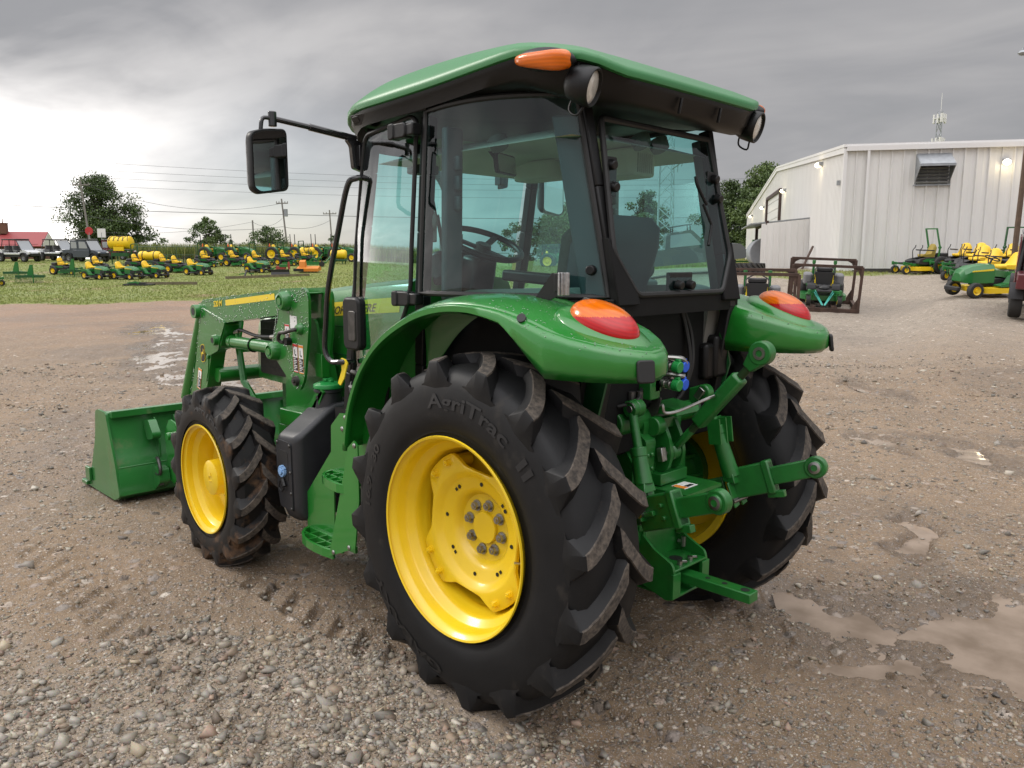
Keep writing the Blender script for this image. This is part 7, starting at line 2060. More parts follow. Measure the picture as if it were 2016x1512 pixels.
    # chain-link fence with top rail
    r = tag(empty('fence', (0, 0, 0)), 'long wire fence with green rails behind the parked machines', 'fence')
    m = MB(); q = MB(); prev = None; FM = mat('fence_green', (0.05, 0.085, 0.05), 0.6)
    for i in range(24):
        l = -44+1.9*i; x, y = yard(l, 77.5); z = ground_z(x, y); p = Vector((x, y, z))
        m.tube([p, p+Vector((0, 0, 1.25))], 0.035, n=5)
        if prev: q.tube([prev+Vector((0, 0, 1.22)), p+Vector((0, 0, 1.22))], 0.03, n=4); q.tube([prev+Vector((0, 0, 0.45)), p+Vector((0, 0, 0.45))], 0.022, n=4)
        prev = p
    m.build('fence_post', FM, r); q.build('rail', FM, r)
    # signs by the tall tree
    x, y = yard(-41.2, 78); z = ground_z(x, y)
    r = tag(empty('stop_sign', (x, y, z)), 'red eight sided road sign behind the dark closed utility vehicle', 'sign')
    m = MB(); m.tube([(0, 0, 0), (0, 0, 2.6)], 0.035, n=6); m.build('post', GALV, r)
    m = MB(); c = Vector((0, 0, 2.75)); a = Vector((RT.x, RT.y, 0)); f_ = Vector((FW.x, FW.y, 0))
    m.loft([[c+a*0.4*math.cos(t)+Vector((0, 0, 0.4*math.sin(t)))+f_*o for t in [pi/8+2*pi*i/8 for i in range(8)]] for o in (-0.02, 0.02)]); m.build('plate', mat('sign_red', (0.42, 0.03, 0.03), 0.5), r)
    x, y = yard(-40.0, 78); z = ground_z(x, y)
    r = tag(empty('sign_board', (x, y, z)), 'small white board on a post right of the red road sign', 'sign')
    m = MB(); m.tube([(0, 0, 0), (0, 0, 2.6)], 0.035, n=6); m.build('post', GALV, r)
    m = MB(); m.box((0, 0, 2.55), (0.8, 0.03, 0.85), (0, 0, math.atan2(RT.y, RT.x))); m.build('plate', TRIMW, r)
    # timbers that edge the grass
    TB = mat('old_timber', (0.17, 0.14, 0.085), 0.85, var=0.4, var_scale=3)
    for (la, da), (lb, db), lab in (((-21.0, 44.5), (-17.8, 44.8), 'weathered timber lying across the grass left of the loader'), ((-17.9, 49.6), (-13.4, 52.5), 'long weathered timber lying in front of the orange implement')):
        a, b = [Vector((*yard(l, d), 0)) for l, d in ((la, da), (lb, db))]
        for p in (a, b): p.z = ground_z(p.x, p.y)+0.07
        m = MB(); m.bar(a, b, 0.16, 0.18); tag(m.build('landscape_timber', TB, None), lab, 'timber', 'timbers edging the grass')
far_left()
# ================================================================ machines for sale around the yard
MG = mat('machine_green', (0.016, 0.145, 0.03), 0.35, coat=0.4); MY = mat('machine_yellow', (0.78, 0.52, 0.012), 0.42); MK = mat('machine_black', (0.018, 0.018, 0.019), 0.55)
MT = mat('small_tyre', (0.022, 0.021, 0.020), 0.75); MSEAT = mat('yellow_seat', (0.80, 0.50, 0.015), 0.5); MGREY = mat('machine_grey', (0.16, 0.16, 0.165), 0.5); MDG = mat('machine_dark_green', (0.012, 0.075, 0.02), 0.5)
def mwheel(parent, x, y, r, w, rim=MY, rr=0.55, spokes=False):
    """tyre with its rim, axle along y"""
    t = MB(); pr = [(r*rr, -w/2*0.9), (r*0.82, -w/2), (r*0.95, -w*0.42), (r, -w*0.25), (r, w*0.25), (r*0.95, w*0.42), (r*0.82, w/2), (r*rr, w/2*0.9)]
    t.lathe(pr, c=(x, y, r), n=26); wh = t.build('wheel', MT, parent, smooth=40)
    q = MB(); s = 1 if y > 0 else -1
    for sd in (1, -1): q.lathe([(r*rr*1.02, sd*w*0.44), (r*rr*0.9, sd*w*0.36), (r*0.25, sd*w*0.26), (r*0.2, sd*w*0.46), (0, sd*w*0.46)], c=(x, y, r), n=22)
    q.build('rim', rim, wh); return wh
def seat(parent, x, z, w=0.44, m=MSEAT, h=0.5, tilt=0.22):
    b = MB(); 
    prof = rpoly([(x-0.20, z), (x+0.26, z+0.03), (x+0.27, z+0.12), (x-0.06, z+0.12), (x-0.12-tilt*h*0.6, z+h), (x-0.22-tilt*h*0.6, z+h)], 0.04, 3)
    n = len(prof); R = []
    for k in range(7):
        y = -1+2*k/6; f = 1-0.30*abs(y)**3
        R.append([(x+(p[0]-x)*(0.97 if abs(y) == 1 else 1)-0.03*y*y, y*w/2*(1-0.12*max(0, (p[1]-z-0.1)/h)), z+(p[1]-z)*(f if p[1] > z+0.2 else 1)+0.02*y*y) for p in prof])
    b.loft(R); return b.build('seat', m, parent, smooth=60)
def lawn_tractor(label, group, deck=MK, plain=False):
    r = tag(empty('lawn_tractor'), label, 'lawn tractor', group)
    h = MB(); R = []
    for x, w, zb, zt in ((0.18, 0.25, 0.36, 0.80), (0.40, 0.25, 0.35, 0.81), (0.75, 0.245, 0.35, 0.765), (0.95, 0.22, 0.36, 0.68), (1.02, 0.17, 0.40, 0.58)):
        R.append([(x, y, z) for y, z in ((w, zb), (w, zt-0.12), (w-0.07, zt-0.01), (0.05, zt+0.01), (-0.05, zt+0.01), (-(w-0.07), zt-0.01), (-w, zt-0.12), (-w, zb))])
    h.loft(R); hd = h.build('hood', MG, r, smooth=30)
    for s in (1, -1):
        q = MB(); q.prism([(0.22, 0.70), (0.78, 0.655), (0.80, 0.625), (0.22, 0.655)], 'y', s*0.246, s*0.254); q.build('stripe', DECAL, hd)
    q = MB()
    if not plain: q.prism([(0.62, 0.36), (0.96, 0.38), (1.0, 0.54), (0.66, 0.58)], 'y', -0.252, 0.252); q.box((1.0, 0, 0.46), (0.06, 0.36, 0.18)); q.build('grille', MK, hd)
    f = MB()
    for s in (1, -1): f.prism(rpoly([(-0.72, 0.42), (-0.66, 0.60), (-0.48, 0.66), (-0.22, 0.62), (-0.05, 0.36), (0.20, 0.32), (0.20, 0.27), (-0.10, 0.28), (-0.28, 0.50), (-0.62, 0.50)], 0.04), 'y', s*0.26, s*0.50)
    f.box((-0.42, 0, 0.55), (0.5, 0.6, 0.16)); f.build('fender', MG, r, bevel=0.015)
    s_ = MB(); s_.box((-0.1, 0, 0.36), (1.3, 0.34, 0.16)); s_.build('chassis', MK, r)
    seat(r, -0.36, 0.64, 0.42, h=0.44)
    w = MB(); c0 = Vector((0.10, 0, 0.94)); n_ = Vector((-0.4, 0, 0.9)).normalized(); v = n_.cross(Vector((0, 1, 0)))
    w.tube([c0+Vector((0, 1, 0))*0.17*math.cos(t)+v*0.17*math.sin(t) for t in [2*pi*i/18 for i in range(18)]], 0.016, n=6, closed=True); w.bar(c0-Vector((0, 0.16, 0)), c0+Vector((0, 0.16, 0)), 0.03, 0.02); w.tube([c0, (0.24, 0, 0.66)], 0.025); w.build('steering_wheel', MK, r)
    d = MB(); d.prism(rpoly([(-0.22, -0.50), (0.52, -0.50), (0.62, -0.2), (0.62, 0.2), (0.52, 0.50), (-0.22, 0.50)], 0.12), 'z', 0.12, 0.25); d.box((0.1, -0.60, 0.18), (0.35, 0.25, 0.05)); d.build('mower_deck', deck, r, bevel=0.03)
    b = MB(); b.box((1.1, 0, 0.22), (0.10, 0.5, 0.10)); b.build('bumper', MK, r, bevel=0.02)
    for x, y, rr, ww in ((-0.48, 0.38, 0.255, 0.24), (-0.48, -0.38, 0.255, 0.24), (0.78, 0.40, 0.19, 0.16), (0.78, -0.40, 0.19, 0.16)): mwheel(r, x, y, rr, ww)
    return r
def zero_turn(label, group, rops=False, deck=MG, seatm=MSEAT, body=MG, crated=False, big=1.0):
    r = tag(empty('zero_turn_mower'), label, 'zero turn mower', group)
    b = MB()
    for s in (1, -1): b.prism(rpoly([(-0.62, 0.46), (-0.60, 0.62), (-0.1, 0.66), (0.30, 0.58), (0.38, 0.40), (0.05, 0.36)], 0.05), 'y', s*0.22, s*0.46)
    b.box((-0.75, 0, 0.50), (0.42, 0.66, 0.26)); b.box((-0.1, 0, 0.45), (0.9, 0.42, 0.22)); b.build('body', MK, r, bevel=0.04)
    p = MB()
    for s in (1, -1): p.prism([(-0.62, 0.50), (-0.50, 0.60), (0.05, 0.60), (0.22, 0.52), (0.20, 0.48), (-0.5, 0.47)], 'y', s*0.455, s*0.475)
    p.build('side_panel', body, r)
    f = MB()
    for s in (1, -1):
        f.bar((-0.8, s*0.24, 0.36), (0.55, s*0.24, 0.36), 0.06, 0.10); f.bar((0.5, s*0.24, 0.38), (0.92, s*0.42, 0.44), 0.07, 0.08); f.cyl((0.93, s*0.43, 0.36), (0.93, s*0.43, 0.50), 0.045, n=10)
        f.bar((0.93, s*0.43, 0.38), (0.83, s*0.50, 0.36), 0.05, 0.05); f.bar((0.83, s*0.50, 0.38), (0.83, s*0.50, 0.16), 0.05, 0.02); f.bar((0.83, s*0.36, 0.38), (0.83, s*0.36, 0.16), 0.05, 0.02); f.bar((0.83, 0.5*s, 0.38), (0.83, 0.36*s, 0.38), 0.05, 0.02)
    f.bar((0.55, -0.26, 0.40), (0.55, 0.26, 0.40), 0.08, 0.08); f.build('frame', MG, r, bevel=0.01)
    t = MB(); t.prism(rpoly([(0.30, -0.22), (0.86, -0.20), (0.86, 0.20), (0.30, 0.22)], 0.05), 'z', 0.42, 0.46); t.ell((0.5, 0, 0.50), (0.16, 0.15, 0.09), 14, 8); t.build('foot_plate', MK, r)
    if crated:
        q = MB(); q.prism(rpoly([(-0.27, 0.48), (-0.19, 0.44), (0.19, 0.44), (0.27, 0.48), (0.30, 0.85), (0.25, 0.92), (-0.25, 0.92), (-0.30, 0.85)], 0.06), 'x', 0.10, 0.22)
        st = q.build('seat', MK, r, bevel=0.04); q = MB(); q.tube([(0.225, y, z) for y, z in [(-0.27, 0.84), (-0.25, 0.60), (-0.19, 0.49), (-0.1, 0.46), (0.1, 0.46), (0.19, 0.49), (0.25, 0.60), (0.27, 0.84)]], 0.022, n=6); q.build('seat_trim', DECAL, st)
        q = MB(); q.rbox((0.06, 0, 0.98), (0.16, 0.46, 0.12), 0.05); q.build('console', MK, r, bevel=0.03)
        for s in (1, -1):
            q = MB(); q.rbox((-0.12, s*0.44, 0.68), (0.5, 0.26, 0.34), 0.10); q.build('fuel_tank', MGREY, r, bevel=0.05)
            q = MB(); q.bar((-0.2, s*0.30, 0.6), (-0.2, s*0.30, 1.20), 0.07, 0.05); q.cyl((-0.2, s*0.30, 1.12), (-0.2, s*0.30, 1.22), 0.05, n=10); q.build('roll_bar', MG, r)
        tie = mat('teal_strap', (0.10, 0.50, 0.42), 0.5)
        for s in (1, -1):
            q = MB(); q.bar((0.62, s*0.30, 0.42), (0.95, s*0.04, 0.05), 0.03, 0.012); q.bar((0.62, s*0.24, 0.42), (0.95, s*0.02, 0.05), 0.03, 0.012); q.build('tie_strap', tie, r)
    else:
        seat(r, -0.16, 0.62, 0.44, seatm, h=0.54)
        a = MB()
        for s in (1, -1): a.bar((-0.32, s*0.30, 0.90), (0.10, s*0.29, 0.93), 0.05, 0.045)
        a.build('armrest', MK, r, bevel=0.01)
    for s in (1, -1):
        l = MB(); l.tube([(0.22, s*0.26, 0.60), (0.24, s*0.27, 0.90), (0.16, s*0.26, 1.02), (0.14, s*(0.24 if not crated else 0.10), 1.12)], 0.017, n=6, sub=3); l.build('control_lever', MK, r)
    d = MB(); d.prism(rpoly([(-0.12, -0.62), (0.42, -0.66), (0.66, -0.35), (0.66, 0.35), (0.42, 0.66), (-0.12, 0.62)], 0.10), 'z', 0.14, 0.29); d.prism(rpoly([(0.05, -0.66), (0.35, -0.66), (0.30, -0.88), (0.10, -0.88)], 0.03), 'z', 0.13, 0.20)
    d.build('mower_deck', deck, r, bevel=0.03)
    for s in (1, -1): mwheel(r, -0.50, s*0.50, 0.29*big, 0.26); mwheel(r, 0.83, s*0.43, 0.165, 0.13)
    e = MB(); e.rbox((-0.78, 0, 0.70), (0.36, 0.42, 0.2), 0.08); e.build('engine', MK, r, bevel=0.04)
    if rops:
        q = MB()
        for s in (1, -1): q.bar((-0.42, s*0.40, 0.45), (-0.47, s*0.40, 1.02), 0.06, 0.05); q.bar((-0.47, s*0.40, 1.02), (-0.30 if rops == 2 else -0.50, s*0.38, 1.75), 0.055, 0.05); q.cyl((-0.47, s*0.44, 1.02), (-0.47, s*0.34, 1.02), 0.05, n=8)
        q.bar((-0.30 if rops == 2 else -0.50, -0.40, 1.74), (-0.30 if rops == 2 else -0.50, 0.40, 1.74), 0.055, 0.05); q.build('roll_bar', MG if rops == 2 else MDG, r)
    return r
def compact_tractor(label, group):
    r = tag(empty('compact_tractor'), label, 'compact tractor', group)
    h = MB(); R = []
    for x, w, zb, zt in ((0.35, 0.30, 0.62, 1.22), (0.9, 0.29, 0.62, 1.18), (1.35, 0.27, 0.62, 1.08), (1.55, 0.22, 0.66, 0.95)):
        R.append([(x, y, z) for y, z in ((w, zb), (w, zt-0.15), (w-0.1, zt), (-(w-0.1), zt), (-w, zt-0.15), (-w, zb))])
    h.loft(R); h.build('hood', MG, r, smooth=30)
    c = MB(); c.box((0.35, 0, 0.62), (2.0, 0.40, 0.40)); c.bar((1.2, -0.55, 0.42), (1.2, 0.55, 0.42), 0.16, 0.16); c.build('chassis', MDG, r)
    f = MB()
    for s in (1, -1):
        pts = [(0.62*math.cos(a)-0.35, 0.62+0.66*math.sin(a)) for a in [R_(20+16*i) for i in range(10)]]
        f.prism(pts + [(x*0.93-0.02, 0.62+(z-0.62)*0.93) for x, z in pts[::-1]], 'y', s*0.36, s*0.72)
    f.build('fender', MG, r)
    seat(r, -0.25, 0.95, 0.5)
    q = MB()
    for s in (1, -1): q.bar((-0.72, s*0.45, 0.7), (-0.76, s*0.45, 1.55), 0.07, 0.07); q.bar((-0.76, s*0.45, 1.5), (-0.78, s*0.45, 2.35), 0.05, 0.05)
    q.build('roll_bar', MK, r)
    q = MB(); q.prism([(-0.22, 1.15), (0.22, 1.15), (0, 1.55)], 'x', -0.86, -0.83); q.build('hazard_triangle', mat('hazard_orange', (0.75, 0.13, 0.03), 0.5), r)
    l = MB()
    for s in (1, -1): l.bar((0.45, s*0.42, 0.6), (0.45, s*0.42, 1.25), 0.12, 0.06); l.bar((0.45, s*0.42, 1.22), (1.35, s*0.42, 0.98), 0.07, 0.13); l.bar((1.33, s*0.42, 1.02), (1.95, s*0.42, 0.30), 0.07, 0.12)
    ld = l.build('loader_arm', MG, r); l = MB(); l.prism([(2.35, 0.04), (1.95, 0.05), (1.90, 0.35), (2.02, 0.52), (1.97, 0.34), (2.0, 0.09)], 'y', -0.75, 0.75); l.build('bucket', MG, ld)
    w = MB(); c0 = Vector((0.22, 0, 1.42)); w.tube([c0+Vector((0.06*math.sin(t), 0.18*math.cos(t), 0.17*math.sin(t)*0.6)) for t in [2*pi*i/14 for i in range(14)]], 0.018, n=5, closed=True); w.bar((0.35, 0, 1.1), c0, 0.05, 0.05); w.build('steering_wheel', MK, r)
    for s in (1, -1): mwheel(r, -0.35, s*0.62, 0.62, 0.40, rr=0.6); mwheel(r, 1.2, s*0.60, 0.38, 0.26, rr=0.55)
    return r
def utility_vehicle(label, group, col, closed=False, crew=True, doors=None):
    r = tag(empty('utility_vehicle'), label, 'utility vehicle', group)
    L_ = 0.0 if crew else 0.8
    b = MB(); b.box((0.1, 0, 0.55), (2.9-L_*0.5, 1.2, 0.30)); b.build('chassis', MK, r, bevel=0.03)
    b = MB(); b.prism(rpoly([(0.95, 0.62), (0.98, 1.02), (1.45, 0.98), (1.78, 0.86), (1.85, 0.66), (1.70, 0.62), (1.62, 0.72), (1.20, 0.78), (1.02, 0.62)], 0.04), 'y', -0.62, 0.62); b.build('hood', col, r, bevel=0.05)
    b = MB()
    for s in (1, -1):
        b.box((0.1, s*0.68, 0.70), (1.75, 0.06, 0.16 if not closed else 0.62)); 
    b.box((-1.45, 0, 0.88), (0.95, 1.35, 0.34)); b.build('body', col, r, bevel=0.03)
    for s in (1, -1):
        for x in (-1.22, 1.38):
            f = MB(); pts = [(x+0.42*math.cos(a), 0.40+0.40*math.sin(a)) for a in [R_(10+16*i) for i in range(11)]]; f.prism(pts+[(x+(p[0]-x)*0.85, 0.40+(p[1]-0.40)*0.85) for p in pts[::-1]], 'y', s*0.50, s*0.78); f.build('fender', MK, r)
    f = MB(); f.box((1.90, 0, 0.62), (0.10, 0.9, 0.22)); f.build('bumper', MK, r)
    c = MB()
    for s in (1, -1):
        c.tube([(1.15, s*0.66, 0.95), (0.62, s*0.60, 1.82), (-0.9, s*0.60, 1.86), (-1.05, s*0.66, 1.0)], 0.035, n=6); c.tube([(-0.15, s*0.66, 0.8), (-0.15, s*0.60, 1.84)], 0.035, n=6); c.bar((1.0, s*0.66, 0.72), (-1.0, s*0.66, 0.72), 0.05, 0.05)
    c.tube([(0.62, 0.6, 1.82), (0.62, -0.6, 1.82)], 0.03, n=6); c.tube([(-0.9, 0.6, 1.86), (-0.9, -0.6, 1.86)], 0.03, n=6); c.build('cab_frame', MK, r)
    q = MB(); q.rbox((-0.16, 0, 1.89), (1.75, 1.36, 0.07), 0.15); q.build('roof', MK if not closed else MGREY, r, bevel=0.02)
    q = MB(); q.add([(1.13, 0.6, 0.99), (1.13, -0.6, 0.99), (0.66, -0.56, 1.78), (0.66, 0.56, 1.78)], [(0, 1, 2, 3)]); q.build('windshield', mat('vehicle_glass', (0.30, 0.32, 0.34), 0.06, coat=1.0), r)
    q = MB()
    for x in (-0.55, 0.35):
        q.box((x, 0, 0.92), (0.45, 1.15, 0.14)); q.box((x-0.22, 0, 1.15), (0.10, 1.15, 0.45))
    q.build('seat', MGREY, r, bevel=0.03)
    if closed:
        for x0, x1 in ((-0.14, 0.98), (-0.98, -0.17)):
            for s in (1, -1):
                q = MB(); q.prism(rpoly([(x0, 0.72), (x1, 0.72), (x1-0.0 if x1 < 0.5 else x1+0.06, 1.0), (x1 if x1 < 0.5 else 0.62, 1.80), (x0, 1.82)], 0.03), 'y', s*0.67, s*0.70)
                dr = q.build('door', col, r)
                q = MB(); q.prism(rpoly([(x0+0.12, 1.15), (x1-0.10, 1.15), (x1-0.12 if x1 < 0.5 else 0.62, 1.68), (x0+0.12, 1.70)], 0.06), 'y', s*0.695, s*0.705)
                q.build('window', MATS['vehicle_glass'], dr)
    for s in (1, -1):
        l = MB(); l.ell((1.80, s*0.45, 0.80), (0.06, 0.14, 0.06), 12, 6); l.build('headlight', LENSW, r)
    for s in (1, -1):
        for x in (-1.22, 1.38): mwheel(r, x, s*0.62, 0.34, 0.26, MGREY, 0.52)
    return r
def put(o, l, d, ang, dz=0.0):
    """stand it on the yard, nose turned ang degrees from 'to the right' towards the viewer"""
    x, y = yard(l, d); o.location = (x, y, ground_z(x, y)+dz)
    v = RT*math.cos(R_(ang)) - FW*math.sin(R_(ang)); 
    # wheels follow the slope
    e = 0.8; n = Vector((-v.y, v.x))
    sx = (ground_z(x+v.x*e, y+v.y*e)-ground_z(x-v.x*e, y-v.y*e))/(2*e); sy = (ground_z(x+n.x*e, y+n.y*e)-ground_z(x-n.x*e, y-n.y*e))/(2*e)
    X = Vector((v.x, v.y, sx)).normalized(); Y = Vector((n.x, n.y, sy)); Z = X.cross(Y).normalized(); Y = Z.cross(X)
    o.rotation_euler = Matrix((X, Y, Z)).transposed().to_euler(); return o
def clone(src, label):
    c = copy_tree(src); c['label'] = label; return c
LT = 'lawn tractors on the grass'
lt0 = put(lawn_tractor('green lawn tractor with yellow seat, leftmost of the front three', LT), -25.9, 49.5, 22)
put(clone(lt0, 'green lawn tractor with yellow seat, middle of the front three'), -24.05, 49.5, 22)
put(clone(lt0, 'green lawn tractor with yellow seat, right one of the front three beside the timber'), -22.9, 50.6, 22)
put(clone(lt0, 'green lawn tractor standing alone in front of the dark roll bar mowers'), -21.19, 53.5, 22)
put(clone(lt0, 'green lawn tractor standing beside the black three legged hitch'), -17.95, 56, 22)
ZG = 'zero turn mowers on the grass'
z0 = put(zero_turn('yellow seated zero turn mower beside the landscape rakes', ZG), -30.3, 54, 12)
put(clone(z0, 'yellow seated zero turn mower second from the landscape rakes'), -28.7, 55.5, 14)
put(clone(z0, 'yellow seated zero turn mower half hidden behind the left lawn tractor'), -26.9, 57.5, 14)
put(clone(z0, 'yellow seated zero turn mower half hidden behind the middle lawn tractor'), -24.9, 57.5, 14)
put(clone(z0, 'zero turn mower with tall seat in front of the long yellow tank'), -23.4, 56, 14)
z1 = put(zero_turn('roll bar mower with yellow seat behind the lone lawn tractor', ZG, 1, MG), -22.9, 60, 14)
put(clone(z1, 'roll bar mower in front of the second compact tractor'), -20.9, 60.5, 14)
put(clone(z1, 'roll bar mower between the second and third compact tractors'), -19.2, 60.5, 14)
put(clone(z1, 'roll bar mower close behind the lawn tractor by the hitch'), -17.2, 61, 14)
put(clone(z1, 'roll bar mower in front of the tractor with two upright bars'), -15.9, 62, 14)
CG = 'compact tractors along the fence'
c0 = put(compact_tractor('compact tractor furthest left in the fence row, behind a roll bar mower', CG), -26.3, 70, 10)
for l, d, lab in ((-24.1, 70, 'compact tractor with loader below the bright green tree'), (-20.9, 71.5, 'compact tractor below the left side of the spreading tree'), (-18.9, 71.5, 'compact tractor right of the leaning utility pole'), (-16.8, 70.5, 'compact tractor in the fence row just left of the grab rail'), (-15.0, 70, 'compact tractor in the fence row partly behind the grab rail')):
    put(clone(c0, lab), l, d, 10)
for l, d, lab in ((3.4, 66, 'compact tractor seen low through the left rear cab window'), (5.6, 68, 'compact tractor seen just left of the seat through the cab'), (12.6, 60, 'compact tractor far off behind the pickup seen through the rear window')):
    put(clone(c0, lab), l, d, 12)
UG = 'utility vehicles parked in the grass'
WP = mat('vehicle_white', (0.62, 0.63, 0.65), 0.35, coat=0.5); NV = mat('vehicle_slate_blue', (0.035, 0.048, 0.068), 0.35, coat=0.6); MR = mat('vehicle_maroon', (0.10, 0.012, 0.018), 0.35, coat=0.6)
u0 = put(utility_vehicle('white open crew utility vehicle nearest the viewer at the far left', UG, WP), -42.1, 68, 18)
put(clone(u0, 'white open crew utility vehicle between another white one and the dark blue one'), -41.0, 72, 18)
put(clone(u0, 'white utility vehicle cut off by the left edge of the photo'), -46.3, 69.5, 18)
put(utility_vehicle('dark blue closed cab utility vehicle in the middle of the row', UG, NV, True), -36.0, 67.5, 18)
put(utility_vehicle('maroon closed cab utility vehicle behind the strapped yellow tank', UG, MR, True), -37.2, 75, 18)
put(utility_vehicle('maroon utility vehicle cut off by the right edge of the photo', UG, MR, True), 12.62, 18.7, -58)
def sprayers():
    def tank(l, d, ln, rad, z, label, straps, legs=True, boom=True, ang=4):
        r = tag(empty('field_sprayer'), label, 'sprayer', 'sprayers with yellow tanks')
        m = MB(); m.lathe([(0.02, -ln/2-0.03), (rad*0.75, -ln/2), (rad*0.96, -ln/2+0.08), (rad, -ln/2+0.2), (rad, ln/2-0.2), (rad*0.96, ln/2-0.08), (rad*0.75, ln/2), (0.02, ln/2+0.03)], c=(0, 0, z), ax='x', n=28); t = m.build('tank', MY, r, smooth=40)
        m = MB()
        for x in straps: m.lathe([(rad+0.012, x-0.03), (rad+0.012, x+0.03)], c=(0, 0, z), ax='x', n=28); m.bar((x, -rad*0.8, z-rad*0.4), (x, -rad*0.8, z-rad-0.25), 0.10, 0.05)
        m.cyl((0, 0, z+rad-0.02), (0, 0, z+rad+0.06), 0.2, n=16); m.build('strap', MK, t)
        m = MB(); m.box((0, 0, z-rad-0.08), (ln*0.95, 0.9, 0.08)); 
        for x in (-ln*0.35, ln*0.35):
            for y in (-0.4, 0.4): m.bar((x, y, z-rad-0.1), (x, y, 0), 0.06, 0.06)
        m.build('stand', MDG, r)
        if boom:
            m = MB(); m.bar((ln*0.4, -0.5, 0.35), (ln*0.95, -0.5, 0.40), 0.10, 0.10); m.bar((ln*0.8, -0.5, 0.05), (ln*0.98, -0.5, 1.05), 0.06, 0.06); m.bar((ln*0.4, -0.5, 0.3), (ln*0.95, -0.5, 0.75), 0.05, 0.05); m.bar((-ln*0.1, -0.6, 0.22), (ln*1.0, -0.6, 0.15), 0.06, 0.10); m.build('boom', MG, r)
        return put(r, l, d, ang)
    t = tank(-30.3, 62, 1.75, 0.50, 1.62, 'big yellow spray tank wrapped in crossed black straps', (), boom=False)
    m = MB()
    for k in range(5):
        a = -0.85+0.36*k
        for sg in (1, -1):
            pts = [(a+sg*0.45*(i/8-0.5)+0.0, 0.512*math.cos(R_(200+160*i/8)) , 1.62-0.512*math.sin(R_(200+160*i/8))) for i in range(9)]
            m.tube(pts, 0.02, n=5)
    m.build('strap_net', MK, t)
    m = MB(); m.box((0.1, -0.55, 1.18), (0.8, 0.12, 0.3)); m.build('foam_tank', MY, t)
    m = MB(); m.tube([(1.0, -0.5, 0.1), (1.05, -0.5, 1.5), (1.2, -0.5, 1.55), (1.5, -0.5, 1.55), (1.58, -0.5, 1.45), (1.58, -0.5, 0.3)], 0.04, n=6); m.box((0.2, -0.6, 0.75), (1.3, 0.3, 0.25)); m.build('boom_frame', MDG, t)
    tank(-26.3, 58, 1.55, 0.34, 0.98, 'long yellow spray tank with two black straps', (-0.42, 0.42))
    tank(-13.6, 62.5, 1.2, 0.36, 0.75, 'rounded yellow spray tank between the grab rail and the cab pillar', (), boom=False)
    tank(-16.4, 64, 1.1, 0.27, 1.0, 'short pale yellow spray tank behind the lawn tractor by the hitch', (-0.2, 0.2), boom=False)
sprayers()
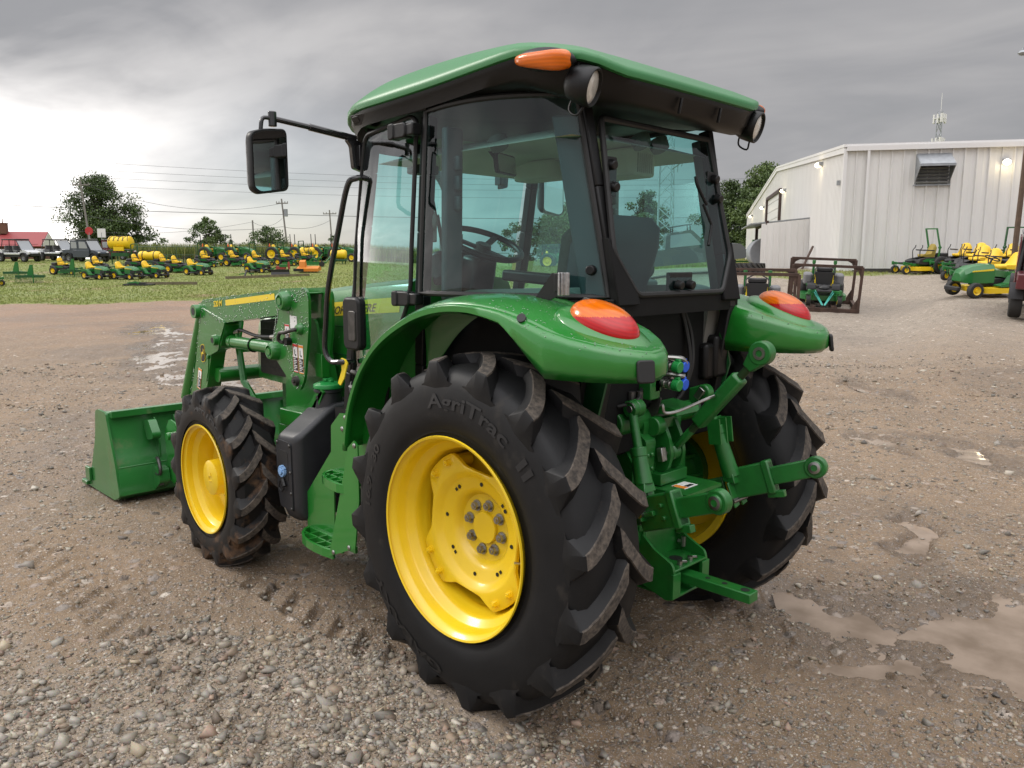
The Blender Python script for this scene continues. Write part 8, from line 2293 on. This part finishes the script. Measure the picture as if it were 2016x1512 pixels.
def implements():
    def rake(l, d, w, label, mast=0.95, ang=0, hd=0.0):
        r = tag(empty('landscape_rake'), label, 'implement', 'landscape rakes')
        m = MB(); m.box((0, 0, 0.42), (w, 0.12, 0.10)); m.box((0, -0.05, 0.36), (w*0.98, 0.05, 0.06)); bm = m.build('beam', MDG, r)
        m = MB(); m.prism([(-0.16, 0.45), (0.16, 0.45), (0.16, mast+0.12), (0.02, mast+0.1), (-0.14, 0.62)], 'y', 0.0, 0.10); m.bar((0.1, 0.1, mast), (-0.35, 0.7, 0.5), 0.05, 0.05); m.bar((-0.35, 0.1, 0.45), (-0.5, 0.8, 0.45), 0.06, 0.06); m.bar((0.35, 0.1, 0.45), (-0.2, 0.8, 0.45), 0.06, 0.06); m.build('hitch_frame', MG, r)
        m = MB(); n = int(w/0.07)
        for k in range(n): m.bar((-w/2+0.035+0.07*k, -0.06, 0.40), (-w/2+0.035+0.07*k, -0.16, 0.02), 0.012, 0.02)
        m.build('tine', MDG, r)
        m = MB(); m.bar((0.2, -0.1, 0.0), (0.2, -0.1, 0.45), 0.05, 0.05); m.build('stand', MG, r)
        return put(r, l, d, ang)
    rake(-27.9, 46, 1.65, 'landscape rake nearest the viewer at the left', ang=-4); rake(-30.9, 49.5, 1.5, 'landscape rake behind the nearest one with a slanted brace', ang=-4); rake(-28.5, 51.5, 1.5, 'landscape rake beside the leftmost zero turn mower', 1.05, ang=0)
    z = put(clone(z0, 'low mower deck with small wheels cut off at the left edge'), -28.95, 43.3, 0)
    for ch in list(z.children):
        if ch.name.split('.')[0] in ('seat', 'engine', 'armrest', 'control_lever'): bpy.data.objects.remove(ch)
    def small(name, label, cat, l, d, build, ang=0, m_=MDG):
        r = tag(empty(name), label, cat); 
        for nm, mm, mt_ in build: mm.build(nm, mt_, r)
        return put(r, l, d, ang)
    m = MB(); 
    for k in (-0.22, -0.05, 0.12): m.bar((k, 0, 0.0), (k-0.05, 0.1, 0.75), 0.06, 0.05)
    m2 = MB(); m2.bar((-0.35, 0.1, 0.72), (0.25, 0.1, 0.72), 0.07, 0.06); m2.bar((0.2, 0.05, 0.35), (0.32, 0, 0.0), 0.08, 0.05)
    small('pallet_fork', 'black pallet fork frame standing alone in the grass', 'implement', -24.5, 60, [('fork', m, MK), ('carriage', m2, MK)])
    m = MB(); 
    for a in (0.3, 2.4, 4.5): m.bar((0, 0, 0.42), (0.32*math.cos(a), 0.32*math.sin(a), 0), 0.09, 0.06)
    m2 = MB(); m2.bar((-0.5, -0.1, 0.12), (-0.1, 0, 0.16), 0.07, 0.06); m2.bar((0.1, 0, 0.16), (0.42, 0.1, 0.14), 0.05, 0.05)
    small('hitch_frame', 'black three legged hitch lying on the grass', 'implement', -17.5, 52.5, [('leg', m, MK), ('bar', m2, MG)])
    m = MB(); m.prism([(-0.1, 0.0), (0.02, 0.0), (0.06, 0.2), (0.0, 0.38), (-0.04, 0.38), (0.0, 0.2)], 'x', -0.62, 0.62)
    m2 = MB(); m2.box((0, 0.25, 0.48), (0.6, 0.4, 0.2)); m2.box((0.55, 0.2, 0.62), (0.12, 0.1, 0.5)); m3 = MB(); m3.box((0.2, 0.2, 0.62), (0.5, 0.35, 0.18)); m3.bar((-0.3, 0.3, 0.5), (-0.8, 0.6, 0.35), 0.08, 0.08)
    small('box_blade', 'black box blade with a red pump on its green frame', 'implement', -15.6, 53.5, [('blade', m, MK), ('pump', m2, mat('pump_red', (0.30, 0.05, 0.04), 0.5)), ('frame', m3, MG)])
    m = MB(); m.prism([(-0.5, 0.1), (0.5, 0.1), (0.5, 0.32), (0.1, 0.42), (-0.5, 0.3)], 'x', -0.75, 0.75); m2 = MB(); m2.prism([(-0.3, 0.3), (0.3, 0.3), (0.1, 0.85), (-0.2, 0.75)], 'x', -0.6, -0.2); m3 = MB(); m3.box((-0.6, -0.5, 0.2), (0.7, 0.1, 0.2))
    small('rotary_cutter', 'orange rotary cutter beside the rounded yellow tank', 'implement', -14.3, 56, [('deck', m, mat('implement_orange', (0.60, 0.20, 0.02), 0.5)), ('gearbox_cover', m2, MATS['implement_orange']), ('skirt', m3, MK)])
    for k, (l, d, lab) in enumerate(((-14.9, 60, 'green implement frame with a small wheel in front of the upright bars tractor'), (-16.2, 63, 'green folded implement frame behind the box blade'))):
        m = MB(); m.bar((-0.9, 0, 0.3), (0.9, 0, 0.3), 0.12, 0.12); m.bar((-0.5, 0, 0.3), (0.2, 0.1, 0.9), 0.07, 0.07); m.bar((0.3, 0, 0.3), (0.35, 0, 0.95), 0.09, 0.05); m.bar((0.9, 0, 0.3), (1.2, 0.2, 0.75), 0.07, 0.07); m.bar((-0.9, 0, 0.3), (-1.2, 0, 0.05), 0.07, 0.10); m.box((-0.2, 0, 0.2), (1.2, 0.5, 0.10))
        m2 = MB(); m2.cyl((0.6, -0.2, 0.2), (0.6, -0.05, 0.2), 0.2, n=18)
        small('tillage_frame', lab, 'implement', l, d, [('frame', m, MG), ('gauge_wheel', m2, MT)])
    m = MB(); m.box((0, 0, 0.05), (1.6, 0.5, 0.08)); m.bar((-0.5, -0.1, 0.1), (0.4, 0.0, 0.14), 0.2, 0.06); m2 = MB(); m2.bar((-0.7, 0.2, 0.12), (-0.1, -0.1, 0.2), 0.1, 0.08); m2.box((-0.2, 0, 0.14), (0.5, 0.3, 0.1))
    small('mower_blade_assembly', 'flat dark attachment with green frame lying in the grass', 'implement', -20.7, 44.0, [('plate', m, MK), ('frame', m2, MG)])
    # green loader frame and loose tractor tyre beyond the right cab corner
    m = MB(); m.bar((-1.4, 0, 1.0), (1.3, 0, 1.02), 0.08, 0.10); m.bar((-1.0, 0, 0.3), (1.3, 0, 0.35), 0.08, 0.08); m.box((-0.6, 0, 0.85), (0.6, 0.2, 0.45)); m2 = MB(); m2.box((1.25, 0, 0.9), (0.22, 0.2, 1.5)); m3 = MB(); m3.bar((-1.6, 0.1, 1.9), (-0.9, 0, 0.9), 0.05, 0.05); m3.box((1.5, 0.1, 1.0), (0.22, 0.2, 0.9)); m3.box((-0.3, -0.2, 0.25), (0.7, 0.5, 0.4))
    small('front_loader', 'bright green loader frame standing beyond the loose tractor tyre', 'implement', 13.6, 49, [('beam', m, MG), ('upright', m2, MG), ('black_bracket', m3, MK)])
    t, pr = make_tyre('loose_tyre', None, 0.36, 0.62, 0.42, 18, 0.04, 0.05, 0.35, [MT, mat('tyre_dust', (0.05, 0.045, 0.04), 0.9)], 9.0, 77)
    x, y = yard(9.55, 32.0); t.location = (x, y, ground_z(x, y)+0.21); t.rotation_euler = (R_(90), 0, 0.7); tag(t, 'loose tractor tyre lying flat beyond the right fender', 'tyre')
    # pickup seen through the rear window
    r = tag(empty('pickup_truck'), 'dark pickup truck seen through the rear cab window', 'pickup')
    GP = mat('pickup_paint', (0.09, 0.10, 0.10), 0.35, coat=0.5)
    m = MB(); m.prism(rpoly([(-2.6, 0.45), (-2.6, 1.05), (-0.75, 1.08), (-0.65, 1.72), (0.35, 1.78), (0.95, 1.12), (2.2, 1.05), (2.4, 0.85), (2.4, 0.45)], 0.08), 'y', -0.88, 0.88); m.build('body', GP, r, bevel=0.05)
    m = MB()
    for s in (1, -1): m.prism(rpoly([(-0.55, 1.15), (0.70, 1.15), (0.28, 1.66), (-0.5, 1.64)], 0.05), 'y', s*0.875, s*0.887)
    m.build('window', MATS['vehicle_glass'], r); m = MB(); m.bar((-0.5, -0.7, 1.95), (0.4, -0.7, 2.0), 0.05, 0.05); m.bar((-0.5, 0.7, 1.95), (0.4, 0.7, 2.0), 0.05, 0.05); m.bar((-0.4, -0.7, 1.95), (-0.4, 0.7, 1.95), 0.05, 0.05)
    for x in (-0.4, 0.3): m.bar((x, 0.7, 1.7), (x, 0.7, 1.97), 0.04, 0.04); m.bar((x, -0.7, 1.7), (x, -0.7, 1.97), 0.04, 0.04)
    m.build('roof_rack', MK, r)
    for x in (-1.6, 1.55):
        for s in (1, -1): mwheel(r, x, s*0.80, 0.38, 0.24, MGREY)
    put(r, 7.15, 33, 8)
implements()
def right_row():
    RG = 'mowers in front of the white building'
    z = put(zero_turn('roll bar mower with yellow deck standing broadside at the white wall', RG, 2, MY, mat('olive_seat', (0.30, 0.22, 0.03), 0.6), big=1.18), 16.25, 31.6, 178)
    row = zero_turn('x', RG, 0, MG)
    spots = ((17.35, 31.0, 'yellow seated mower at the back of the slanted row'), (16.75, 29.0, 'yellow seated mower second from the back of the slanted row'), (15.7, 27.0, 'yellow seated mower in the middle of the slanted row'), (14.85, 25.0, 'yellow seated mower next behind the green hooded lawn tractor'))
    for i, (l, d, lab) in enumerate(spots):
        o = row if i == 0 else copy_tree(row); o['label'] = lab; put(o, l, d, 158, 0.02)
    put(zero_turn('yellow seated mower with a roll bar behind the slanted row', RG, 1, MG), 18.2, 29.5, 160)
    o = put(lawn_tractor('green hooded lawn tractor with yellow deck beside the maroon utility vehicle', RG, MY, True), 13.45, 22.2, 172); o.scale = (1.12, 1.12, 1.12)
    # shipping crates of brown steel angle, each with a mower inside
    def crate(l, d, label, mlabel, ang):
        r = tag(empty('shipping_crate'), label, 'crate', 'brown steel shipping crates')
        W_, D_, H_ = 1.86, 1.75, 1.36
        m = MB()
        for s in (1, -1): m.box((0, s*D_/2, 0.08), (W_, 0.10, 0.12)); m.box((s*W_/2, 0, 0.08), (0.10, D_, 0.12))
        for y in (-0.3, 0.3): m.box((y, -0.1, 0.12), (0.16, D_-0.2, 0.10))
        m.build('base', RUST, r)
        for sy_ in (1, -1):
            q = MB()
            for sx in (1, -1):
                q.box((sx*W_/2, sy_*D_/2, H_/2), (0.075, 0.075, H_)); q.prism([(sx*(W_/2-0.03), H_-0.03), (sx*(W_/2-0.26), H_-0.03), (sx*(W_/2-0.12), H_-0.10), (sx*(W_/2-0.03), H_-0.30)], 'y', sy_*D_/2-0.006, sy_*D_/2+0.006)
                q.prism([(sx*(W_/2-0.03), 0.1), (sx*(W_/2-0.22), 0.1), (sx*(W_/2-0.03), 0.48)], 'y', sy_*D_/2-0.006, sy_*D_/2+0.006)
            q.box((0, sy_*D_/2, H_), (W_, 0.06, 0.075)); q.build('end_frame', RUST, r)
        put(r, l, d, ang)
        return r
    c1 = crate(9.35, 23.9, 'brown steel crate holding a mower at the edge of the pale gravel', '', 17)
    m1 = zero_turn('black seated mower strapped inside the near brown crate', 'crated mowers', crated=True)
    put(m1, 9.38, 24.0, 107, 0.16)
    c2 = crate(6.18, 20.0, 'brown steel crate half hidden behind the right fender', '', 17)
    m2 = clone(m1, 'black seated mower inside the crate half hidden by the right fender'); put(m2, 6.2, 20.1, 107, 0.16)
right_row()
